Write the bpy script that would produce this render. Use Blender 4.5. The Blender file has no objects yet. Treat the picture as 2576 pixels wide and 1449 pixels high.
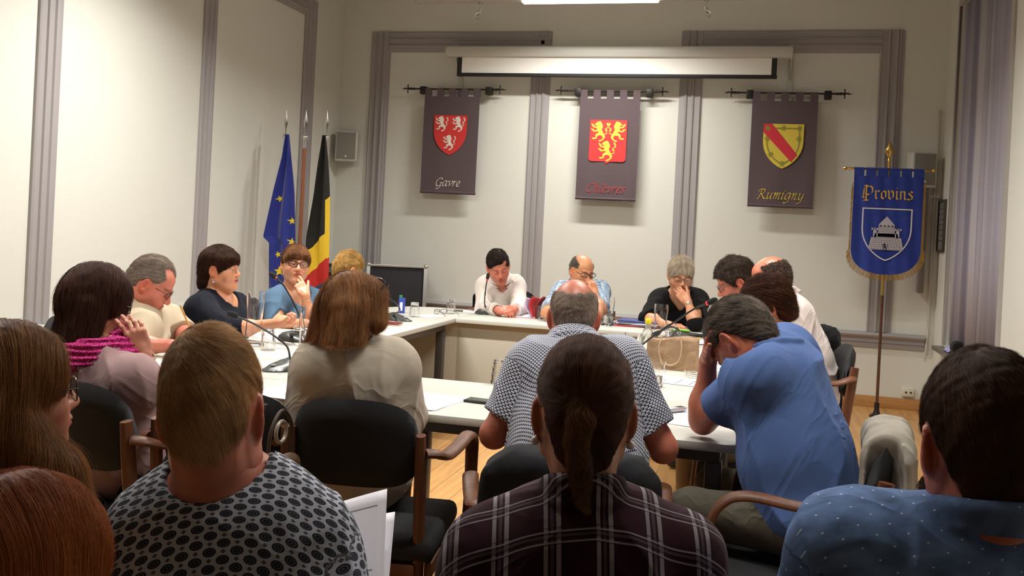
import bpy, bmesh, math, random
import numpy as np
from mathutils import Vector, Matrix

random.seed(7); np.random.seed(7)
SC = bpy.context.scene
COL = SC.collection

# ------------------------------------------------------------------ camera
F_PX, YAW, PITCH, ROLL, PPY, CAM_Z = 2410.2, .25619, .003416, .0497855, 582.66, 1.4
cy, sy, cp, sp, cr, sr = math.cos(YAW), math.sin(YAW), math.cos(PITCH), math.sin(PITCH), math.cos(ROLL), math.sin(ROLL)
_w = np.array([-sy * cp, cy * cp, -sp]); _r = np.array([cy, sy, 0.0]); _u = np.cross(_r, _w)
CR, CU, CW = cr * _r + sr * _u, -sr * _r + cr * _u, _w
CAM = np.array([0, 0, CAM_Z])
cam = bpy.data.cameras.new('camera'); cam_o = bpy.data.objects.new('camera', cam); COL.objects.link(cam_o)
cam.sensor_width = 36; cam.lens = F_PX / 2576 * 36; cam.shift_y = -(724.5 - PPY) / 2576
cam.clip_start = .02
M = Matrix.Identity(4)
for i in range(3):
    M[i][0], M[i][1], M[i][2], M[i][3] = CR[i], CU[i], -CW[i], CAM[i]
cam_o.matrix_world = M
SC.camera = cam_o
SC.view_settings.view_transform = 'Standard'; SC.view_settings.look = 'None'
SC.view_settings.gamma = 1; SC.view_settings.use_curve_mapping = False
SC.view_settings.exposure = -0.10

# ------------------------------------------------------------------ world and lamps
wd = bpy.data.worlds.new('world'); SC.world = wd; wd.use_nodes = True
wd.node_tree.nodes['Background'].inputs[0].default_value = (.02, .025, .04, 1)
wd.node_tree.nodes['Background'].inputs[1].default_value = .3
LAMPS = [(-1.5, 7.9, 3.33, 1.15, 58), (-2.75, 5.0, 3.33, 1.15, 92), (-.1, 5.0, 3.33, 1.15, 70),
         (-2.75, 2.6, 3.33, 1.15, 46), (-.1, 2.6, 3.33, 1.15, 34)]  # this row is unseen, added to brighten the audience from above
for (lx, ly, lz, ll, le) in LAMPS:
    L = bpy.data.lights.new('lamp_light', 'AREA'); L.shape = 'RECTANGLE'; L.size = ll; L.size_y = .10
    L.energy = le; L.spread = math.radians(150); L.color = (1, .965, .91)
    o = bpy.data.objects.new('lamp_light', L); COL.objects.link(o); o.location = (lx, ly, lz - .012)


def P(x, y, d):
    """a point of the room seen at (x, y) of the photograph, d metres along the optical axis"""
    return CAM + d * ((x - 1288) / F_PX * CR - (y - PPY) / F_PX * CU + CW)


def PZ(x, y, z):
    q = (x - 1288) / F_PX * CR - (y - PPY) / F_PX * CU + CW
    return CAM + q * ((z - CAM_Z) / q[2])


def PY(x, y, Y):
    q = (x - 1288) / F_PX * CR - (y - PPY) / F_PX * CU + CW
    return CAM + q * (Y / q[1])


def depth_of(p):
    return float((np.asarray(p) - CAM) @ CW)


# ------------------------------------------------------------------ materials
MATS = {}


def lin(c):
    if isinstance(c, str):
        c = [int(c[i:i + 2], 16) / 255 for i in (0, 2, 4)]
        c = [v / 12.92 if v <= .04045 else ((v + .055) / 1.055) ** 2.4 for v in c]
    return tuple(c) + (1,)


def newmat(name):
    m = bpy.data.materials.new(name); m.use_nodes = True
    nt = m.node_tree; b = nt.nodes['Principled BSDF']
    return m, nt, b


def N(nt, t, **kw):
    n = nt.nodes.new(t)
    for k, v in kw.items():
        if k in ('operation', 'blend_type', 'data_type', 'feature', 'distance', 'wave_type', 'bands_direction', 'attribute_name', 'vector_type', 'noise_dimensions', 'wave_profile', 'use_clamp'):
            setattr(n, k, v)
        else:
            n.inputs[k.replace('_', ' ')].default_value = v
    return n


def mat(name, col, rough=.6, metal=0, var=0., vscale=8., bump=0., bscale=60., sheen=0., coat=0., spec=None, stretch=None):
    """plain procedural material: colour varied by noise, noise bump"""
    if name in MATS: return MATS[name]
    m, nt, b = newmat(name); c = lin(col)
    b.inputs['Base Color'].default_value = c
    b.inputs['Roughness'].default_value = rough; b.inputs['Metallic'].default_value = metal
    if sheen: b.inputs['Sheen Weight'].default_value = sheen
    if coat: b.inputs['Coat Weight'].default_value = coat
    if spec is not None: b.inputs['Specular IOR Level'].default_value = spec
    if var or bump:
        tc = nt.nodes.new('ShaderNodeTexCoord'); src = tc.outputs['Object']
        if stretch:
            mp = N(nt, 'ShaderNodeMapping'); mp.inputs['Scale'].default_value = stretch
            nt.links.new(src, mp.inputs[0]); src = mp.outputs[0]
    if var:
        n = N(nt, 'ShaderNodeTexNoise', Scale=vscale, Detail=4.0); nt.links.new(src, n.inputs['Vector'])
        mx = N(nt, 'ShaderNodeMixRGB'); mx.inputs[1].default_value = tuple(v * (1 - var) for v in c[:3]) + (1,)
        mx.inputs[2].default_value = tuple(min(1, v * (1 + var)) for v in c[:3]) + (1,)
        nt.links.new(n.outputs[0], mx.inputs[0]); nt.links.new(mx.outputs[0], b.inputs['Base Color'])
    if bump:
        n = N(nt, 'ShaderNodeTexNoise', Scale=bscale, Detail=3.0); nt.links.new(src, n.inputs['Vector'])
        bp = N(nt, 'ShaderNodeBump', Strength=bump, Distance=.01); nt.links.new(n.outputs[0], bp.inputs['Height'])
        nt.links.new(bp.outputs[0], b.inputs['Normal'])
    MATS[name] = m
    return m


def wood(name, c1, c2, scale=3., rough=.45, axis=(1, 1, 12), coat=0.):
    if name in MATS: return MATS[name]
    m, nt, b = newmat(name)
    tc = nt.nodes.new('ShaderNodeTexCoord'); mp = N(nt, 'ShaderNodeMapping'); mp.inputs['Scale'].default_value = axis
    n = N(nt, 'ShaderNodeTexNoise', Scale=scale, Detail=6.0, Distortion=1.2)
    r = nt.nodes.new('ShaderNodeValToRGB'); r.color_ramp.elements[0].position = .3; r.color_ramp.elements[1].position = .7
    r.color_ramp.elements[0].color = lin(c1); r.color_ramp.elements[1].color = lin(c2)
    nt.links.new(tc.outputs['Object'], mp.inputs[0]); nt.links.new(mp.outputs[0], n.inputs['Vector'])
    nt.links.new(n.outputs[0], r.inputs[0]); nt.links.new(r.outputs[0], b.inputs['Base Color'])
    b.inputs['Roughness'].default_value = rough; b.inputs['Coat Weight'].default_value = coat
    MATS[name] = m
    return m


def glassm(name='clear_glass', col=(1, 1, 1), rough=.02):
    if name in MATS: return MATS[name]
    m, nt, b = newmat(name)
    b.inputs['Base Color'].default_value = lin(col); b.inputs['Roughness'].default_value = rough
    b.inputs['Transmission Weight'].default_value = 1; b.inputs['IOR'].default_value = 1.45
    MATS[name] = m
    return m


def lensm():
    if 'spectacle_lens' in MATS: return MATS['spectacle_lens']
    m, nt, b = newmat('spectacle_lens')
    tr = nt.nodes.new('ShaderNodeBsdfTransparent'); tr.inputs[0].default_value = (.93, .93, .95, 1)
    gl = nt.nodes.new('ShaderNodeBsdfGlossy'); gl.inputs['Roughness'].default_value = .03
    mx = nt.nodes.new('ShaderNodeMixShader'); mx.inputs[0].default_value = .07
    nt.links.new(tr.outputs[0], mx.inputs[1]); nt.links.new(gl.outputs[0], mx.inputs[2])
    nt.links.new(mx.outputs[0], nt.nodes['Material Output'].inputs[0])
    MATS['spectacle_lens'] = m
    return m


# ------------------------------------------------------------------ object helpers
def tag(o, label=None, cat=None, group=None, kind=None):
    if label: o['label'] = label
    if cat: o['category'] = cat
    if group: o['group'] = group
    if kind: o['kind'] = kind
    return o


def thing(name, label, cat, loc=(0, 0, 0), rz=0., group=None):
    o = bpy.data.objects.new(name, None); COL.objects.link(o)
    o.empty_display_size = .05
    o.location = tuple(loc); o.rotation_euler = (0, 0, rz)
    o['_l'] = 1; del o['_l']
    return tag(o, label, cat, group)


def copy_tree(o, parent=None):
    c = o.copy(); COL.objects.link(c)
    if parent is not None: c.parent = parent
    for ch in list(o.children): copy_tree(ch, c)
    return c


class MB:
    """collects simple shapes into one mesh"""

    def __init__(s):
        s.bm = bmesh.new(); s.mi = 0

    def _m(s, fs):
        for f in fs: f.material_index = s.mi

    def box(s, c, size, rot=None, bevel=0., seg=2):
        r = bmesh.ops.create_cube(s.bm, size=1)
        vs = r['verts']
        for v in vs: v.co = Vector((v.co.x * size[0], v.co.y * size[1], v.co.z * size[2]))
        fs = list({f for v in vs for f in v.link_faces})
        if bevel:
            es = list({e for v in vs for e in v.link_edges})
            rb = bmesh.ops.bevel(s.bm, geom=es, offset=bevel, segments=seg, affect='EDGES', profile=.5, clamp_overlap=True)
            vs = list({v for f in rb['faces'] for v in f.verts})
            fs = list({f for v in vs for f in v.link_faces})
            vs = list({v for f in fs for v in f.verts})
        R = rot if rot is not None else Matrix.Identity(3)
        for v in vs: v.co = R @ v.co + Vector(c)
        s._m(fs)
        return s

    def b2(s, lo, hi, bevel=0.):
        return s.box([(a + b) / 2 for a, b in zip(lo, hi)], [abs(b - a) for a, b in zip(lo, hi)], bevel=bevel)

    def poly(s, pts, faces):
        vs = [s.bm.verts.new(tuple(p)) for p in pts]
        for f in faces:
            try:
                ff = s.bm.faces.new([vs[i] for i in f]); ff.material_index = s.mi
            except ValueError:
                pass
        return s

    def prism(s, pts, axis, a, b):
        """pts 2D polygon extruded between a and b along axis (0,1,2)"""
        def mk(p, h):
            q = list(p); q.insert(axis, h); return q
        n = len(pts)
        vs = [mk(p, a) for p in pts] + [mk(p, b) for p in pts]
        fs = [list(range(n)), list(range(2 * n - 1, n - 1, -1))] + [[i, i + n, (i + 1) % n + n, (i + 1) % n] for i in range(n)]
        return s.poly(vs, fs)

    def tube(s, path, r, seg=8, closed=False, flat=None, up=None):
        """sweep along path; r number or list; flat=(a,b) elliptical scale"""
        P_ = [Vector(tuple(p)) for p in path]; n = len(P_)
        rr = r if hasattr(r, '__len__') else [r] * n
        rings = []; prev = None
        for i, p in enumerate(P_):
            a = P_[(i - 1) % n] if (closed or i > 0) else p
            b = P_[(i + 1) % n] if (closed or i < n - 1) else p
            t = (b - a)
            if t.length < 1e-9: t = Vector((0, 0, 1))
            t.normalize()
            if prev is None:
                u_ = Vector(up) if up is not None else (Vector((0, 0, 1)) if abs(t.z) < .9 else Vector((1, 0, 0)))
            else:
                u_ = Vector(up) if up is not None and flat else prev
            sx = t.cross(u_)
            if sx.length < 1e-6: sx = t.cross(Vector((0, 1, .1)))
            sx.normalize(); u2 = sx.cross(t).normalized(); prev = u2
            fa, fb = flat if flat else (1, 1)
            rings.append([s.bm.verts.new(p + (sx * math.cos(k * 2 * math.pi / seg) * fa + u2 * math.sin(k * 2 * math.pi / seg) * fb) * rr[i]) for k in range(seg)])
        fs = []
        m = n if closed else n - 1
        for i in range(m):
            A, B = rings[i], rings[(i + 1) % n]
            for k in range(seg):
                try: fs.append(s.bm.faces.new([A[k], A[(k + 1) % seg], B[(k + 1) % seg], B[k]]))
                except ValueError: pass
        if not closed:
            fs.append(s.bm.faces.new(rings[0][::-1])); fs.append(s.bm.faces.new(rings[-1]))
        s._m(fs)
        return s

    def lathe(s, prof, c=(0, 0, 0), seg=20, rot=None, scale=(1, 1), cap=True):
        """prof list of (r, z)"""
        R = rot if rot is not None else Matrix.Identity(3); c = Vector(tuple(c)); rings = []
        for (r, z) in prof:
            rings.append([s.bm.verts.new(R @ Vector((r * math.cos(k * 2 * math.pi / seg) * scale[0], r * math.sin(k * 2 * math.pi / seg) * scale[1], z)) + c) for k in range(seg)])
        fs = []
        for A, B in zip(rings, rings[1:]):
            for k in range(seg):
                fs.append(s.bm.faces.new([A[k], A[(k + 1) % seg], B[(k + 1) % seg], B[k]]))
        if cap:
            if prof[0][0] > 1e-4: fs.append(s.bm.faces.new(rings[0][::-1]))
            if prof[-1][0] > 1e-4: fs.append(s.bm.faces.new(rings[-1]))
        s._m(fs)
        return s

    def ball(s, c, r, seg=12, scale=(1, 1, 1), rot=None):
        rr = bmesh.ops.create_uvsphere(s.bm, u_segments=seg, v_segments=max(6, seg * 2 // 3), radius=r)
        R = rot if rot is not None else Matrix.Identity(3)
        for v in rr['verts']:
            v.co = R @ Vector((v.co.x * scale[0], v.co.y * scale[1], v.co.z * scale[2])) + Vector(tuple(c))
        s._m({f for v in rr['verts'] for f in v.link_faces})
        return s

    def build(s, name, mats, parent=None, smooth=True, loc=None, angle=40, clean=True):
        bmesh.ops.remove_doubles(s.bm, verts=s.bm.verts, dist=1e-6)
        bmesh.ops.recalc_face_normals(s.bm, faces=s.bm.faces)
        me = bpy.data.meshes.new(name)
        if smooth:
            for f in s.bm.faces: f.smooth = True
            for e in s.bm.edges:
                if len(e.link_faces) == 2 and e.calc_face_angle(0) > math.radians(angle): e.smooth = False
        s.bm.to_mesh(me); s.bm.free()
        for m in (mats if isinstance(mats, (list, tuple)) else [mats]): me.materials.append(m)
        o = bpy.data.objects.new(name, me); COL.objects.link(o)
        if parent is not None: o.parent = parent
        if loc is not None: o.location = tuple(loc)
        return o


def rotz(a): return Matrix.Rotation(a, 3, 'Z')
def rotx(a): return Matrix.Rotation(a, 3, 'X')
def roty(a): return Matrix.Rotation(a, 3, 'Y')


def spline(pts, n=8, closed=False):
    """Catmull-Rom through pts"""
    pts = [np.asarray(p, float) for p in pts]; out = []
    m = len(pts)
    rng = range(m) if closed else range(m - 1)
    for i in rng:
        if closed:
            p0, p1, p2, p3 = pts[(i - 1) % m], pts[i], pts[(i + 1) % m], pts[(i + 2) % m]
        else:
            p0 = pts[i - 1] if i > 0 else 2 * pts[0] - pts[1]
            p1, p2 = pts[i], pts[i + 1]
            p3 = pts[i + 2] if i + 2 < m else 2 * pts[-1] - pts[-2]
        for k in range(n):
            t = k / n
            out.append(.5 * ((2 * p1) + (-p0 + p2) * t + (2 * p0 - 5 * p1 + 4 * p2 - p3) * t * t + (-p0 + 3 * p1 - 3 * p2 + p3) * t ** 3))
    if not closed: out.append(pts[-1])
    return out


def struct(o, name=None):
    o['kind'] = 'structure'
    return o
# ------------------------------------------------------------------ the room
XL, XR, YB, YF, ZC = -4.2, 1.46, 8.91, -3.2, 3.95
wall_m = mat('wall_paint', (.685, .685, .625), rough=.85, var=.02, vscale=3, bump=.06, bscale=160)
trim_m = mat('trim_paint', (.335, .315, .315), rough=.6, var=.04, vscale=5)
rail_m = mat('left_rail_paint', (.52, .50, .48), rough=.6)
ceil_m = mat('ceiling_paint', (.46, .45, .43), rough=.9)


def planks():
    m, nt, b = newmat('floor_planks')
    tc = nt.nodes.new('ShaderNodeTexCoord'); mp = N(nt, 'ShaderNodeMapping')
    mp.inputs['Rotation'].default_value = (0, 0, math.radians(-90))
    br = nt.nodes.new('ShaderNodeTexBrick'); br.offset = .37
    for k, v in (('Scale', 1.0), ('Mortar Size', .0016), ('Brick Width', 2.6), ('Row Height', .135), ('Bias', 0.)): br.inputs[k].default_value = v
    br.inputs['Color1'].default_value = (.54, .29, .10, 1); br.inputs['Color2'].default_value = (.60, .33, .12, 1); br.inputs['Mortar'].default_value = (.20, .10, .03, 1)
    mp2 = N(nt, 'ShaderNodeMapping'); mp2.inputs['Rotation'].default_value = (0, 0, math.radians(-90)); mp2.inputs['Scale'].default_value = (14, 1.2, 1)
    no = N(nt, 'ShaderNodeTexNoise', Scale=2.0, Detail=6.0, Distortion=.6)
    mx = N(nt, 'ShaderNodeMixRGB', blend_type='MULTIPLY'); mx.inputs[0].default_value = .45
    r = nt.nodes.new('ShaderNodeValToRGB'); r.color_ramp.elements[0].color = (.55, .5, .45, 1); r.color_ramp.elements[1].color = (1, 1, 1, 1)
    r.color_ramp.elements[0].position = .35; r.color_ramp.elements[1].position = .62
    for a, c in ((tc.outputs['Object'], mp.inputs[0]), (tc.outputs['Object'], mp2.inputs[0]), (mp.outputs[0], br.inputs[0]), (mp2.outputs[0], no.inputs['Vector']),
                 (no.outputs[0], r.inputs[0]), (br.outputs[0], mx.inputs[1]), (r.outputs[0], mx.inputs[2]), (mx.outputs[0], b.inputs['Base Color'])):
        nt.links.new(a, c)
    b.inputs['Roughness'].default_value = .38
    return m


struct(MB().b2((XL - .3, YF - .2, -.1), (XR + .5, YB + .2, 0)).build('floor', planks(), smooth=False))
struct(MB().b2((XL - .3, YF - .2, ZC), (XR + .5, YB + .2, ZC + .1)).build('ceiling', ceil_m, smooth=False))
struct(MB().b2((XL - .2, YF, 0), (XL, YB + .15, ZC)).build('wall_left', wall_m, smooth=False))
struct(MB().b2((XL, YB, 0), (XR, YB + .15, ZC)).build('wall_back', wall_m, smooth=False))
struct(MB().b2((XL, YF - .15, 0), (XR, YF, ZC)).build('wall_rear', mat('rear_wall_paint', (.33, .29, .25), rough=.8), smooth=False))
NY0, NY1, NZ0, NZ1, ND = 6.62, 8.38, .62, 3.37, .34
rw = MB()
rw.b2((XR, YF, 0), (XR + ND, NY0, ZC)); rw.b2((XR, NY1, 0), (XR + ND, YB + .15, ZC))
rw.b2((XR, NY0, 0), (XR + ND, NY1, NZ0)); rw.b2((XR, NY0, NZ1), (XR + ND, NY1, ZC))
struct(rw.build('wall_right', wall_m, smooth=False))

# window in the niche behind the curtain
wf = MB()
for (a, b_) in (((XR + .26, NY0, NZ0), (XR + .32, NY0 + .07, NZ1)), ((XR + .26, NY1 - .07, NZ0), (XR + .32, NY1, NZ1)),
                ((XR + .26, NY0 + .07, NZ0), (XR + .32, NY1 - .07, NZ0 + .07)), ((XR + .26, NY0 + .07, NZ1 - .07), (XR + .32, NY1 - .07, NZ1)),
                ((XR + .27, 7.46, NZ0 + .07), (XR + .31, 7.54, NZ1 - .07))):
    wf.b2(a, b_, bevel=.006)
w1 = struct(wf.build('window_1', mat('window_frame_paint', (.6, .6, .58), rough=.4)))
gl = MB().b2((XR + .285, NY0 + .06, NZ0 + .06), (XR + .293, NY1 - .06, NZ1 - .06)).build('window_pane', mat('night_glass', (.01, .012, .02), rough=.05), w1, smooth=False)
sl = MB().box((XR + .09, (NY0 + NY1) / 2 + .02, NZ0 - .02), (.35, NY1 - NY0 + .12, .035), bevel=.008)
struct(sl.build('trim_window_sill', mat('sill_stone', (.16, .14, .12), rough=.4, var=.1)))
gr = MB()
for (a, b_) in (((XR - .015, NY0 - .07, NZ0 + .02), (XR + .004, NY0 + .004, NZ1 + .06)), ((XR - .015, NY1 - .004, NZ0 + .02), (XR + .004, NY1 + .05, NZ1 + .06)), ((XR - .015, NY0 + .004, NZ1 - .004), (XR + .004, NY1 - .004, NZ1 + .06))):
    gr.b2(a, b_)
struct(gr.build('trim_window_reveal', mat('reveal_paint', (.40, .375, .36), rough=.6)))

# profiled mouldings (profile: position across 0..1, height)
PROF = [(0, .0), (0, .018), (.05, .024), (.10, .018), (.30, .016), (.33, .028), (.40, .030), (.44, .018), (.60, .018), (.64, .030), (.72, .034), (.78, .02), (.86, .02), (.9, .012), (1, .010), (1, 0)]
RAIL = [(0, 0), (0, .018), (.28, .020), (.34, .035), (.42, .028), (.5, .02), (.6, .03), (.72, .055), (.82, .062), (.92, .05), (1, .012), (1, 0)]


def mould(mb, wall, a0, a1, z0, z1, vert, prof=PROF, flip=False, th=1.):
    """strip on the back wall (wall='b', a = x) or left wall (wall='l', a = y)"""
    def pt(a, z, h):
        return (a, YB - h * th, z) if wall == 'b' else (XL + h * th, a, z)
    A, B = [], []
    for (t, h) in prof:
        if flip: t = 1 - t
        if vert:
            a = a0 + (a1 - a0) * t; A.append(pt(a, z0, h)); B.append(pt(a, z1, h))
        else:
            z = z0 + (z1 - z0) * t; A.append(pt(a0, z, h)); B.append(pt(a1, z, h))
    n = len(A)
    mb.poly(A + B, [[i, i + 1, n + i + 1, n + i] for i in range(n - 1)] + [list(range(n)), list(range(2 * n - 1, n - 1, -1))])


ZT0, ZT1, ZD0, ZD1 = 3.09, 3.29, .52, .655
tb = MB()
mould(tb, 'b', -3.87, -3.67, ZD1, ZT1, True); mould(tb, 'b', -2.215, -2.03, ZD1, ZT1, True, flip=False)
mould(tb, 'b', -3.68, -2.04, ZT0, ZT1, False, flip=True)
struct(tb.build('trim_1', trim_m, angle=25))
tb = MB()
mould(tb, 'b', -.81, -.61, ZD1, ZT1, True, flip=True); mould(tb, 'b', .91, 1.11, ZD1, ZT1, True, flip=False)
mould(tb, 'b', -.62, .92, ZT0, ZT1, False, flip=True)
struct(tb.build('trim_2', trim_m, angle=25))
tb = MB(); mould(tb, 'b', XL, 1.385, ZD0, ZD1, False, RAIL)
struct(tb.build('trim_3', trim_m, angle=25))
tb = MB()
mould(tb, 'l', 4.75, 4.95, .685, 3.45, True); mould(tb, 'l', 6.45, 6.63, .685, 3.45, True); mould(tb, 'l', 8.08, 8.32, .685, 3.45, True)
mould(tb, 'l', 2.9, 3.1, .685, 3.45, True)
mould(tb, 'l', 2.9, 8.10, 3.28, 3.45, False, flip=True)
struct(tb.build('trim_4', trim_m, angle=25))
tb = MB(); mould(tb, 'l', YF, YB, .56, .685, False, RAIL)
struct(tb.build('trim_5', rail_m, angle=25))
bb = wood('baseboard_wood', (.42, .21, .07), (.55, .30, .11), axis=(1, 1, 10))
struct(MB().b2((XL, YB - .022, 0), (XR, YB, .098), bevel=.004).build('baseboard_back', bb))
struct(MB().b2((XL, YF, 0), (XL + .022, YB - .022, .098), bevel=.004).build('baseboard_left', bb))
struct(MB().b2((XR - .022, YF, 0), (XR, YB - .022, .098), bevel=.004).build('baseboard_right', bb))

# ------------------------------------------------------------------ curtain in the niche (pleated, grey lilac)
def curtain():
    m, nt, b = newmat('curtain_cloth')
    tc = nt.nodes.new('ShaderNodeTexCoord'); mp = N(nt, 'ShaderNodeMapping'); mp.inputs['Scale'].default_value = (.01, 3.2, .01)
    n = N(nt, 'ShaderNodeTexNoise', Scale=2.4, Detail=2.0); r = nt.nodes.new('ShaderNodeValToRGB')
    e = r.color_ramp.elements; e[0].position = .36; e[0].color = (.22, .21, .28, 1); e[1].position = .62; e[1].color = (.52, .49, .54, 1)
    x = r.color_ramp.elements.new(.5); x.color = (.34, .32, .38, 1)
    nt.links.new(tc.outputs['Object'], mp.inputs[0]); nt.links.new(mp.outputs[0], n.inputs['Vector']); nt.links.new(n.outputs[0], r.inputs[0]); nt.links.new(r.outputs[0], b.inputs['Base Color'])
    b.inputs['Roughness'].default_value = .8
    nY = 240; pts = []; ys = np.linspace(NY0 + .01, NY1 - .01, nY)
    xs = XR + .030 + .020 * np.sin(ys * 31 + 1.3 * np.sin(ys * 7)) + .006 * np.sin(ys * 83)
    mb = MB(); V = []
    for z in (NZ0 + .02, 1.5, 2.4, NZ1 - .02):
        for x_, y_ in zip(xs, ys): V.append((x_ + .004 * math.sin(z * 3 + y_ * 9), y_, z))
    F = [[k * nY + i, k * nY + i + 1, (k + 1) * nY + i + 1, (k + 1) * nY + i] for k in range(3) for i in range(nY - 1)]
    mb.poly(V, F)
    o = mb.build('curtain', m, angle=80)
    sm = o.modifiers.new('thick', 'SOLIDIFY'); sm.thickness = .004
    return o


cu = curtain(); tag(cu, 'grey and lilac pleated curtain hanging in the window niche', 'curtain')

# ------------------------------------------------------------------ ceiling luminaires
lum_w = mat('luminaire_white', (.42, .39, .35), rough=.45)


def emis(name, col, s):
    m, nt, b = newmat(name); b.inputs['Emission Color'].default_value = tuple(col) + (1,); b.inputs['Emission Strength'].default_value = s
    b.inputs['Base Color'].default_value = (.8, .8, .75, 1); return m


tube_m = emis('lit_diffuser', (1, .90, .72), 9.)
for i, (lx, ly, lz, ll, le) in enumerate(LAMPS):
    t = thing('suspended_luminaire', ['long white luminaire hanging over the far table, its lit tube in view', 'lit luminaire hanging near the left wall over the left table', 'lit luminaire hanging over the right table', 'added unseen luminaire brightening the audience on the left', 'added unseen luminaire brightening the audience on the right'][i], 'ceiling light', (lx, ly, lz))
    ends = (-1.55, 1.75) if i == 0 else (-.75, .75)
    b_ = MB(); b_.box(((ends[0] + ends[1]) / 2, 0, .055), (ends[1] - ends[0], .13, .10), bevel=.02)
    if i == 0: b_.lathe([(0, 0), (.045, .01), (.05, .12), (0, .13)], (ends[0] + .04, 0, .0), seg=16)
    b_.build('housing', lum_w, t)
    MB().box((0, 0, -.0), (ll, .09, .02), bevel=.006).build('lit_tube', tube_m, t)
    for x in (ends[0] + .25, ends[1] - .25):
        MB().tube([(x, 0, .1), (x, 0, ZC - lz)], .004, 6).build('suspension_rod', mat('chrome', (.7, .7, .7), rough=.2, metal=1), t)
    if i == 0:
        for x, tl in ((-.95, .35), (.96, -.35)):
            sp = MB(); sp.tube([(x, 0, .01), (x, 0, -.065)], .005, 6); sp.lathe([(.022, 0), (.022, .015), (0, .016)], (x, 0, -.008), seg=12)
            so = sp.build('spot_arm', mat('chrome', (.7, .7, .7), rough=.2, metal=1), t)
            R = roty(tl)
            MB().lathe([(.012, .0), (.016, -.02), (.014, -.032)], (x, 0, -.06), seg=12, rot=R).build('lamp_socket', mat('chrome', (.7, .7, .7), rough=.2, metal=1), so)
            MB().lathe([(.010, -.03), (.024, -.055), (.022, -.075), (.012, -.085), (0, -.088)], (x, 0, -.06), seg=14, rot=R, cap=False).build('bulb', glassm('bulb_glass', (1, 1, 1)), so)

# ------------------------------------------------------------------ projection screen
scr = thing('projection_screen', 'white roll-up projection screen partly lowered above the three banners', 'projection screen', (-1.42, 8.7, 2.85))
white_m = mat('screen_case_white', (.55, .54, .50), rough=.4)
blk_m = mat('matt_black', (.012, .012, .012), rough=.7)
MB().box((0, .0, .205), (3.20, .10, .105), bevel=.025).build('screen_case', white_m, scr)
sc_ = MB().b2((-1.47, -.012, -.0), (1.46, -.008, .16)); sc_.build('screen_cloth', mat('screen_white', (.82, .81, .76), rough=.7), scr, smooth=False)
bk = MB(); bk.b2((-1.475, -.016, -.025), (-1.43, -.006, .16)); bk.b2((1.42, -.016, -.025), (1.465, -.006, .16)); bk.box((0, -.011, -.012), (2.94, .028, .034), bevel=.008)
bk.build('black_border', blk_m, scr)
for x, s in ((-1.50, 1), (1.585, 1)):
    br = MB(); br.b2((x - .018, .195, -.22), (x + .018, .205, .27)); br.b2((x - .018, .0, .262), (x + .018, .205, .272)); br.tube([(x, .0, .17), (x, .195, .0)], .009, 6)
    br.build('wall_bracket', mat('bracket_steel', (.45, .47, .46), rough=.35, metal=.6), scr)
for o in scr.children:
    pass

# ------------------------------------------------------------------ wall boxes
for (x, z, lab, nm) in ((-4.045, 2.13, 'small white wall speaker in the far left corner above the flags', 'wall_speaker'), (1.28, 2.07, 'small white wall speaker behind the blue banner', 'wall_speaker')):
    t = thing(nm, lab, 'speaker', (x, 8.80, z), rz=.30, group='white wall speakers')
    bx = mat('speaker_beige', (.56, .55, .50), rough=.6)
    MB().box((0, 0, 0), (.215, .13, .30), bevel=.015, seg=3).build('speaker_body', bx, t)
    g = MB().box((0, -.066, .005), (.185, .008, .265), bevel=.004).build('speaker_grille', mat('speaker_grille', (.40, .385, .34), rough=.8, bump=.8, bscale=900), t)
    MB().box((0, -.071, -.10), (.018, .003, .02)).build('badge', mat('badge_white', (.7, .7, .66)), t)
    MB().box((0, .067, 0), (.05, .012, .1)).build('mounting_plate', bx, t)
t = thing('wall_socket', 'white double power socket low on the back wall', 'socket', (1.275, YB - .018, .155))
MB().box((0, 0, 0), (.10, .034, .075), bevel=.006).build('socket_plate', mat('socket_white', (.66, .62, .52), rough=.4), t)
for x in (-.018, .022):
    MB().lathe([(.0, 0), (.008, 0), (.008, .006), (0, .006)], (x, -.0155, 0), seg=12, rot=rotx(math.pi / 2)).build('socket_hole', blk_m, t)
tr = MB().b2((1.40, YB - .02, .50), (1.42, YB, 2.6), bevel=.003)
tr.tube([(1.41, YB - .02, .70), (1.40, YB - .04, .6), (1.395, YB - .05, .52), (1.39, YB - .03, .45)], .006, 6)
tag(tr.build('cable_duct', mat('duct_white', (.6, .58, .54), rough=.5)), 'thin white cable duct running up the back wall near the right corner', 'cable duct')
pf = thing('notice_frame', 'narrow dark framed notice hanging on the right wall by the corner', 'picture frame', (XR - .013, 8.73, 1.60))
fr = MB()
for a, b_ in (((-.01, -.14, -.22), (.012, -.12, .22)), ((-.01, .12, -.22), (.012, .14, .22)), ((-.01, -.12, .2), (.012, .12, .22)), ((-.01, -.12, -.22), (.012, .12, -.2))):
    fr.b2(a, b_, bevel=.003)
fr.build('frame', mat('frame_grey', (.06, .055, .05), rough=.5), pf)
nm_ = mat('notice_paper', (.20, .19, .17), rough=.5, var=.15, vscale=30)
MB().b2((-.002, -.12, -.2), (.012, .12, .2)).build('notice_sheet', nm_, pf, smooth=False)
ln = MB()
for k in range(7): ln.b2((-.0035, -.09, .14 - k * .045), (-.002, .09 - .03 * (k % 3), .148 - k * .045))
ln.build('printed_lines', mat('print_grey', (.05, .05, .05)), pf, smooth=False)
slab = MB().b2((1.30, 8.80, 1.02), (1.345, 8.90, 1.98), bevel=.006)  # narrow dark grey upright strip by the right corner
tag(slab.build('corner_strip', mat('corner_strip_grey', (.20, .18, .165), rough=.6)), 'tall narrow grey strip in the corner behind the blue banner', 'box')
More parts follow.
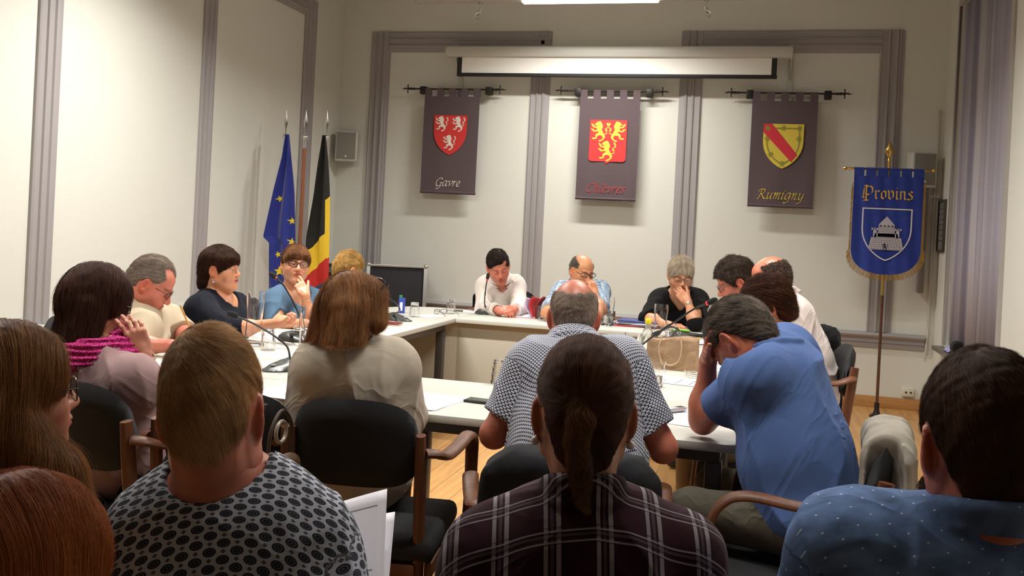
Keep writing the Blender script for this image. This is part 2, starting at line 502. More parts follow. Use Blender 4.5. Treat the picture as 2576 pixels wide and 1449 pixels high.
# ------------------------------------------------------------------ lettering drawn with a broad nib
CORSIVA = {
    'G': ([[(1.12, 1.2), (1.0, 1.45), (.7, 1.5), (.25, 1.2), (.05, .65), (.2, .1), (.6, 0), (1.0, .2)], [(1.03, .62), (1.0, .1), (.85, -.3), (.5, -.5), (.2, -.42)], [(.78, .62), (1.22, .66)]], 1.3),
    'C': ([[(1.15, 1.2), (1.05, 1.42), (.75, 1.5), (.28, 1.2), (.05, .65), (.2, .1), (.55, 0), (1.05, .25)]], 1.15),
    'R': ([[(.45, 1.45), (.36, .8), (.2, 0), (.05, -.02)], [(.0, 1.05), (.12, 1.38), (.45, 1.5), (.85, 1.42), (.92, 1.12), (.7, .82), (.4, .76)], [(.55, .76), (.85, .25), (1.15, 0), (1.4, .1)]], 1.32),
    'a': ([[(.78, .92), (.42, 1.0), (.08, .6), (.08, .15), (.3, .02), (.62, .4), (.8, .95)], [(.8, .98), (.68, .25), (.76, 0), (1.0, .18)]], 1.0),
    'v': ([[(.0, .82), (.14, 1), (.24, .8), (.3, .05)], [(.3, .05), (.72, .5), (.82, .95), (.66, 1.02)]], .9),
    'r': ([[(.0, .8), (.16, 1), (.2, .8), (.1, 0)], [(.14, .5), (.38, .92), (.62, .95)]], .68),
    'e': ([[(.1, .42), (.45, .55), (.6, .85), (.4, 1.02), (.12, .7), (.06, .28), (.28, 0), (.66, .22)]], .76),
    'h': ([[(.36, 1.65), (.3, 1.3), (.1, 0)], [(.16, .5), (.42, .95), (.62, .9), (.54, .2), (.62, 0), (.82, .18)]], .9),
    'i': ([[(.04, .82), (.2, 1), (.22, .8), (.14, .2), (.22, 0), (.42, .18)], [(.30, 1.38), (.36, 1.32)]], .52),
    's': ([[(.58, .88), (.36, 1.02), (.14, .84), (.4, .48), (.4, .1), (.15, 0), (0, .12)]], .68),
    'u': ([[(.04, .82), (.2, 1), (.12, .3), (.26, .02), (.58, .35), (.76, 1)], [(.76, 1), (.64, .2), (.74, 0), (.95, .18)]], .98),
    'm': ([[(.04, .82), (.2, 1), (.1, 0)], [(.14, .5), (.42, .98), (.52, .85), (.42, 0)], [(.46, .5), (.78, .98), (.9, .85), (.8, .15), (.88, 0), (1.08, .18)]], 1.14),
    'n': ([[(.04, .82), (.2, 1), (.1, 0)], [(.14, .5), (.45, .98), (.6, .85), (.5, .15), (.6, 0), (.82, .18)]], .92),
    'g': ([[(.78, .92), (.42, 1.0), (.08, .6), (.08, .15), (.3, .02), (.62, .4), (.8, .95)], [(.8, .98), (.66, .0), (.45, -.5), (.1, -.58), (.0, -.4)]], .98),
    'y': ([[(.04, .82), (.2, 1), (.12, .3), (.26, .02), (.58, .35), (.76, 1)], [(.76, 1), (.6, .0), (.38, -.5), (.02, -.58)]], .95)}
CORSIVA['è'] = (CORSIVA['e'][0] + [[(.2, 1.5), (.42, 1.2)]], .76)
FRAKTUR = {
    'P': ([[(.38, 1.5), (.38, -.1), (.28, -.3)], [(.12, 1.25), (.35, 1.42), (.85, 1.5), (1.08, 1.25), (1.05, .72), (.7, .45), (.38, .55)], [(.12, 1.15), (.1, .5), (.0, .15), (.2, .08)], [(.05, -.3), (.3, -.12), (.62, -.25)], [(.1, 1.5), (.3, 1.6), (.5, 1.5)]], 1.25),
    'r': ([[(.02, .88), (.17, 1), (.17, .12), (.34, 0)], [(.2, .8), (.42, 1), (.58, .86)]], .66),
    'o': ([[(.13, .8), (.13, .2), (.36, 0), (.6, .2), (.6, .8), (.36, 1), (.13, .8)]], .78),
    'v': ([[(.02, 1.05), (.14, .85), (.14, .2), (.36, 0), (.62, .22), (.62, .8), (.4, 1.05)]], .8),
    'i': ([[(.02, .88), (.17, 1), (.17, .12), (.34, 0)], [(.13, 1.32), (.24, 1.42)]], .42),
    'n': ([[(.02, .88), (.17, 1), (.17, 0)], [(.17, .8), (.45, 1), (.6, .84), (.6, .12), (.76, 0)]], .84),
    's': ([[(.62, .88), (.36, 1), (.14, .8), (.58, .38), (.5, .06), (.25, 0), (.04, .12)]], .7)}


def write_text(txt, font, width, slant=.0, nib=.11, nang=40, smooth=True, thin=.03):
    """mesh of the word in the xz plane, centred on x, baseline at z=0, scaled to width; faces -y"""
    mb = MB(); x0 = 0; strokes = []
    for ch in txt:
        st, adv = font[ch]
        for s in st:
            q = spline(s, 6) if smooth and len(s) > 2 else [np.array(a, float) for a in s]
            strokes.append([np.array((a[0] + x0 + slant * a[1], a[1])) for a in q])
        x0 += adv + .04
    k = width / x0
    nv = np.array((math.cos(math.radians(nang)), math.sin(math.radians(nang)))) * nib
    for s in strokes:
        n = len(s); L = []
        for i, p in enumerate(s):
            t = s[min(i + 1, n - 1)] - s[max(i - 1, 0)]; t = t / (np.linalg.norm(t) + 1e-9); nn = np.array((-t[1], t[0]))
            v = nv.copy()
            if abs(v @ nn) < thin: v = v + nn * (thin if v @ nn >= 0 else -thin)
            L.append((p + v, p - v))
        for (a, b), (c, d) in zip(L, L[1:]):
            for (e, f, g, h) in ((a, b, d, c),):
                cnt = getattr(mb, 'cnt', 0) + 1; mb.cnt = cnt
                pts = [((q[0] - x0 / 2) * k, -.0012 - cnt * 2e-6, q[1] * k) for q in (e, f, g, h)]
                mb.poly(pts, [[0, 1, 2, 3]])
    return mb, k


def brush(mb, pts, rad, k=1., off=(0, 0), y=-.0, mirror=1, n=10):
    """round brush stroke of varying width in the xz plane"""
    q = spline([(a[0], a[1], r) for a, r in zip(pts, rad)], 6)
    for a, b in zip(q, q[1:]):
        for t in (0, .5):
            c = a * (1 - t) + b * t
            mb.cnt = getattr(mb, 'cnt', 0) + 1; yy = y - mb.cnt * 2.5e-6
            P_ = [((c[0] + c[2] * math.cos(2 * math.pi * i / n)) * k * mirror + off[0], yy, (c[1] + c[2] * math.sin(2 * math.pi * i / n)) * k + off[1]) for i in range(n)]
            mb.poly(P_, [list(range(n))])


def lion(mb, k, off, y, mirror=1):
    for pts, rad in (([(-.05, .36), (-.04, .12), (.08, -.1)], [.10, .12, .085]), ([(-.1, .4), (-.24, .36)], [.11, .05]), ([(-.02, .48), (.04, .3), (.06, .2)], [.05, .08, .06]),
                     ([(-.1, .24), (-.28, .22), (-.38, .32)], [.055, .035, .055]), ([(-.38, .32), (-.44, .4)], [.05, .02]), ([(-.06, .1), (-.28, .02), (-.38, .1)], [.055, .035, .05]), ([(-.38, .1), (-.47, .14)], [.04, .015]),
                     ([(.06, -.1), (-.16, -.16), (-.2, -.32), (-.36, -.34)], [.085, .06, .035, .045]), ([(.1, -.12), (.2, -.26), (.1, -.42), (-.02, -.46)], [.085, .06, .035, .045]),
                     ([(.14, -.12), (.34, -.08), (.26, .12), (.4, .24), (.34, .42)], [.02, .02, .022, .03, .05]), ([(.28, .1), (.38, .05)], [.03, .012])):
        brush(mb, pts, rad, k, off, y, mirror)


def shield_pts(w, h, kind='heater', n=14):
    if kind == 'square':
        r = .03
        p = [(-w / 2, 0), (w / 2, 0), (w / 2, -h + .05)] + [(w / 2 - r + r * math.cos(a), -h + .05 - r * .0 - r * math.sin(a) + .0) for a in np.linspace(.2, 1.5, 5)]
        p += [(.03, -h + .02), (0, -h), (-.03, -h + .02)]
        p += [(-x, z) for x, z in p[7:2:-1]] + [(-w / 2, -h + .05)]
        return p
    R = [(w / 2 * (1 - (t ** 2.3)) ** .8 if t < 1 else 0, -h * (.35 + .65 * t)) for t in np.linspace(0, 1, n)]
    return [(-w / 2, 0), (w / 2, 0)] + R + [(-x, z) for x, z in R[-2::-1]]


def flat(mb, pts, y):
    mb.poly([(p[0], y, p[1]) for p in pts], [list(range(len(pts)))[::-1]])


bcloth = mat('banner_cloth', '584a4e', rough=.85, bump=.15, bscale=700)
iron = mat('wrought_iron', (.016, .012, .009), rough=.5, metal=.3)
red_m = mat('heraldic_red', 'cf3433', rough=.7); wht_m = mat('heraldic_white', 'e6dccf', rough=.7); yel_m = mat('heraldic_yellow', 'd9c348', rough=.7)
grn_m = mat('heraldic_olive', '8d8a35', rough=.7); lred_m = mat('letter_red', 'bb3a42', rough=.7); lyel_m = mat('letter_yellow', 'd2b93c', rough=.7)
crim_m = mat('heraldic_crimson', 'cf2f3f', rough=.7)


def banner(cx, word, label, text_w, text_mat, variant, rx0, rx1):
    t = thing('town_banner', label, 'banner', (cx, 8.80, 2.715), group=None)
    w = .56; nb = 5; tw = .066; gap = (w - nb * tw) / (nb - 1)
    c = MB()
    for i in range(nb):
        x = -w / 2 + i * (tw + gap)
        c.b2((x, -.004, -.075), (x + tw, -.001, .0)); c.b2((x, .012, -.075), (x + tw, .015, .0))
        c.tube([(x, .006, .0), (x + tw, .006, .0)], .0115, 10)
    nx, nz = 20, 24; H = .945
    V = []
    for k in range(nz + 1):
        for i in range(nx + 1):
            x = -w / 2 + w * i / nx; z = -.070 - H * k / nz
            V.append((x, -.0045 - .004 * math.sin(i * .55 + k * .2) * (k / nz) - .006 * (k / nz), z))
    F = [[k * (nx + 1) + i, (k + 1) * (nx + 1) + i, (k + 1) * (nx + 1) + i + 1, k * (nx + 1) + i + 1] for k in range(nz) for i in range(nx)]
    c.poly(V, F)
    c.tube([(-w / 2, -.006, -1.0), (w / 2, -.006, -1.0)], .013, 10)
    o = c.build('banner_cloth', bcloth, t)
    r = MB(); r.tube([(rx0 + .10, .006, 0), (rx1 - .10, .006, 0)], .0085, 8)
    for s, x in ((-1, rx0 + .10), (1, rx1 - .10)):
        def q(a, z): return (x + s * a, .006, z)
        r.tube([q(-.03, 0), q(-.01, 0), q(0, 0), q(.01, 0), q(.04, .003)], [.009, .013, .009, .014, .008], 8)
        r.tube([q(.03, 0), q(.045, .0), q(.055, 0)], [.008, .016, .008], 8)
        r.tube(spline([q(.04, 0), q(.05, .022), q(.045, .042)], 5), .0055, 6); r.tube(spline([q(.04, 0), q(.05, -.022), q(.045, -.042)], 5), .0055, 6)
        r.tube(spline([q(.05, 0), q(.075, .004), q(.09, -.003), q(.115, .004)], 4), [.009, .008, .008, .007, .008, .009, .008, .007, .005, .004, .003, .002, .001], 6)
    r.build('curtain_rod', iron, t)
    for x in (-.305, .36):
        MB().box((x, .03, -.012), (.062, .075, .075), bevel=.008).box((x, .09, -.012), (.03, .05, .03)).build('rod_bracket', iron, t)
    y = -.0155
    em = None
    if variant == 0:
        s = MB(); flat(s, shield_pts(.335, .385), 0); em = s.build('shield', red_m, t, smooth=False, loc=(0.0, y, -.255))
        for (x, z) in ((-.085, -.085), (.085, -.085), (0, -.265)):
            l = MB(); lion(l, .145, (x, z), -.0015); l.build('lion_charge', wht_m, em, smooth=False)
    elif variant == 1:
        s = MB(); flat(s, shield_pts(.345, .405, 'square'), 0); em = s.build('shield', red_m, t, smooth=False, loc=(0, y, -.27))
        for (x, z, m) in ((-.075, -.11, 1), (.075, -.11, -1), (0, -.29, 1)):
            l = MB(); lion(l, .185, (x, z), -.0015, m); l.build('lion_charge', yel_m, em, smooth=False)
    else:
        s = MB(); flat(s, shield_pts(.345, .395), 0); em = s.build('shield', yel_m, t, smooth=False, loc=(0, y, -.275))
        base = shield_pts(.345, .395, n=20)
        o_ = [(p[0] * .83, -.033 + p[1] * .83) for p in base]; i_ = [(p[0] * .76, -.046 + p[1] * .76) for p in base]
        mb = MB(); n = len(o_)
        mb.poly([(p[0], -.001, p[1]) for p in o_] + [(p[0], -.001, p[1]) for p in i_], [[i, (i + 1) % n, n + (i + 1) % n, n + i] for i in range(n)])
        for (x, z) in ((.0, -.035), (.135, -.035), (.135, -.13), (-.135, -.13), (-.1, -.27), (0, -.35), (-.135, -.04)):
            for a in range(3):
                dx, dz = .022 * math.cos(a * math.pi / 3), .022 * math.sin(a * math.pi / 3)
                brush(mb, [(x - dx, z - dz), (x, z), (x + dx, z + dz)], [.006, .006, .006], 1, (0, 0), -.0012, n=6)
        mb.build('shield_border', grn_m, em, smooth=False)
        mb = MB(); flat(mb, [(-.1725, 0), (-.1, 0), (.125, -.27), (.075, -.335), (-.1725, -.075)], -.002)
        mb.build('red_bend', crim_m, em, smooth=False)
    tx, k = write_text(word, CORSIVA, text_w, slant=.22, nib=.085, thin=.03)
    tx.build('lettering', text_mat, t, smooth=False, loc=(0, y - .0, -.94))


banner(-2.967, 'Gavre', 'dark banner lettered Gavre with three white lions on a red shield', .25, wht_m, 0, -.515, .525)
banner(-1.43, 'Chièvres', 'dark banner lettered Chièvres with three yellow lions on a red shield', .36, lred_m, 1, -.52, .53)
banner(.13, 'Rumigny', 'dark banner lettered Rumigny with a red diagonal on a yellow shield', .40, lyel_m, 2, -.52, .55)

# ------------------------------------------------------------------ blue Provins banner on its pole
gold = mat('brass_gold', (.62, .42, .12), rough=.25, metal=1); bluem = mat('royal_blue_cloth', '17338f', rough=.75, sheen=.3, bump=.1, bscale=500, var=.08, vscale=6)
fr_m = mat('gold_fringe', '9c7324', rough=.6, var=.35, vscale=160, stretch=(1, 1, .1)); dwood = wood('dark_pole_wood', (.07, .03, .015), (.12, .05, .025))
pv = thing('procession_banner', 'blue gold-fringed banner lettered Provins with a white castle, on a pole', 'banner', (.97, 8.35, 0))
MB().tube([(0, .03, .03), (0, .03, 1.0)], .0125, 10).build('pole', dwood, pv)
g_ = MB(); g_.tube([(0, .03, .99), (0, .03, 2.10)], .0125, 10); g_.tube([(0, .03, 2.08), (0, .03, 2.11), (0, .03, 2.13)], [.013, .017, .010], 10)
g_.lathe([(.012, 0), (.008, .03), (.02, .055), (.042, .085), (.02, .12), (.006, .165), (0, .17)], (0, .03, 2.10), seg=4, scale=(1, .35))
g_.build('brass_finial', gold, pv)
b_ = MB(); b_.tube([(-.29, .02, 2.035), (.30, .02, 2.035)], .009, 8); b_.build('cross_bar', dwood, pv)
b_ = MB()
for s in (-1, 1):
    b_.tube([(s * .27, .02, 2.035), (s * .31, .02, 2.035), (s * .325, .02, 2.035), (s * .34, .02, 2.035), (s * .36, .02, 2.035)], [.011, .011, .008, .018, .006], 10)
b_.build('bar_end', gold, pv)
MB().lathe([(.055, 0), (.055, .015), (.03, .03), (.02, .06), (.02, .12)], (0, .03, 0), seg=24).build('pole_foot', iron, pv)


def pv_outline(off=0., n=24):
    w = .272 + off; zt, zs = 1.98, 1.36
    p = [(-w, zt)] + [(-w, z) for z in np.linspace(zt - .1, zs, 6)]
    p += [(-w * math.cos(a) ** .85 if math.cos(a) > 0 else 0, zs - (.19 + off) * math.sin(a)) for a in np.linspace(.12, math.pi / 2, n // 2)]
    return p + [(-x, z) for x, z in p[-2::-1]]


def pvy(x, z): return .006 * math.sin(x * 26 + 1) * (2.05 - z) / .9 + .003 * math.sin(x * 60 + z * 5)


mb = MB(); nx, nz = 40, 40; V = []
for k in range(nz + 1):
    for i in range(nx + 1):
        u_ = -1 + 2 * i / nx
        zb = 1.36 - .19 * math.sqrt(max(0, 1 - min(1, abs(u_)) ** 2.2))
        z = 1.975 + (zb - 1.975) * k / nz; x = u_ * .268
        V.append((x, pvy(x, z), z))
mb.poly(V, [[k * (nx + 1) + i, (k + 1) * (nx + 1) + i, (k + 1) * (nx + 1) + i + 1, k * (nx + 1) + i + 1] for k in range(nz) for i in range(nx)])
for i in range(6):
    x = -.268 + i * (.536 - .078) / 5
    mb.b2((x, .004, 1.972), (x + .078, .008, 2.035)); mb.tube([(x, .014, 2.035), (x + .078, .014, 2.035)], .013, 8)
cl = mb.build('banner_cloth', bluem, pv)
mb = MB()
rnd = random.Random(3)
O = pv_outline(0); O = spline([(a, b) for a, b in O], 6)
for i, (p, q) in enumerate(zip(O, O[1:])):
    if p[1] > 1.93: continue
    d = q - p; L = np.linalg.norm(d)
    for j in range(max(1, int(L / .0028))):
        c = p + d * rnd.random(); side = p[1] > 1.40
        fl = .018 if side else .045
        dx = (.7 if c[0] > 0 else -.7) * fl if side else c[0] * .10
        dz = -.022 if side else -fl * rnd.uniform(.9, 1.05)
        w = .0016; y = pvy(c[0], c[1]) - .002 - rnd.random() * .004
        mb.poly([(c[0] - w, y, c[1] + .004), (c[0] + w, y, c[1] + .004), (c[0] + dx + w, y - .003, c[1] + dz), (c[0] + dx - w, y - .003, c[1] + dz)], [[0, 1, 2, 3]])
mb.build('gold_fringe', fr_m, pv, smooth=False)
tx, k = write_text('Provins', FRAKTUR, .39, slant=0, nib=.105, nang=42, smooth=False, thin=.04)
tx.build('lettering', mat('gold_letters', 'd9a93f', rough=.6), pv, smooth=False, loc=(0, -.014, 1.79))
em = MB(); o1 = shield_pts(.385, .43, n=22); i1 = [(x * .945, -.010 + z * .952) for x, z in o1]; n = len(o1)
em.poly([(p[0], 0, p[1]) for p in o1] + [(p[0], 0, p[1]) for p in i1], [[i, (i + 1) % n, n + (i + 1) % n, n + i] for i in range(n)])
em = em.build('shield_outline', mat('embroidery_white', 'ddd8dc', rough=.7), pv, smooth=False, loc=(0, -.014, 1.715))
cs = MB(); S = .001
for poly_ in ([(-.135, -.34), (.135, -.34), (.115, -.24), (-.115, -.24)], [(-.095, -.24), (.095, -.24), (.085, -.205), (-.085, -.205)], [(-.068, -.235), (.068, -.235), (.06, -.135), (-.06, -.135)],
              [(-.062, -.135), (.062, -.135), (0, -.065)], [(-.10, -.24), (-.075, -.24), (-.075, -.175), (-.10, -.175)], [(.075, -.24), (.10, -.24), (.10, -.175), (.075, -.175)]):
    flat(cs, poly_, -.001)
for x in (-.11, -.09, -.07, .07, .09, .11): flat(cs, [(x - .006, -.18), (x + .006, -.18), (x + .006, -.163), (x - .006, -.163)], -.001)
cs.build('castle', mat('embroidery_silver', 'b9b4bb', rough=.7), em, smooth=False)
cs = MB(); rnd = random.Random(5)
for r_ in range(11):
    z = -.335 + r_ * .018; w = .13 - .006 * r_ if r_ < 6 else .062
    cs.poly([(-w, -.0018, z), (w, -.0018, z), (w, -.0018, z + .0016), (-w, -.0018, z + .0016)], [[0, 1, 2, 3]])
    x = -w + .01 * (r_ % 2)
    while x < w:
        cs.poly([(x, -.0018, z), (x + .0015, -.0018, z), (x + .0015, -.0018, z + .018), (x, -.0018, z + .018)], [[0, 1, 2, 3]]); x += .022
for x in (-.045, -.015, .015, .045): cs.poly([(x - .006, -.002, -.15), (x + .006, -.002, -.15), (x + .006, -.002, -.138), (x - .006, -.002, -.138)], [[0, 1, 2, 3]])
lion(cs, .055, (-.005, -.315), -.0025)
cs.build('castle_stitching', mat('stitch_dark', '1c1c28', rough=.7), em, smooth=False)

# ------------------------------------------------------------------ three flag poles in the left corner
pole_wood = wood('pole_wood', (.22, .075, .03), (.34, .12, .05), axis=(6, 6, .6), rough=.35)
chrome = mat('chrome', (.7, .7, .7), rough=.2, metal=1)
st = thing('flag_stand', 'black floor stand holding three flag poles in the left corner', 'flag stand', (-3.78, 7.42, 0))
MB().lathe([(.24, 0), (.24, .02), (.06, .05), (.05, .30), (.0, .30)], (0, 0, 0), seg=28).build('stand_base', iron, st)
mb = MB()
for x in (-.17, 0, .19): mb.tube([(0, 0, .2), (x * .8, 0, .26), (x, 0, .36)], .018, 8)
mb.build('pole_socket', iron, st)


def flagpole(x, y, ztop, label, lean=0.):
    t = thing('flag_pole', label, 'flag pole', (x, y, 0))
    MB().tube([(0, 0, .25), (lean, 0, ztop - .30)], .0155, 10).build('wood_shaft', pole_wood, t)
    m = MB(); a = ztop - .32
    m.tube([(lean, 0, a), (lean, 0, a + .075)], .017, 10); m.ball((lean, 0, a + .095), .027, 14)
    m.lathe([(.006, 0), (.006, .05), (.016, .085), (.020, .11), (.008, .16), (.003, .20), (0, .215)], (lean, 0, a + .115), seg=4, scale=(1, .4))
    m.build('chrome_spearhead', chrome, t)
    return t


flagpole(-3.985, 7.42, 2.31, 'wooden pole carrying the blue European flag')
flagpole(-3.80, 7.42, 2.31, 'bare wooden pole with chrome tip between the two flags')
t3 = flagpole(-3.605, 7.42, 2.31, 'wooden pole carrying the black, yellow and red flag')


def flagcloth(name, label, keys, cx, y0, amp, nfold, matfn, mats, phase=0., nu=60, nv=120, skew=0.):
    """keys: (z, x_left, x_right) rows in metres"""
    zs = [k[0] for k in keys]; rows = []
    for k in range(nv + 1):
        z = zs[0] + (zs[-1] - zs[0]) * k / nv
        xl = np.interp(-z, [-q for q in zs], [q[1] for q in keys]); xr = np.interp(-z, [-q for q in zs], [q[2] for q in keys])
        rows.append((z, xl, xr))

    def S(u, v):
        k = v * nv; i = min(int(k), nv - 1); f = k - i
        z = rows[i][0] * (1 - f) + rows[i + 1][0] * f; xl = rows[i][1] * (1 - f) + rows[i + 1][1] * f; xr = rows[i][2] * (1 - f) + rows[i + 1][2] * f
        a = amp * min(1, .25 + v * 1.6)
        yy = y0 - a * (.5 + .5 * math.sin(u * nfold * 2 * math.pi + phase + 1.2 * math.sin(v * 4))) - .012 * math.sin(u * 9 + v * 7)
        return np.array((xl + (xr - xl) * u + .008 * math.sin(v * 9 + u * 20) * v, yy, z + .02 * math.sin(u * 5 + 1) * (1 if v > .95 else 0)))
    mb = MB()
    def vv(i, k):
        v = k / nv; return v - skew * (i / nu) * min(1, 4 * v * 1.0, 4 * (1 - v))
    V = [S(i / nu, vv(i, k)) for k in range(nv + 1) for i in range(nu + 1)]
    for m_ in range(len(mats)):
        mb.mi = m_
        if m_ == 0: vs = [mb.bm.verts.new(tuple(p)) for p in V]
        for k in range(nv):
            for i in range(nu):
                if matfn((i + .5) / nu, vv(i + .5, k + .5)) == m_:
                    f = mb.bm.faces.new([vs[k * (nu + 1) + i], vs[(k + 1) * (nu + 1) + i], vs[(k + 1) * (nu + 1) + i + 1], vs[k * (nu + 1) + i + 1]]); f.material_index = m_
    o = mb.build(name, mats, angle=89)
    sm = o.modifiers.new('thick', 'SOLIDIFY'); sm.thickness = .002
    tag(o, label, 'flag')
    return o, S


zt = PY(720, 338, 7.40)[2]
def xz(x, y, Y=7.36):
    q = PY(x, y, Y); return q[2], q[0]


def keyrow(yl, xl, xr):
    a = xz(xl, yl); b_ = xz(xr, yl); return ((a[0] + b_[0]) / 2, a[1], b_[1])


eu_blue = mat('flag_blue', '1b2a83', rough=.8, sheen=.2); eu_y = mat('flag_yellow', 'e2c72a', rough=.8)
eu, S = flagcloth('european_flag', 'dark blue European flag with yellow stars hanging in folds', [keyrow(338, 719, 727), keyrow(400, 710, 731), keyrow(480, 692, 738), keyrow(598, 668, 742), keyrow(612, 683, 742), keyrow(700, 680, 741), keyrow(800, 676, 738), keyrow(900, 674, 735)], 0, 7.37, .05, 1.6, lambda u, v: 0, [eu_blue])
zs0, zs1 = keyrow(338, 719, 727)[0], keyrow(900, 674, 735)[0]


def star(u, v, r, rot=0.):
    mb = MB(); pts = []
    for k in range(10):
        a = rot + math.pi / 2 + k * math.pi / 5; rr = r if k % 2 == 0 else r * .42
        c = S(u, v); wd_ = abs(S(1, v)[0] - S(0, v)[0]); q = S(min(1, max(0, u + rr * math.cos(a) / wd_)), min(1, max(0, v - rr * math.sin(a) / (zs0 - zs1))))
        pts.append((q[0], q[1] - .005, q[2]))
    c = S(u, v); pts.append((c[0], c[1] - .005, c[2]))
    mb.poly(pts, [[10, k, (k + 1) % 10] for k in range(10)])
    mb.build('star', eu_y, eu, smooth=False)


for (x, y, r, ro) in ((703, 500, .030, .5), (733, 556, .032, .1), (733, 608, .034, -.2), (704, 682, .045, .1), (700, 640, .03, .4), (690, 780, .04, .2), (725, 840, .04, -.3)):
    z_, x_ = xz(x, y); v = (zs0 - z_) / (zs0 - zs1); a, b_ = S(0, v)[0], S(1, v)[0]
    star((x_ - a) / (b_ - a), v, r, ro)
bk_, by_, br_ = mat('flag_black', '15130f', rough=.8), mat('flag_gold', 'd9b525', rough=.8), mat('flag_red', 'b3201c', rough=.8)
K = [keyrow(340, 812, 820), keyrow(400, 804, 825), keyrow(500, 792, 829), keyrow(600, 776, 830), keyrow(700, 770, 829), keyrow(800, 768, 826), keyrow(900, 766, 822)]


def belg(u, v):
    y = 340 + v * 560
    b1 = 632 - 58.24 * u; b2 = 700 - 58.24 * u
    if u > .80 and y + 58.24 * u > 550 and y < 648: return 1
    return 0 if y < b1 else (1 if y < b2 + 0 else 2)


flagcloth('belgian_flag', 'black, yellow and red flag hanging in folds beside the wall speaker', K, 0, 7.37, .05, 1.3, belg, [bk_, by_, br_], phase=.6, skew=.104)
# ------------------------------------------------------------------ tables
T = .75
ttop = mat('table_top_white', (.60, .60, .545), rough=.32, var=.015, vscale=4)
tpan = mat('table_panel_cream', (.50, .465, .375), rough=.6)
tleg = mat('table_leg_grey', (.10, .095, .09), rough=.4, metal=.5)
TX0, TX1, TI0, TI1, TY0, TY1, TJ0, TJ1 = -2.76, -.05, -2.05, -.71, 3.11, 7.15, 3.84, 6.39


def table(x0, x1, y0, y1, label, panel=None, legs=(1, 1, 1, 1), corner=None):
    t = thing('conference_table', label, 'table', ((x0 + x1) / 2, (y0 + y1) / 2, 0), group=None)
    w, d = (x1 - x0) / 2, (y1 - y0) / 2; g = .0012
    m = MB()
    if corner:
        c = .30
        pts = [(-w + g, -d + g), (w - g, -d + g), (w - g, d - g), (-w + c, d - g), (-w + c * .35, d - c * .35), (-w + g, d - c)]
        m.prism(pts, 2, T - .028, T)
    else:
        m.box((0, 0, T - .014), (2 * w - 2 * g, 2 * d - 2 * g, .028), bevel=.0025)
    m.build('tabletop', ttop, t, angle=30)
    ap = MB()
    ap.b2((-w + .05, -d + .07, T - .075), (w - .05, -d + .10, T - .0285)); ap.b2((-w + .05, d - .10, T - .075), (w - .05, d - .07, T - .0285))
    ap.b2((-w + .05, -d + .10, T - .075), (-w + .08, d - .10, T - .0285)); ap.b2((w - .08, -d + .10, T - .075), (w - .05, d - .10, T - .0285))
    ap.build('under_frame', tleg, t, smooth=False)
    k = 0
    for sx, sy in ((-1, -1), (1, -1), (1, 1), (-1, 1)):
        if legs[k]:
            lx, ly = sx * (w - .07), sy * (d - .10)
            if corner and (sx, sy) == (-1, 1): lx, ly = -w + .2, d - .2
            MB().box((lx, ly, (T - .0755) / 2 + .004), (.055, .055, T - .0755 - .008), bevel=.006).build('leg', tleg, t)
        k += 1
    if panel: MB().b2(panel[0], panel[1], bevel=.002).build('front_panel', tpan, t)
    return t


table(TI0, TI1, TJ1, TY1, 'white far table with cream front panel under the three banners', ((-.672, -.32, .02), (.672, -.30, T - .03)))
table(TX0, TI0, TJ1, TY1, 'white corner table with cut corner at the far left of the ring', ((-.33, -.32, .02), (.355, -.30, T - .03)), corner=1)
table(TI1, TX1, TJ1, TY1, 'white corner table at the far right of the ring', ((-.33, -.32, .02), (.32, -.30, T - .03)))
table(TX0, TI0, 5.02, TJ1, 'white left table in front of the women in navy and blue')
table(TX0, TI0, TY0, 5.02, 'white left table nearer the camera, by the man in the cream shirt')
table(TI1, TX1, 4.85, TJ1, 'white right table beyond the paper bag')
table(TI1, TX1, TJ0, 4.85, 'white right table carrying the brown paper bag')
table(TI0, -1.38, TY0, TJ0, 'white near table before the woman in the beige jacket')
table(-1.38, TX1, TY0, TJ0, 'white near table before the bald man in the patterned shirt')

# ------------------------------------------------------------------ armchair
cw = wood('chair_wood', (.095, .032, .013), (.165, .060, .023), axis=(8, 8, 1), rough=.5)
cblk = mat('chair_black_fabric', (.009, .009, .011), rough=.85, bump=.2, bscale=900)
cvin = mat('chair_black_vinyl', (.02, .021, .024), rough=.38)


def arc_pad(w, z0, z1, dep, th, y0, lean, arch=.03, nx=18, nz=8):
    """curved upholstered back, returned as vertex grid box"""
    V = []; m = MB()
    for side in (0, 1):
        for k in range(nz + 1):
            for i in range(nx + 1):
                u_ = -1 + 2 * i / nx; v = k / nz
                hz = (z1 - z0) / 2 * max(0, 1 - abs(u_) ** 4.5) ** .42; zc = (z0 + z1) / 2 + arch * (.5 - u_ * u_) * .7
                z = zc - hz + 2 * hz * v - arch * .5 * (1 - v) * (1 - u_ * u_)
                e = min(v, 1 - v); q = (min(1, e * 6) ** .5) * (1 - abs(u_) ** 8 * .7)
                V.append((u_ * w / 2, y0 + dep * u_ * u_ + (th / 2) * q * (1 if side else -1) - lean * (z - z0), z))
    n = (nx + 1) * (nz + 1)
    F = []
    for k in range(nz):
        for i in range(nx):
            a = k * (nx + 1) + i
            F.append([a, a + 1, a + nx + 2, a + nx + 1]); F.append([n + a, n + a + nx + 1, n + a + nx + 2, n + a + 1])
    for i in range(nx):
        F.append([i, n + i, n + i + 1, i + 1]); a = nz * (nx + 1) + i; F.append([a, a + 1, n + a + 1, n + a])
    for k in range(nz):
        a = k * (nx + 1); F.append([a, a + nx + 1, n + a + nx + 1, n + a]); a += nx; F.append([a, n + a, n + a + nx + 1, a + nx + 1])
    m.poly(V, F)
    return m


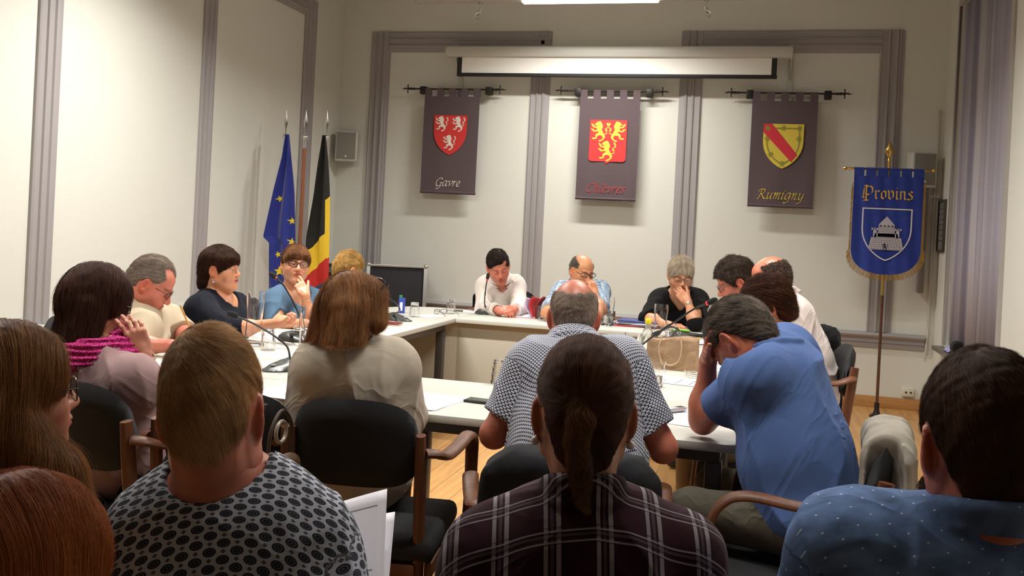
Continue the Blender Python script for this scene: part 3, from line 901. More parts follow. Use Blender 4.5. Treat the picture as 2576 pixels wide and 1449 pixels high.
def make_chair(label):
    t = thing('armchair', label, 'chair')
    s = MB().box((0, .0, .43), (.50, .47, .075), bevel=.03, seg=3); s.build('seat', cblk, t)
    arc_pad(.405, .615, .865, .045, .05, -.235, .12).build('backrest', cblk, t, angle=70)
    for sx in (-1, 1):
        p = MB(); p.tube([(sx * .208, -.235, .0), (sx * .205, -.20, .22), (sx * .205, -.205, .45), (sx * .205, -.235, .68), (sx * .205, -.248, .78)], [.019, .021, .022, .021, .018], 8, flat=(.85, 1.15), up=(0, 1, 0))
        p.build('rear_leg', cw, t)
        a = MB(); q = [(sx * .215, -.235, .725), (sx * .245, -.21, .72), (sx * .262, -.14, .70), (sx * .278, -.03, .704), (sx * .292, .09, .717), (sx * .295, .155, .695), (sx * .292, .195, .62), (sx * .288, .215, .45), (sx * .272, .225, .2), (sx * .262, .23, 0)]
        q = spline(q, 5)
        rr = [.027 if i < 8 else .0245 - .006 * max(0, (i - 25) / 20) for i in range(len(q))]
        a.tube(q, rr, 12, flat=(1.0, .5), up=None)
        a.build('armrest_with_front_leg', cw, t)
    r = MB()
    r.b2((-.265, .19, .345), (.265, .225, .392), bevel=.004); r.b2((-.20, -.235, .345), (.20, -.20, .392), bevel=.004)
    for sx in (-1, 1): r.b2((sx * .235 - .012, -.20, .345), (sx * .235 + .012, .19, .392), bevel=.004)
    r.build('seat_rail', cw, t)
    return t


_proto = None


def chair(x, y, rz, label, group='wooden armchairs around the tables'):
    global _proto
    if _proto is None: _proto = o = make_chair(label)
    else: o = copy_tree(_proto); o['label'] = label
    o['group'] = group
    o.location = (x, y, 0); o.rotation_euler = (0, 0, math.radians(rz))
    return o


# ------------------------------------------------------------------ gooseneck microphones
micb = mat('mic_base_grey', (.045, .05, .048), rough=.35); micn = mat('gooseneck_black', (.02, .02, .02), rough=.4, metal=.4)
foam = mat('mic_foam', (.012, .012, .012), rough=.95, bump=.6, bscale=900); redled = emis('mic_red_ring', (1, .02, .01), 1.0); redled.node_tree.nodes['Principled BSDF'].inputs['Base Color'].default_value = (.15, .005, .005, 1)
mtz = mat('mic_button_grey', (.3, .3, .3), rough=.4)


def mic(x, y, rz, neck, label, lit=False, collar=True):
    """neck: points relative to the base centre, in room axes"""
    t = thing('gooseneck_microphone', label, 'microphone', (x, y, T), group='gooseneck microphones on the tables')
    R = rotz(math.radians(rz))
    b = MB(); L = .105; n = 16; V = []
    rings = [(1.0, 0), (1.0, .006), (.96, .014), (.80, .026), (.52, .036), (.22, .041)]
    out = [(math.cos(a) * .062 * (1 + .12 * math.cos(2 * a)), math.sin(a) * L) for a in np.linspace(0, 2 * math.pi, 28, endpoint=False)]
    for k, (s_, z) in enumerate(rings):
        for (u_, v_) in out: V.append(R @ Vector((u_ * s_, v_ * s_ + .02 * (1 - s_), z + (.012 * v_ / L if k > 1 else 0))))
    m = len(out)
    b.poly(V, [[k * m + i, k * m + (i + 1) % m, (k + 1) * m + (i + 1) % m, (k + 1) * m + i] for k in range(len(rings) - 1) for i in range(m)] + [list(range(m))[::-1], list(range((len(rings) - 1) * m, len(rings) * m))])
    b.build('base', micb, t, angle=50)
    bt = MB(); bt.lathe([(.011, 0), (.011, .004), (.009, .006), (0, .006)], R @ Vector((0, -.055, .022)), seg=14); bt.build('talk_button', mtz, t)
    q = spline([R @ Vector((0, .045, .03))] + [Vector(p) for p in neck], 8)
    nk = MB(); nk.tube(q, .0042, 8); nk.tube([q[0] - np.array((0, 0, .005)), q[0], q[min(5, len(q) - 1)]], [.012, .010, .006], 10)
    for f in (.5,):
        i = int(len(q) * f); nk.tube([q[i], q[i + 1], q[i + 2]], .0058, 8)
    nk = nk.build('gooseneck', micn, t)
    d = (q[-1] - q[-3]); d = d / np.linalg.norm(d)
    MB().tube([q[-1] - d * .002, q[-1] + d * .006, q[-1] + d * .028, q[-1] + d * .040, q[-1] + d * .046], [.008, .0125, .0135, .011, .004], 12).build('foam_windscreen', foam, t)
    if lit is not None: MB().tube([q[-1] - d * .008, q[-1] + d * .001], .0092, 12).build('light_ring', redled if lit else mat('ring_off', (.25, .04, .03), rough=.4), t)
    return t


p = PZ(712, 930, T)
a = P(690, 845, 3.95) - np.array([p[0], p[1], T])
mic(p[0], p[1], -20, [P(730, 905, 3.92) - np.array([p[0], p[1], T]) + np.array((0, 0, .0)), P(722, 872, 3.92) - np.array([p[0], p[1], T]), P(690, 845, 3.94) - np.array([p[0], p[1], T]), P(640, 815, 3.98) - np.array([p[0], p[1], T]), P(596, 796, 4.0) - np.array([p[0], p[1], T])],
    'gooseneck microphone with its neck bent far left, beside the beige jacket', lit=None)
p = PZ(748, 858, T); b0 = np.array([p[0], p[1], T])
mic(p[0], p[1], 100, [P(762, 835, 4.75) - b0, P(745, 775, 4.78) - b0, P(715, 720, 4.82) - b0, P(694, 699, 4.84) - b0], 'microphone rising in front of the woman in the blue top')
p = PZ(1002, 806, T); b0 = np.array([p[0], p[1], T])
mic(p[0], p[1], 75, [P(1006, 780, 5.95) - b0, P(995, 762, 5.95) - b0, P(978, 751, 6.0) - b0, P(950, 735, 6.0) - b0], 'microphone beside the red notebook and the small blue box')
p = PZ(1218, 789, T); b0 = np.array([p[0], p[1], T])
mic(p[0], p[1], 0, [P(1219, 760, 7.05) - b0, P(1222, 725, 7.05) - b0, P(1226, 702, 7.05) - b0], 'upright microphone in front of the man in the white shirt', lit=True)
p = PZ(1562, 945, T); b0 = np.array([p[0], p[1], T])
mic(p[0], p[1], -150, [P(1592, 890, 4.1) - b0, P(1640, 848, 4.1) - b0, P(1700, 808, 4.05) - b0, P(1745, 778, 4.0) - b0, P(1782, 762, 3.95) - b0], 'microphone with glowing red ring stretching right past the paper bag', lit=True)
p = PZ(1722, 856, T); b0 = np.array([p[0], p[1], T])
mic(p[0], p[1], 60, [P(1712, 835, 5.0) - b0, P(1690, 822, 5.0) - b0, P(1660, 835, 5.0) - b0], 'microphone base lying among the papers beyond the paper bag')

# ------------------------------------------------------------------ glasses, carafes and bottle
gm = glassm(); water = glassm('water', (.96, .98, .97))


def tumbler(x, y, label, inv=True, wat=0., h=.10, r=.036):
    pr = [(r * .72, 0), (r, h)]
    t = thing('tumbler', label, 'glass', (x, y, T + .0005), group='drinking glasses on the tables')
    m = MB(); n = 10
    out = [(r * (.74 + .26 * k / n) + (.0012 * math.sin(k * 2.2)), h * k / n) for k in range(n + 1)]
    inn = [(a - .0028, max(z, .010)) for a, z in out][::-1]
    prof = [(0, 0)] + out + inn + [(0, .010)]
    if inv: prof = [(a, h - z) for a, z in prof][::-1]
    m.lathe(prof, (0, 0, 0), seg=28, cap=False); m.build('glass_body', gm, t)
    fl = MB()
    for k in range(5):
        for s in range(10):
            a = s * math.pi / 5; z = h * (.2 + .12 * k); rr = r * (.78 + .26 * ((1 - z / h) if inv else z / h)) + .0006
            fl.tube([(rr * math.cos(a - .2), rr * math.sin(a - .2), z - .006), (rr * math.cos(a), rr * math.sin(a), z), (rr * math.cos(a + .2), rr * math.sin(a + .2), z - .006)], .0012, 4)
    fl.build('embossed_ribs', gm, t)
    if wat: MB().lathe([(0, .0105), (r * .72 - .003, .0105), (r * .80 - .0025, wat), (0, wat)], seg=24, cap=False).build('water', water, t)
    return t


def carafe(x, y, label, h=.25, r=.042, milk=0.):
    t = thing('carafe', label, 'carafe', (x, y, T + .0005), group='wavy glass carafes')
    n = 24
    out = [(r * (1 + .07 * math.cos((k / n) * 7.5)) * (.9 if 0 < k < 2 else 1), h * k / n) for k in range(n + 1)]
    inn = [(a - .0028, max(z, .009)) for a, z in out][::-1]
    MB().lathe([(0, 0)] + out + inn + [(0, .009)], seg=32, cap=False).build('glass_body', gm, t)
    if milk:
        w_ = [(a - .0034, z) for a, z in out if .0095 < z < milk * h]
        MB().lathe([(0, .0095)] + w_ + [(0, w_[-1][1])], seg=28, cap=False).build('water', water, t)
    return t


def tz(x, y): return PZ(x, y, T)[:2]


tumbler(*tz(674, 880), 'upturned tumbler behind the bent microphone neck', True)
tumbler(*tz(1042, 797), 'upturned tumbler beside the microphone near the red notebook', True)
tumbler(*tz(1134, 789), 'upturned tumbler next to the spectacles on the far table', True)
tumbler(*tz(1359, 802), 'upright tumbler by the raised red folder', False)
tumbler(*tz(1686, 853), 'upright tumbler behind the gooseneck, next to the tall carafe', False)
tumbler(*tz(1650, 972), 'half full tumbler in front of the paper bag', False, .045, h=.11, r=.038)
tumbler(*tz(1256, 965), 'upturned tumbler beside the left sleeve of the patterned shirt', True)
tumbler(*tz(1264, 790), 'small upright tumbler beside the clasped hands of the man in white', False, h=.07)
carafe(*tz(637, 868), 'wavy carafe in front of the woman in the navy top', milk=.0, h=.27)
carafe(*tz(772, 905), 'wavy carafe left of the long brown hair', h=.24)
carafe(*tz(1660, 848), 'tall wavy carafe before the woman in black', h=.21)
carafe(*tz(1528, 818), 'half full carafe right of the bald head', milk=.45, h=.20)
t = thing('glass_jug', 'tall straight glass behind the shoulder of the patterned shirt', 'glass', (*tz(1590, 925), T + .0005))
MB().lathe([(0, 0), (.040, 0), (.043, .17), (.0405, .17), (.038, .008), (0, .008)], seg=28, cap=False).build('glass_body', gm, t)
t = thing('water_bottle', 'clear ribbed water bottle with a yellow cap beside the paper bag', 'bottle', (*tz(1626, 912), T + .0005))
pf_ = [(0, 0), (.030, 0), (.032, .01)] + [(.031 + .0018 * math.sin(k * 1.9), .012 + .0085 * k) for k in range(14)] + [(.030, .14), (.024, .165), (.013, .185), (.0125, .20)]
MB().lathe(pf_ + [(a - .0015, z) for a, z in pf_[:0:-1]], seg=26, cap=False).build('bottle_body', glassm('clear_plastic', (.95, .98, .97), .06), t)
MB().lathe([(0, .196), (.0155, .196), (.0155, .222), (.013, .225), (0, .225)], seg=20).build('bottle_cap', mat('cap_yellow', (.75, .62, .02), rough=.4), t)

# ------------------------------------------------------------------ papers, folders, small things
paper = mat('paper_white', (.80, .79, .86), rough=.7); ink = mat('print_ink', (.12, .12, .14), rough=.8)


def sheet(x, y, rz, label, w=.21, h=.297, n=1, lines=14, z=0., m=None, curl=.0):
    t = thing('paper_sheet' if n == 1 else 'paper_stack', label, 'paper', (x, y, T + z + .0006), math.radians(rz))
    rnd = random.Random(int(x * 1000 + y * 77))
    for k in range(n):
        mb = MB(); r = rotz(rnd.uniform(-.12, .12) if k else 0); dx, dy = (rnd.uniform(-.012, .012), rnd.uniform(-.012, .012)) if k else (0, 0)
        N_ = 6; V = []
        for j in range(N_ + 1):
            for i in range(2):
                q = r @ Vector((-w / 2 + w * i, -h / 2 + h * j / N_, 0)); V.append((q.x + dx, q.y + dy, .0012 * k + curl * max(0, (j / N_ - .6)) ** 2 * 2))
        mb.poly(V, [[j * 2, j * 2 + 1, j * 2 + 3, j * 2 + 2] for j in range(N_)])
        o = mb.build('sheet', m or paper, t, smooth=False); sm = o.modifiers.new('thick', 'SOLIDIFY'); sm.thickness = .0006; sm.offset = 1
    if lines:
        mb = MB()
        for k in range(lines):
            if k % 5 == 4: continue
            L = w * rnd.uniform(.45, .78); yv = h / 2 - .03 - k * (h - .06) / lines
            mb.poly([(-w * .39, yv, .0009 + .0012 * n), (-w * .39 + L, yv, .0009 + .0012 * n), (-w * .39 + L, yv + .003, .0009 + .0012 * n), (-w * .39, yv + .003, .0009 + .0012 * n)], [[0, 1, 2, 3]])
        mb.build('printed_lines', ink, t, smooth=False)
    return t


sheet(*tz(1074, 1010), -8, 'stack of white papers beside the beige sleeve on the near table', n=3)
sheet(*tz(735, 985), -5, 'printed sheet at the front edge, left of the beige jacket', n=1, lines=8)
sheet(*tz(712, 850), 70, 'papers under the outstretched hand of the woman in navy', n=2)
sheet(*tz(440, 925), 20, 'white paper beside the forearm with the bracelet', n=1)
sheet(*tz(1180, 784), 85, 'sheet of paper left of the upright microphone', n=1, w=.15, h=.2, lines=0)
sheet(*tz(1712, 960), 80, 'folded white sheet just in front of the paper bag', n=2, lines=4, curl=.02)
sheet(*tz(1712, 1050), -12, 'printed papers by the propped elbow', n=2, lines=16)
sheet(*tz(1745, 905), 30, 'printed sheets to the right of the paper bag', n=3)
sheet(*tz(1800, 900), 10, 'open sheets beneath the bowed head', n=2)
sheet(*tz(1760, 862), -60, 'loose papers beyond the paper bag', n=3, z=.002)
sheet(*tz(1800, 848), 15, 'white papers in front of the man with wavy dark hair', n=4)
sheet(*tz(1830, 930), 60, 'sheet with a fold beside the coiled cable', n=1)
sheet(*tz(1080, 795), 80, 'paper under the upturned tumbler on the far left corner', n=1, w=.2, h=.15, lines=0)

fold_b = mat('folder_blue', (.06, .07, .22), rough=.5); fold_r = mat('folder_red', (.55, .06, .06), rough=.5); fold_g = mat('folder_grey', (.18, .18, .2), rough=.5)
t = thing('document_pile', 'pile of blue, grey and red folders in front of the woman in black', 'folders', (*tz(1603, 820), T))
for k, (m_, a, dx) in enumerate(((fold_r, 4, .0), (fold_g, -6, -.01), (paper, 2, .02), (fold_b, 8, .015), (fold_b, -3, .03))):
    MB().box((dx, .0, .006 + k * .0085), (.31, .22, .007), rot=rotz(math.radians(a)), bevel=.001).build('folder', m_, t)
t = thing('notebook', 'dark red notebook on white papers near the blue box', 'notebook', (*tz(968, 816), T), math.radians(10))
MB().box((0, 0, .0045), (.20, .15, .009), bevel=.002).build('pages', mat('page_cream', (.7, .66, .5)), t)
MB().box((0, .0, .0105), (.205, .155, .003), bevel=.001).build('cover', mat('cover_red', (.16, .012, .015), rough=.5), t)
t = sheet(*tz(972, 797), 25, 'white sheets with a red ribbon behind the red notebook', n=2, lines=0)
MB().tube(spline([(-.09, -.03, .004), (-.02, .03, .006), (.03, -.01, .005), (.10, .02, .004)], 6), .005, 6, flat=(1, .2), up=(0, 0, 1)).build('red_ribbon', fold_r, t)
t = thing('juice_box', 'small upright blue and green packet beside the microphone', 'packet', (*tz(1010, 788), T), .3)
MB().box((0, 0, .055), (.045, .03, .11), bevel=.002).build('blue_body', mat('packet_blue', (.03, .06, .35), rough=.4), t)
MB().box((-.010, 0, .12), (.022, .028, .02), bevel=.002).build('green_top', mat('packet_green', (.02, .2, .1), rough=.4), t)
MB().box((-.004, -.0155, .05), (.02, .001, .06)).build('white_label', mat('packet_white', (.7, .7, .8)), t)
t = thing('mobile_phone', 'black mobile phone lying flat on the near table', 'phone', (*tz(1214, 1013), T), math.radians(84))
MB().box((0, 0, .0055), (.065, .13, .009), bevel=.003).build('phone_body', mat('phone_black', (.012, .015, .012), rough=.35), t)
MB().box((0, 0, .0105), (.058, .12, .001)).build('phone_screen', mat('phone_glass', (.01, .02, .015), rough=.08), t)
t = thing('usb_stick', 'small grey stick lying beside the upturned tumbler', 'marker', (*tz(1155, 784), T + .008), math.radians(80))
MB().box((0, 0, 0), (.02, .06, .014), bevel=.003).build('stick_body', mat('stick_grey', (.12, .11, .10)), t)
MB().box((0, .031, 0), (.014, .008, .008)).build('stick_cap', mat('stick_light', (.5, .5, .48)), t)
t = thing('voice_recorder', 'silver voice recorder lying on the papers by the elbow', 'recorder', (*tz(1700, 1038), T + .005), math.radians(-40))
MB().box((0, 0, .008), (.03, .085, .015), bevel=.004).build('recorder_body', mat('recorder_silver', (.55, .54, .55), rough=.3, metal=.4), t)
MB().box((0, .02, .0158), (.02, .03, .001)).build('recorder_screen', blk_m, t)
t = thing('key_case', 'dark key case with metal ring and purple pen on the left table', 'keys', (*tz(742, 842), T))
MB().box((0, 0, .012), (.06, .035, .022), bevel=.008).build('leather_case', blk_m, t)
MB().tube([(.0, .0 + .018 * math.cos(a), .032 + .018 * math.sin(a)) for a in np.linspace(0, 6.28, 18)[:-1]], .0022, 6, closed=True).build('key_ring', chrome, t)
MB().tube([(-.07, -.01, .006), (.0, -.025, .006)], .0055, 8).build('purple_pen', mat('pen_purple', (.12, .02, .35), rough=.3), t)
t = thing('pencil', 'wooden pencil standing against the grey-haired man\'s sleeve', 'pencil', P(472, 812, 4.45))
d_ = P(463, 790, 4.45) - P(472, 812, 4.45)
MB().tube([tuple(d_ * -.4), tuple(d_ * 2.0)], .0045, 6).build('pencil_shaft', mat('pencil_wood', (.55, .28, .08), rough=.5), t)
MB().tube([tuple(d_ * 2.0), tuple(d_ * 2.3)], [.0045, .001], 6).build('pencil_tip', mat('pencil_tip', (.5, .55, .6), rough=.5), t)
t = thing('highlighter', 'green highlighter lying on a black case among the papers', 'highlighter', (*tz(1712, 843), T + .032), math.radians(75))
MB().tube([(0, -.06, 0), (0, .04, 0), (0, .06, 0)], [.009, .009, .005], 10).build('pen_body', mat('marker_green', (.2, .5, .02), rough=.4), t)
t = thing('black_case', 'flat black case under the green highlighter', 'case', (*tz(1725, 846), T), math.radians(60))
MB().box((0, 0, .0115), (.12, .20, .023), bevel=.006).build('case_body', blk_m, t)
t = thing('yellow_marker', 'yellow and black marker lying on the papers beyond the bag', 'marker', (*tz(1742, 856), T + .012), math.radians(-75))
MB().tube([(0, -.05, 0), (0, .02, 0)], .007, 8).build('pen_body', blk_m, t); MB().tube([(0, .0205, 0), (0, .05, 0)], .0075, 8).build('pen_cap', mat('marker_yellow', (.7, .55, .02)), t)
cb = MB()
for k in range(3):
    q = PZ(1808 - 6 * k, 940 + 5 * k, T + .006 + .006 * k)
    cb.tube(spline([(q[0] + (.16 - .015 * k) * math.cos(a) , q[1] + (.09 - .01 * k) * math.sin(a), q[2] + .004 * math.sin(a * 3)) for a in np.linspace(0, 6.0, 12)], 4), .0025, 6)
tag(cb.build('coiled_cable', mat('cable_grey', (.45, .44, .38), rough=.5)), 'loosely coiled grey cable on the right table under the bowed head', 'cable')


def spectacles(name, label, loc, R, frame, parent=None, w=.135, tl=.135, thick=.0018, shape='rect', drop=0.):
    """local frame: x right, y forward, z up, origin at the bridge"""
    t = parent
    root = MB(); R = Matrix(R) if not isinstance(R, Matrix) else R
    def W(p): return R @ Vector(p) + Vector(tuple(loc))
    lw, lh = w * .40, .031 if shape == 'rect' else .040
    for s in (-1, 1):
        cx = s * w * .25
        pts = []
        for a in np.linspace(0, 2 * math.pi, 24, endpoint=False):
            ca, sa = math.cos(a), math.sin(a); e = .6 if shape == 'rect' else .85
            pts.append(W((cx + lw / 2 * abs(ca) ** e * (1 if ca > 0 else -1), -.008 * ((cx + lw / 2 * ca) / .06) ** 2, drop + lh / 2 * abs(sa) ** e * (1 if sa > 0 else -1))))
        root.tube(pts, thick, 6, closed=True)
        ex = s * w * .47
        root.tube([W((ex * .96, -.006, .006 + drop)), W((ex * 1.04, -.012, .007 + drop)), W((ex * 1.08, -.03, .007 + drop)), W((ex * 1.08, -tl * .75, .005)), W((ex * 1.04, -tl, -.022))], thick * .9, 6)
    root.tube([W((-w * .06, -.001, .004 + drop)), W((0, .003, .008 + drop)), W((w * .06, -.001, .004 + drop))], thick, 6)
    if t is None:
        t = thing(name, label, 'spectacles', (0, 0, 0)); t.location = tuple(loc)
    off = Vector(t.location) if parent is None else Vector((0, 0, 0))
    for v in root.bm.verts: v.co -= off
    o = root.build('frame' if parent is None else 'spectacles', frame, t)
    ln_ = MB()
    for s in (-1, 1):
        cx = s * w * .25; e = .6 if shape == 'rect' else .85; pts = []
        for a in np.linspace(0, 2 * math.pi, 24, endpoint=False):
            ca, sa = math.cos(a), math.sin(a)
            pts.append(W((cx + lw / 2 * abs(ca) ** e * (1 if ca > 0 else -1), -.008 * ((cx + lw / 2 * ca) / .06) ** 2, drop + lh / 2 * abs(sa) ** e * (1 if sa > 0 else -1))) - off)
        ln_.poly(pts, [list(range(24))])
    ln_.build('lens', lensm(), o if parent is not None else t, smooth=False)
    return t


fr_blk = mat('frame_black', (.015, .012, .012), rough=.3)
q = PZ(1107, 783, T + .022)
spectacles('spectacles', 'folded-open dark spectacles lying on the far left corner table', q, rotz(math.radians(60)), fr_blk)

# paper bag
bg = thing('paper_bag', 'crumpled brown paper bag with rope handles on the right table', 'bag', (*tz(1690, 928), T), math.radians(-8))
def bagm():
    V = []; W_, D_, H_ = .125, .05, .155; n = 14; nz = 10
    loop = [(-W_ + 2 * W_ * i / n, -D_) for i in range(n)] + [(W_, -D_ + 2 * D_ * i / 5) for i in range(5)] + [(W_ - 2 * W_ * i / n, D_) for i in range(n)] + [(-W_, D_ - 2 * D_ * i / 5) for i in range(5)]
    rnd = np.random.RandomState(4)
    for k in range(nz + 1):
        v = k / nz
        for i, (x, y) in enumerate(loop):
            g = 1 - .22 * v; yy = y * (1 - .5 * v) ; xx = x * (1 - .04 * v)
            if abs(x) > W_ * .99: xx *= 1 - .12 * v * (1 - abs(y / D_))
            V.append((xx + rnd.randn() * .0016, yy + .007 * math.sin(x * 38 + v * 3) * v + rnd.randn() * .0016, .001 + H_ * v + (.010 * math.sin(x * 22) if k == nz else 0)))
    m = len(loop); mb = MB()
    mb.poly(V, [[k * m + i, k * m + (i + 1) % m, (k + 1) * m + (i + 1) % m, (k + 1) * m + i] for k in range(nz) for i in range(m)] + [list(range(m))[::-1]])
    o = mb.build('bag_body', mat('kraft_paper', 'a58668', rough=.8, var=.10, vscale=18, bump=.5, bscale=30), bg, angle=25)
    s = o.modifiers.new('thick', 'SOLIDIFY'); s.thickness = .001
bagm()
rope = mat('rope_tan', (.50, .36, .22), rough=.8)
for s, y in ((-1, -.043), (1, .028)):
    MB().tube(spline([(-.048, y, .148), (-.055, y - s * -.0 - .012 * (s < 0), .11), (-.045, y - .016 * (s < 0), .05 if s < 0 else .10), (.0, y - .018 * (s < 0), .025 if s < 0 else .08), (.045, y - .016 * (s < 0), .05 if s < 0 else .10), (.055, y - .012 * (s < 0), .11), (.048, y, .148)], 6), .0035, 8).build('rope_handle', rope, bg)

# raised red folder with papers
t = thing('red_folder', 'open red folder with white papers held up beside the clasped hands', 'folder', (*tz(1325, 797), T))
def leaf(pts, m, name, th=.0008):
    mb = MB(); n = len(pts)
    V = [p_[0] for p_ in pts] + [p_[1] for p_ in pts]
    mb.poly(V, [[i, i + 1, n + i + 1, n + i] for i in range(n - 1)])
    o = mb.build(name, m, t, angle=80); s = o.modifiers.new('thick', 'SOLIDIFY'); s.thickness = th
def curve_leaf(x0, z_h, lean, w, m, name):
    pts = []
    for k in range(9):
        v = k / 8; x = x0 - .06 * math.sin(v * 2.2) + lean * v; z = .002 + z_h * v
        pts.append(((x, -.09, z), (x + .02 * v, .10 + w * v, z - .03 * v)))
    leaf(pts, m, name)
curve_leaf(.085, .165, .10, .02, fold_r, 'red_cover'); curve_leaf(.06, .15, .005, .0, mat('paper_lilac', (.55, .5, .75), rough=.7), 'raised_sheet'); curve_leaf(.07, .16, .035, .0, fold_r, 'inner_cover')
MB().box((-.035, 0, .004), (.20, .20, .006), rot=rotz(.2), bevel=.001).build('paper_block', paper, t)
MB().box((-.035, 0, .0005), (.24, .23, .001), rot=rotz(.25)).build('red_backing', fold_r, t)

# ------------------------------------------------------------------ equipment at the back
t = thing('flight_case', 'tall black case with metal edges standing before the back wall', 'equipment case', ((-3.60 - 3.06) / 2 - .02, 8.56, 0), .36)
MB().b2((-.255, -.22, .03), (.255, .22, .985), bevel=.004).build('black_panel', mat('case_black', (.010, .010, .013), rough=.75, bump=.2, bscale=300), t)
e = MB()
for x in (-.265, .265): e.b2((x - .018, -.235, .02), (x + .018, -.205, 1.0), bevel=.003)
e.b2((-.28, -.235, .985), (.28, -.205, 1.005), bevel=.003)
for x in (-.265, .265): e.ball((x, -.22, 1.0), .024, 10)
e.build('aluminium_edge', mat('aluminium', (.42, .42, .40), rough=.4, metal=.7), t)
for x in (-.2, .2):
    for y in (-.16, .16): MB().tube([(x - .012, y, .025), (x + .012, y, .025)], .025, 12).build('caster', blk_m, t)
t = thing('av_rack', 'low black rack of equipment behind the blond head', 'equipment rack', (-3.86, 8.5, 0))
MB().b2((-.18, -.2, .0), (.20, .2, .80), bevel=.006).build('rack_body', blk_m, t)
MB().b2((-.16, -.18, .80), (.0, .1, .98), bevel=.01).build('control_unit', mat('unit_black', (.02, .02, .022), rough=.4), t)
MB().b2((.02, -.18, .80), (.18, .15, .86), bevel=.006).build('grey_unit', mat('unit_grey', (.28, .28, .28), rough=.4), t)
MB().b2((-.15, -.192, .9), (-.06, -.181, .95)).build('small_display', mat('unit_face', (.15, .15, .16), rough=.3), t)
for k in range(3): MB().tube(spline([(.03 + .05 * k, -.1, .862), (.05 + .05 * k, -.15, .90), (.08 + .04 * k, -.16, .865)], 5), .006, 6).build('cable', blk_m, t)

t = thing('desk_speaker', 'small black round-topped device standing on the window sill', 'device', (XR - .015, 7.76, NZ0 - .001))
MB().tube([(0, -.05, .055), (0, .05, .055)], .05, 18).box((0, 0, .028), (.09, .10, .05), bevel=.008).build('device_body', blk_m, t)
MB().tube([(0, -.052, .055), (0, -.05, .055)], .035, 18).build('device_front', foam, t)
rs = np.random.RandomState(2); mb = MB()
n = 12; V = []
for j in range(n):
    for i in range(n):
        x = -.05 + .10 * i / (n - 1); y = -.12 + .24 * j / (n - 1); V.append((x, y, .008 + abs(rs.randn()) * .018 * (1 - (x / .07) ** 2) * (1 - (y / .14) ** 2)))
mb.poly(V, [[j * n + i, j * n + i + 1, (j + 1) * n + i + 1, (j + 1) * n + i] for j in range(n - 1) for i in range(n - 1)])
o = mb.build('crumpled_tissue', mat('tissue_lilac', (.42, .42, .72), rough=.7), angle=10); o.location = (XR - .02, 7.98, NZ0)
tag(o, 'crumpled lilac tissue lying on the window sill', 'tissue')
# ------------------------------------------------------------------ smooth-blended solids turned into meshes
def rot3(yaw=0., pitch=0., roll=0.):
    """local x right, y forward, z up; yaw 0 looks along +y, positive turns left; pitch positive looks up; roll positive leans to the right ear"""
    a, b, c = math.radians(yaw), math.radians(pitch), math.radians(roll)
    Z = np.array([[math.cos(a), -math.sin(a), 0], [math.sin(a), math.cos(a), 0], [0, 0, 1]])
    X = np.array([[1, 0, 0], [0, math.cos(b), -math.sin(b)], [0, math.sin(b), math.cos(b)]])
    Y = np.array([[math.cos(c), 0, math.sin(c)], [0, 1, 0], [-math.sin(c), 0, math.cos(c)]])
    return Z @ X @ Y


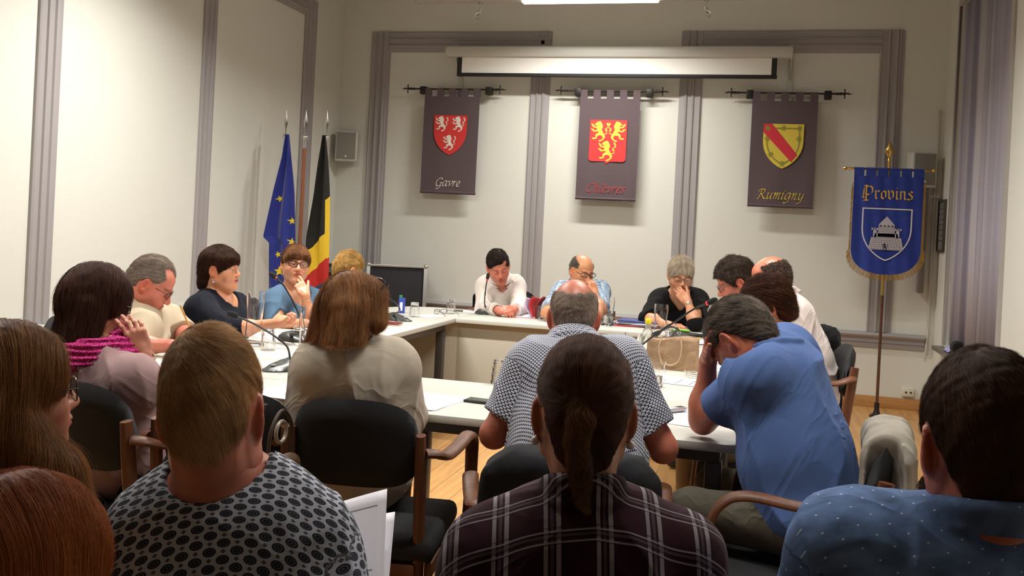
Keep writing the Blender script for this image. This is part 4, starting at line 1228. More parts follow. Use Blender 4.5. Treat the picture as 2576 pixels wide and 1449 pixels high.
class Vox:
    def __init__(s, lo, hi, h):
        s.lo = np.array(lo, float); s.h = h
        s.n = np.maximum(4, np.ceil((np.array(hi, float) - s.lo) / h).astype(int) + 1)
        s.D = np.full(s.n, .5, np.float32)
        s.ax = [(s.lo[i] + h * np.arange(s.n[i])).astype(np.float32) for i in range(3)]

    def _rng(s, lo, hi):
        a = np.clip(np.floor((np.array(lo) - s.lo) / s.h).astype(int), 0, s.n); b = np.clip(np.ceil((np.array(hi) - s.lo) / s.h).astype(int) + 1, 0, s.n)
        if (b - a).min() <= 0: return None
        sl = tuple(slice(a[i], b[i]) for i in range(3))
        X, Y, Z = s.ax[0][sl[0]][:, None, None], s.ax[1][sl[1]][None, :, None], s.ax[2][sl[2]][None, None, :]
        return sl, X, Y, Z

    def _mix(s, sl, d, k, op):
        D = s.D[sl]; d = d.astype(np.float32)
        if op == 'u':
            if k > 0:
                h = np.maximum(k - np.abs(D - d), 0) / k; s.D[sl] = np.minimum(D, d) - h * h * k * .25
            else: s.D[sl] = np.minimum(D, d)
        elif op == 's':
            d = -d
            if k > 0:
                h = np.maximum(k - np.abs(D - d), 0) / k; s.D[sl] = np.maximum(D, d) + h * h * k * .25
            else: s.D[sl] = np.maximum(D, d)

    def ell(s, c, r, R=None, k=.02, op='u', infl=0.):
        c = np.array(c, float); r = np.array(r, float) + infl; R = np.eye(3) if R is None else R
        m = k + 2.5 * s.h; ext = np.sqrt(((R * r) ** 2).sum(1)) + m
        g = s._rng(c - ext, c + ext)
        if g is None: return
        sl, X, Y, Z = g; X = X - c[0]; Y = Y - c[1]; Z = Z - c[2]
        q = [R[0, i] * X + R[1, i] * Y + R[2, i] * Z for i in range(3)]
        k0 = np.sqrt(sum((q[i] / r[i]) ** 2 for i in range(3))); k1 = np.sqrt(sum((q[i] / r[i] ** 2) ** 2 for i in range(3)))
        s._mix(sl, k0 * (k0 - 1) / np.maximum(k1, 1e-6), k, op)

    def cone(s, a, b, ra, rb, k=.02, op='u', infl=0., flat=None):
        """flat=(axis, factor): squash the section along a direction"""
        a = np.array(a, float); b = np.array(b, float); ra += infl; rb += infl; m = max(ra, rb) + k + 2.5 * s.h
        g = s._rng(np.minimum(a, b) - m, np.maximum(a, b) + m)
        if g is None: return
        sl, X, Y, Z = g; ba = b - a; L2 = max(ba @ ba, 1e-9)
        X = X - a[0]; Y = Y - a[1]; Z = Z - a[2]
        t = np.clip((X * ba[0] + Y * ba[1] + Z * ba[2]) / L2, 0, 1)
        dx, dy, dz = X - t * ba[0], Y - t * ba[1], Z - t * ba[2]
        if flat is not None:
            ax, f = flat; ax = np.asarray(ax) / np.linalg.norm(ax); e = (dx * ax[0] + dy * ax[1] + dz * ax[2]) * (1 / f - 1)
            dx = dx + e * ax[0]; dy = dy + e * ax[1]; dz = dz + e * ax[2]
        d = np.sqrt(dx * dx + dy * dy + dz * dz) - (ra + (rb - ra) * t)
        s._mix(sl, d, k, op)

    def box(s, c, hs, R=None, rad=.004, k=.01, op='u'):
        c = np.array(c, float); hs = np.array(hs, float); R = np.eye(3) if R is None else R
        ext = np.sqrt(((R * hs) ** 2).sum(1)) * 1.0 + np.abs(R) @ hs * 0 + k + 2.5 * s.h + rad; ext = np.maximum(ext, np.abs(R) @ hs + k + 2.5 * s.h)
        g = s._rng(c - ext, c + ext)
        if g is None: return
        sl, X, Y, Z = g; X = X - c[0]; Y = Y - c[1]; Z = Z - c[2]
        q = [np.abs(R[0, i] * X + R[1, i] * Y + R[2, i] * Z) - hs[i] + rad for i in range(3)]
        out = np.sqrt(sum(np.maximum(v, 0) ** 2 for v in q)); ins = np.minimum(np.maximum(np.maximum(q[0], q[1]), q[2]), 0)
        s._mix(sl, out + ins - rad, k, op)

    def halfspace(s, p, n, k=.004):
        """keep the side where (x - p).n < 0"""
        n = np.array(n, float); n = n / np.linalg.norm(n); X, Y, Z = s.ax[0][:, None, None], s.ax[1][None, :, None], s.ax[2][None, None, :]
        d = ((X - p[0]) * n[0] + (Y - p[1]) * n[1] + (Z - p[2]) * n[2]).astype(np.float32)
        D = s.D
        if k > 0:
            h = np.maximum(k - np.abs(D - d), 0) / k; s.D = np.maximum(D, d) + h * h * k * .25
        else: s.D = np.maximum(D, d)

    def warp(s, fn):
        """add a displacement near the surface; fn(X, Y, Z) in metres"""
        X, Y, Z = s.ax[0][:, None, None], s.ax[1][None, :, None], s.ax[2][None, None, :]
        s.D = s.D + np.where(np.abs(s.D) < .08, fn(X, Y, Z), 0).astype(np.float32)

    def sample(s, p):
        q = (np.asarray(p) - s.lo) / s.h; i = np.clip(np.floor(q).astype(int), 0, s.n - 2); f = np.clip(q - i, 0, 1)
        out = 0
        for a in (0, 1):
            for b in (0, 1):
                for c in (0, 1):
                    w = (f[:, 0] if a else 1 - f[:, 0]) * (f[:, 1] if b else 1 - f[:, 1]) * (f[:, 2] if c else 1 - f[:, 2])
                    out = out + w * s.D[i[:, 0] + a, i[:, 1] + b, i[:, 2] + c]
        return out

    def grad(s, p, e=None):
        e = e or s.h; g = np.stack([s.sample(p + np.eye(3)[i] * e) - s.sample(p - np.eye(3)[i] * e) for i in range(3)], 1)
        return g / (np.linalg.norm(g, axis=1)[:, None] + 1e-9)

    def mesh(s):
        D = s.D.copy(); D[0] = D[-1] = .5; D[:, 0] = D[:, -1] = .5; D[:, :, 0] = D[:, :, -1] = .5
        I = D < 0; n = s.n
        c = [I[a:n[0] - 1 + a, b:n[1] - 1 + b, d:n[2] - 1 + d] for a in (0, 1) for b in (0, 1) for d in (0, 1)]
        sm = sum(x.astype(np.int8) for x in c); cells = np.argwhere((sm > 0) & (sm < 8))
        if len(cells) == 0: return np.zeros((0, 3)), np.zeros((0, 4), int)
        idx = np.full(n - 1, -1, np.int32); idx[cells[:, 0], cells[:, 1], cells[:, 2]] = np.arange(len(cells))
        acc = np.zeros((len(cells), 3)); cnt = np.zeros(len(cells))
        cor = [(a, b, d) for a in (0, 1) for b in (0, 1) for d in (0, 1)]
        val = {q: D[cells[:, 0] + q[0], cells[:, 1] + q[1], cells[:, 2] + q[2]] for q in cor}
        for q in cor:
            for ax in range(3):
                if q[ax] == 0:
                    r = list(q); r[ax] = 1; r = tuple(r); v0, v1 = val[q], val[r]; m = (v0 < 0) != (v1 < 0)
                    t = np.where(m, v0 / np.where(m, v0 - v1, 1), 0)
                    p = np.array(q, float)[None, :].repeat(len(cells), 0); p[:, ax] += t
                    acc[m] += p[m]; cnt[m] += 1
        V = s.lo + s.h * (cells + acc / cnt[:, None])
        F = []
        for ax in range(3):
            o1, o2 = (ax + 1) % 3, (ax + 2) % 3
            sl0 = [slice(None)] * 3; sl1 = [slice(None)] * 3
            sl0[ax] = slice(0, n[ax] - 1); sl1[ax] = slice(1, n[ax])
            e = np.argwhere(I[tuple(sl0)] != I[tuple(sl1)])
            e = e[(e[:, o1] > 0) & (e[:, o2] > 0) & (e[:, o1] < n[o1] - 1) & (e[:, o2] < n[o2] - 1)]
            s0 = I[e[:, 0], e[:, 1], e[:, 2]]
            def cell(d1, d2):
                q = e.copy(); q[:, o1] -= d1; q[:, o2] -= d2
                return idx[q[:, 0], q[:, 1], q[:, 2]]
            quad = np.stack([cell(1, 1), cell(0, 1), cell(0, 0), cell(1, 0)], 1)
            quad[~s0] = quad[~s0][:, ::-1]
            F.append(quad)
        return V, np.concatenate(F)


def mesh_obj(name, VF, mats, parent=None, origin=(0, 0, 0), attrs=None, uv=None):
    """VF list of (V, F)"""
    Vs, Fs, off = [], [], 0
    for V, F in VF:
        Vs.append(V); Fs.append(F + off); off += len(V)
    V = np.concatenate(Vs); F = np.concatenate(Fs)
    me = bpy.data.meshes.new(name)
    me.vertices.add(len(V)); me.vertices.foreach_set('co', (V - np.array(origin)).astype(np.float32).ravel())
    me.loops.add(len(F) * 4); me.loops.foreach_set('vertex_index', F.astype(np.int32).ravel())
    me.polygons.add(len(F)); me.polygons.foreach_set('loop_start', np.arange(0, len(F) * 4, 4, dtype=np.int32))
    me.update(calc_edges=True); me.validate()
    me.polygons.foreach_set('use_smooth', np.ones(len(me.polygons), bool))
    for k, a in (attrs or {}).items():
        if a.shape[1] == 4:
            t = me.attributes.new(k, 'FLOAT_COLOR', 'POINT'); t.data.foreach_set('color', a.astype(np.float32).ravel())
        else:
            t = me.attributes.new(k, 'FLOAT_VECTOR', 'POINT'); t.data.foreach_set('vector', a.astype(np.float32).ravel())
    for m in (mats if isinstance(mats, (list, tuple)) else [mats]): me.materials.append(m)
    o = bpy.data.objects.new(name, me); COL.objects.link(o)
    if parent is not None: o.parent = parent
    return o


def vnoise(X, Y, Z, f, seed=0, octs=2):
    """cheap smooth pseudo noise in about -1..1"""
    rs = np.random.RandomState(seed); out = 0; amp = 1; tot = 0
    for o in range(octs):
        for j in range(3):
            a, b, c = rs.randn(3); n = math.sqrt(a * a + b * b + c * c); a, b, c = (q / n * f * rs.uniform(.6, 1.5) * 2 ** o for q in (a, b, c)); ph = rs.rand() * 6.28
            a2, b2, c2 = rs.randn(3) * f * .5
            out = out + amp * np.sin(a * X + b * Y + c * Z + ph + 1.3 * np.sin(a2 * X + b2 * Y + c2 * Z))
            tot += amp
        amp *= .5
    return out / tot * 1.7


# ------------------------------------------------------------------ skin, hair and cloth materials
def skin_mat(name, col, rough=.42):
    m, nt, b = newmat(name); c = tuple(min(.9, v * k) for v, k in zip(lin(col)[:3], (1.08, 1.22, 1.25))) + (1,)
    at = N(nt, 'ShaderNodeAttribute', attribute_name='tint')
    mx = N(nt, 'ShaderNodeMixRGB', blend_type='MULTIPLY'); mx.inputs[0].default_value = 1; mx.inputs[1].default_value = c
    tc = nt.nodes.new('ShaderNodeTexCoord'); no = N(nt, 'ShaderNodeTexNoise', Scale=28.0, Detail=4.0)
    m2 = N(nt, 'ShaderNodeMixRGB', blend_type='MULTIPLY'); m2.inputs[0].default_value = .35
    r = nt.nodes.new('ShaderNodeValToRGB'); r.color_ramp.elements[0].color = (.78, .60, .55, 1); r.color_ramp.elements[1].color = (1, 1, 1, 1)
    n2 = N(nt, 'ShaderNodeTexNoise', Scale=420.0, Detail=2.0); bp = N(nt, 'ShaderNodeBump', Strength=.12, Distance=.002)
    for a, d in ((at.outputs['Color'], mx.inputs[2]), (tc.outputs['Object'], no.inputs['Vector']), (no.outputs[0], r.inputs[0]), (mx.outputs[0], m2.inputs[1]), (r.outputs[0], m2.inputs[2]),
                 (m2.outputs[0], b.inputs['Base Color']), (tc.outputs['Object'], n2.inputs['Vector']), (n2.outputs[0], bp.inputs['Height']), (bp.outputs[0], b.inputs['Normal'])): nt.links.new(a, d)
    b.inputs['Roughness'].default_value = rough
    b.inputs['Subsurface Weight'].default_value = .12; b.inputs['Subsurface Radius'].default_value = (.012, .004, .002); b.inputs['Subsurface Scale'].default_value = .6
    return m


def hair_mat(name, col, col2=None, rough=.45):
    m, nt, b = newmat(name); c = tuple(min(1, v * 1.7) for v in lin(col)[:3]) + (1,); c2 = tuple(min(1, v * 1.7) for v in lin(col2)[:3]) + (1,) if col2 else tuple(min(1, v * 1.6) for v in c[:3]) + (1,)
    at = N(nt, 'ShaderNodeAttribute', attribute_name='hv')
    mx = N(nt, 'ShaderNodeMixRGB'); mx.inputs[1].default_value = tuple(v * .9 for v in c[:3]) + (1,); mx.inputs[2].default_value = c2
    nt.links.new(at.outputs['Fac'], mx.inputs[0]); nt.links.new(mx.outputs[0], b.inputs['Base Color'])
    b.inputs['Roughness'].default_value = rough; b.inputs['Specular IOR Level'].default_value = .12
    return m


def cloth_mat(name, col, rough=.85, pattern=None, bump=.15):
    m, nt, b = newmat(name); c = lin(col); b.inputs['Base Color'].default_value = c; b.inputs['Roughness'].default_value = rough
    b.inputs['Sheen Weight'].default_value = .03; b.inputs['Specular IOR Level'].default_value = .15
    at = N(nt, 'ShaderNodeAttribute', attribute_name='cuv'); L = nt.links
    def math_(op, a, b_=None, c_=None):
        n = nt.nodes.new('ShaderNodeMath'); n.operation = op
        for i, v in enumerate((a, b_, c_)):
            if v is None: continue
            if isinstance(v, (int, float)): n.inputs[i].default_value = v
            else: L.new(v, n.inputs[i])
        return n.outputs[0]
    sep = nt.nodes.new('ShaderNodeSeparateXYZ'); L.new(at.outputs['Vector'], sep.inputs[0]); U, V = sep.outputs[0], sep.outputs[1]

    def mixc(fac, c1, c2):
        n = N(nt, 'ShaderNodeMixRGB'); L.new(fac, n.inputs[0])
        for i, q in ((1, c1), (2, c2)):
            if isinstance(q, tuple): n.inputs[i].default_value = q
            else: L.new(q, n.inputs[i])
        return n.outputs[0]

    def fr(x, p, o=0.): return math_('FRACT', math_('ADD', math_('DIVIDE', x, p), o))
    if pattern == 'circles':      # offset rings with small diamonds between
        def cellr(px, py, ox, oy, sx, sy):
            a = math_('MULTIPLY', math_('SUBTRACT', fr(U, px, ox), .5), px / sx); q = math_('MULTIPLY', math_('SUBTRACT', fr(V, py, oy), .5), py / sy)
            return a, q
        px, py = .040, .026; out = c; res = None
        dk = lin('22252e'); mid = lin('4d4f5b')
        for (ox, oy) in ((0, 0), (.5, .5)):
            a, q = cellr(px, py, ox, oy, .0098, .0072); r = math_('SQRT', math_('ADD', math_('MULTIPLY', a, a), math_('MULTIPLY', q, q)))
            disc = math_('LESS_THAN', r, 1.0); ring = math_('MULTIPLY', math_('GREATER_THAN', r, .50), math_('LESS_THAN', r, .72)); dot = math_('LESS_THAN', r, .2)
            colr = mixc(ring, dk, mid); colr = mixc(dot, colr, mid)
            out = mixc(disc, out, colr)
        for (ox, oy) in ((.5, 0), (0, .5)):
            a, q = cellr(px, py, ox, oy, .0042, .0036); r = math_('ADD', math_('ABSOLUTE', a), math_('ABSOLUTE', q))
            out = mixc(math_('LESS_THAN', r, 1.0), out, mid)
        L.new(out, b.inputs['Base Color'])
    elif pattern == 'hexes':      # white rounded lozenges on navy
        px, py = .0118, .0132; out = lin('1b2036')
        for (ox, oy) in ((0, 0), (.5, .5)):
            a = math_('ABSOLUTE', math_('SUBTRACT', fr(U, px * 1.0, ox), .5)); q = math_('ABSOLUTE', math_('SUBTRACT', fr(V, py, oy), .5))
            r = math_('MAXIMUM', math_('MULTIPLY', a, 2.7), math_('MULTIPLY', math_('ADD', q, math_('MULTIPLY', a, .35)), 3.9))
            out = mixc(math_('LESS_THAN', r, 1.0), out, lin('c9cbd8'))
        L.new(out, b.inputs['Base Color'])
    elif pattern in ('plaid', 'check'):
        if pattern == 'plaid':
            p = .082; bands = [(.27, .30, 'k'), (.30, .38, 'w'), (.38, .43, 'k'), (.43, .49, 'g'), (.49, .54, 'k'), (.54, .63, 'w'), (.63, .66, 'k')]; base = lin('2e0d19'); cols = {'w': lin('a39aa0'), 'k': lin('120d14'), 'g': lin('5d4650')}
        else:
            p = .042; bands = [(.05, .40, 'w'), (.46, .56, 'k'), (.60, .70, 'g')]; base = lin('87a0bb'); cols = {'w': lin('c3cdd4'), 'k': lin('3f5a7c'), 'g': lin('52708f')}
        out = base
        for ax_, X_ in ((0, U), (1, V)):
            f = fr(X_, p if ax_ == 0 else p * (1.0 if pattern == 'check' else 1.15), .12 if ax_ == 0 else .35)
            for (a0, a1, k) in bands:
                if ax_ == 1 and k == 'w' and pattern == 'plaid': a1 = a0 + .04
                s_ = math_('MULTIPLY', math_('GREATER_THAN', f, a0), math_('LESS_THAN', f, a1)); s_ = math_('MULTIPLY', s_, .62 if pattern == 'plaid' else .55)
                out = mixc(s_, out, cols[k])
        L.new(out, b.inputs['Base Color'])
    elif pattern == 'denim':
        n = N(nt, 'ShaderNodeTexNoise', Scale=22.0, Detail=5.0); L.new(at.outputs['Vector'], n.inputs['Vector'])
        rr = nt.nodes.new('ShaderNodeValToRGB'); rr.color_ramp.elements[0].position = .3; rr.color_ramp.elements[1].position = .72
        rr.color_ramp.elements[0].color = tuple(v * .62 for v in c[:3]) + (1,); rr.color_ramp.elements[1].color = tuple(v * 1.5 for v in c[:3]) + (1,)
        L.new(n.outputs[0], rr.inputs[0]); out = rr.outputs[0]
        for (ox, oy) in ((0, 0), (.5, .5)):
            a = math_('SUBTRACT', fr(U, .044, ox), .5); q = math_('SUBTRACT', fr(V, .044, oy), .5)
            r = math_('SQRT', math_('ADD', math_('MULTIPLY', a, a), math_('MULTIPLY', q, q)))
            out = mixc(math_('LESS_THAN', r, .038), out, lin('b9c2cc'))
        L.new(out, b.inputs['Base Color'])
    elif pattern == 'scarf':
        w = N(nt, 'ShaderNodeTexVoronoi', Scale=190.0); L.new(at.outputs['Vector'], w.inputs['Vector'])
        L.new(mixc(math_('LESS_THAN', w.outputs['Distance'], .40), c, lin('d65a9c')), b.inputs['Base Color'])
    if bump:
        n = N(nt, 'ShaderNodeTexNoise', Scale=6.5, Detail=2.0, Distortion=.9); L.new(at.outputs['Vector'], n.inputs['Vector'])
        n3 = N(nt, 'ShaderNodeTexNoise', Scale=2.6, Detail=1.0); L.new(at.outputs['Vector'], n3.inputs['Vector'])
        n2 = N(nt, 'ShaderNodeTexNoise', Scale=900.0, Detail=1.0); L.new(at.outputs['Vector'], n2.inputs['Vector'])
        rid = math_('POWER', math_('MAXIMUM', math_('SUBTRACT', 1.0, math_('MULTIPLY', math_('ABSOLUTE', math_('SUBTRACT', n.outputs[0], .5)), 7.0)), 0.0), 1.6)
        rid = math_('MULTIPLY', rid, math_('MAXIMUM', math_('MULTIPLY', math_('SUBTRACT', n3.outputs[0], .38), 3.5), 0.0))
        s_ = math_('ADD', math_('MULTIPLY', rid, .7), math_('ADD', math_('MULTIPLY', n.outputs[0], .6), math_('MULTIPLY', n2.outputs[0], .02)))
        bp = N(nt, 'ShaderNodeBump', Strength=.8, Distance=bump * .05); L.new(s_, bp.inputs['Height']); L.new(bp.outputs[0], b.inputs['Normal'])
    return m
# ------------------------------------------------------------------ people
def nrm(v):
    v = np.asarray(v, float); return v / (np.linalg.norm(v) + 1e-9)


def sstep(x, a, b):
    t = np.clip((x - a) / (b - a), 0, 1); return t * t * (3 - 2 * t)


eye_w = mat('eye_white', (.62, .60, .57), rough=.15); eye_i = mat('eye_iris', (.06, .045, .03), rough=.15); lash_m = mat('lash', (.02, .012, .01), rough=.6)
QUICK = False


class Person:
    def __init__(s, label, head, hrot=(0, 0, 0), hs=(1, 1, 1), pelvis=None, neck=None, sh=None, sex='m', skin='c98a6b', w=1.0, belly=0., bust=0., arms=None, legs=None, group=None, eyes='open',
                 jaw=1.0, fat=0., nose=1.0, hv=.0032, chest=1., fwd=None):
        s.label = label; s.Hc = np.array(head, float); s.RH = rot3(*hrot); s.hs = np.array(hs, float) if hasattr(hs, '__len__') else np.full(3, hs, float)
        s.sex = sex; s.w = w; s.belly = belly; s.bust = bust; s.eyes = eyes; s.jaw = jaw; s.fat = fat; s.nose = nose; s.hv = hv
        s.ag = (1.0 if sex == 'm' else .87) * (1 + .15 * fat); s.chest = chest
        if s.sex == 'f': s.hs = s.hs * .96
        s.SL, s.SR = [np.array(p, float) for p in sh]
        mid = (s.SL + s.SR) / 2
        s.Nb = np.array(neck, float) if neck is not None else mid + np.array((0, 0, .045))
        s.r = nrm(s.SR - s.SL)
        if pelvis is None:
            f = np.cross((0, 0, 1), s.r); pelvis = np.array((mid[0], mid[1], .56)) - f * (fwd or .05)
        s.Pv = np.array(pelvis, float)
        up = nrm(s.Nb - s.Pv); s.r = nrm(s.r - up * (s.r @ up) * .6); s.f = nrm(np.cross(up, s.r)); s.u = nrm(np.cross(s.r, s.f))
        s.RT = np.stack([s.r, s.f, s.u], 1)
        s.fh = nrm((s.f[0], s.f[1], 0)); s.rh = nrm((s.r[0], s.r[1], 0))
        s.arms = arms or {}; s.legs = legs
        s.root = thing('person', label, 'person', (s.Pv[0], s.Pv[1], 0), group=group); s.org = np.array((s.Pv[0], s.Pv[1], 0))
        s.skin = skin_mat('skin', skin)
        s._joints(); s._body()

    # local -> world
    def H(s, p): return s.Hc + s.RH @ (np.asarray(p, float) * s.hs)

    def HL(s, V): return ((V - s.Hc) @ s.RH) / s.hs

    def _joints(s):
        s.J = {}
        for side, S, sg in (('L', s.SL, -1), ('R', s.SR, 1)):
            a = s.arms.get(side, {})
            ua, fa = (.29, .255) if s.sex == 'm' else (.265, .235)
            W = a.get('wrist')
            if W is None:
                W = s.Pv + s.fh * .30 + s.rh * sg * .12 + np.array((0, 0, .12))
            W = np.array(W, float)
            E = a.get('elbow')
            d = W - S; L = np.linalg.norm(d)
            if E is None:
                pole = np.array(a.get('pole', s.rh * sg * .5 + np.array((0, 0, -1)) - s.fh * .3), float)
                if L > (ua + fa) * .995: k = L / (ua + fa) * 1.01; ua *= k; fa *= k
                x = (ua ** 2 - fa ** 2 + L ** 2) / (2 * L); hgt = math.sqrt(max(ua ** 2 - x ** 2, 1e-6)); n = nrm(d); pl = nrm(pole - n * (pole @ n))
                E = S + n * x + pl * hgt
            E = np.array(E, float); s.J[side] = (S, E, W)

    def _torso(s, g, infl=0., k=.05, waist=True):
        Pv, Nb, w = s.Pv, s.Nb, s.w; L = np.linalg.norm(Nb - Pv)
        R = s.RT; c = lambda t, x=0, y=0: Pv + (Nb - Pv) * t + s.r * x + s.f * y
        m = s.sex == 'm'; ft = s.fat
        g.ell(c(.0), (.165 * w, .125 + .02 * ft, .115), R, k, infl=infl)
        g.ell(c(.28, 0, .01 + .02 * s.belly), ((.150 if m else .135) * w + .02 * ft, .112 + .03 * ft + .035 * s.belly, .15), R, k, infl=infl)
        g.ell(c(.64, 0, .0), ((.165 if m else .148) * w * s.chest, .115 * (.95 + .1 * ft), .175), R, k, infl=infl)
        g.ell(c(.80, 0, -.02), ((.150 if m else .135) * w * s.chest, .090, .10), R, k, infl=infl)
        if s.bust:
            for sg in (-1, 1): g.ell(c(.60, sg * .075 * w, .085 + .02 * s.bust), (.062 * s.bust, .06 * s.bust, .065 * s.bust), R, .04, infl=infl)
        for S in (s.SL, s.SR):
            q = S * .25 + Nb * .75; ra = .050 if m else .042
            g.cone(Nb - s.u * .02 - s.f * .005, S + (Nb - S) * .28 + s.u * .004, ra, ra * .93, .05, infl=infl)
            g.ell(S * .92 + c(.7) * .08, (.062 * s.ag,) * 3, None, .045, infl=infl)
            g.cone(S * .9 + c(.7) * .1 - s.u * .02, c(.62, (.10 if S is s.SR else -.10) * w), .055, .07, .05, infl=infl)

    def _neck(s, g, infl=0., top=True):
        r = (.056 if s.sex == 'm' else .047) * (1 + .12 * s.fat)
        a = s.H((0, -.028, -.075)); g.cone(s.Nb - s.u * .03, a, r * 1.12, r, .03, infl=infl)
        g.cone(s.Nb - s.u * .02 - s.f * .01, s.H((0, -.045, -.045)), r * .95, r * .82, .03, infl=infl)

    def _arm(s, g, side, infl=0., t0=0., t1=2., k=.02, rs=1.):
        S, E, W = s.J[side]; a = s.ag * rs
        if t1 > 0:
            e = S + (E - S) * min(t1, 1); r1 = .050 * a + (.040 - .050) * a * min(t1, 1)
            g.cone(S, e, .050 * a, r1, k, infl=infl)
            if t1 >= .5 and infl < .001: g.ell(S + (E - S) * .5, (.047 * a,) * 3, None, .05, infl=infl)
        if t1 > 1:
            t = min(t1 - 1, 1); g.cone(E, E + (W - E) * t, .0405 * a, (.0405 - .0145 * t) * a, k, infl=infl)
            if infl < .001: g.ell(E + (W - E) * .28, (.043 * a,) * 3, None, .04)

    def _headprims(s, g, neck=True):
        H, R, hs = s.H, s.RH, s.hs
        def e(c, r, k=.012, op='u', Rl=None): g.ell(H(c), np.array(r) * hs, R if Rl is None else R @ Rl, k, op)
        def cn(a, b, ra, rb, k=.012, op='u'): g.cone(H(a), H(b), ra * hs.mean(), rb * hs.mean(), k, op)
        m = s.sex == 'm'; j = s.jaw; ft = s.fat
        e((0, -.014, .034), (.0765, .0965, .0865), .01)
        e((0, -.052, .010), (.062, .060, .070), .02)
        e((0, .020, -.030), (.060 + .004 * ft, .068, .080), .025)
        e((0, .040, .045), (.060, .045, .045), .02)
        for q in (-1, 1):
            cn((q * .053 * j, .002, -.060), (q * .020, .066, -.100), .016 + .008 * ft, .017, .03)
            e((q * (.040 + .003 * ft), .056, -.028), (.024 + .005 * ft, .022, .026 + .006 * ft), .03)
            e((q * .0655, .0, -.01), (.010, .04, .05), .02)
        e((0, .072, -.101), (.021 * j, .018, .015), .02)
        e((0, .076, -.060), (.030, .016, .026), .025)
        cn((-.034, .078, .021), (-.010, .085, .019), .0115 if m else .009, .0115 if m else .009, .012); cn((.034, .078, .021), (.010, .085, .019), .0115 if m else .009, .0115 if m else .009, .012)
        if ft > .5: e((0, .04, -.10), (.045, .04, .025), .03)
        for q in (-1, 1):
            e((q * .031, .098, .002), (.017, .020, .0125), .010, 's')
            if s.eyes != 'open':
                e((q * .031, .0745, .0005), (.0150, .0155, .0135), .004)
            else:
                e((q * .031, .0745, .0075), (.0155, .0150, .0095), .003); e((q * .031, .074, -.0085), (.0145, .0135, .006), .003)
        n = s.nose
        cn((0, .086, .014), (0, .104 * (.97 + .03 * n), -.026), .0075 * n, .0105 * n, .012); e((0, .106, -.031), (.0105 * n, .0105 * n, .0095 * n), .01)
        for q in (-1, 1): e((q * .0125 * n, .096, -.034), (.0072 * n, .0105, .0075), .008)
        for q in (-1, 1): e((q * .006, .100, -.041), (.003, .0045, .003), .002, 's')
        e((0, .094, -.0565), (.0225, .009, .0052), .007); e((0, .0925, -.0665), (.0195, .0095, .0066), .007)
        e((0, .102, -.0612), (.025, .014, .0012), .0025, 's')
        e((0, .098, -.0780), (.016, .008, .004), .01, 's')
        for q in (-1, 1):
            T1 = rot3(q * 28, 0, q * 5)
            c0 = (q * .0815, -.012, -.006)
            e(c0, (.0100, .0200, .0345), .008, 'u', T1); e((q * .0775, -.006, -.026), (.007, .010, .012), .008)
            e((q * .0905, -.010, .002), (.0080, .0120, .0225), .004, 's', T1)
            e((q * .079, .004, -.006), (.005, .006, .008), .004)
        if neck: s._neck(g)
        return g

    def _hand(s, side):
        a = s.arms.get(side, {}).get('hand')
        S, E, W = s.J[side]
        if a is None:
            a = dict(dir=nrm(W - E) + np.array((0, 0, -.1)), palm=(0, 0, -1), curl=.45)
        d = nrm(a['dir']); p = np.array(a['palm'], float); p = nrm(p - d * (p @ d)); z = -p; x = np.cross(d, z); R = np.stack([x, d, z], 1)
        t = -1 if side == 'R' else 1; k_ = (1.0 if s.sex == 'm' else .9) * a.get('s', 1.0)
        w = lambda q: W + R @ (np.array(q, float) * k_)
        g = Vox(W - .22, W + .22, .0034 if not QUICK else .005)
        wr = .026 * s.ag
        g.cone(W - nrm(W - E) * .05, W, wr + .0014, wr, .01); g.cone(W, w((0, .025, 0)), wr, .025 * k_, .02, flat=(z, .78))
        g.box(w((0, .058, 0)), np.array((.0395, .038, .0125)) * k_, R, rad=.0115 * k_, k=.016)
        g.ell(w((t * .024, .038, -.009)), np.array((.017, .032, .014)) * k_, R, .014); g.ell(w((-t * .025, .036, -.007)), np.array((.015, .032, .012)) * k_, R, .012)
        cu = a.get('curl', .3); cu = cu if hasattr(cu, '__len__') else [cu] * 4; sp = a.get('spread', .1)
        for i, (bx, by, L, r) in enumerate(((t * .0295, .091, .074, .0088), (t * .0100, .096, .082, .0090), (-t * .0100, .092, .076, .0086), (-t * .0285, .083, .060, .0078))):
            p_ = np.array((bx, by, .001)); ang = 0; lat = sp * (bx / .03) * .5; c = cu[i]
            g.ell(w(p_), (r * 1.12 * k_,) * 3, None, .008)
            for f_, da in ((.45, 62), (.31, 88), (.24, 55)):
                ang += math.radians(da * c); q_ = p_ + L * f_ * np.array((math.sin(lat) * math.cos(ang), math.cos(lat) * math.cos(ang), -math.sin(ang)))
                g.cone(w(p_), w(q_), r * k_, r * .92 * k_, .0045); p_ = q_; r *= .92
        th = a.get('thumb', .5)
        p0, p1 = np.array((t * .022, .018, -.004)), np.array((t * (.046 - .008 * th), .052, -.010 - .012 * th))
        dv = nrm((t * (.65 - .8 * th), .75, -.15 - .45 * th)); p2 = p1 + dv * .034; p3 = p2 + nrm(dv + np.array((-t * .25 * th, .1, -.15 * th))) * .027
        g.cone(w(p0), w(p1), .0135 * k_, .0115 * k_, .012); g.cone(w(p1), w(p2), .0108 * k_, .0098 * k_, .005); g.cone(w(p2), w(p3), .0098 * k_, .0082 * k_, .004)
        return g.mesh()

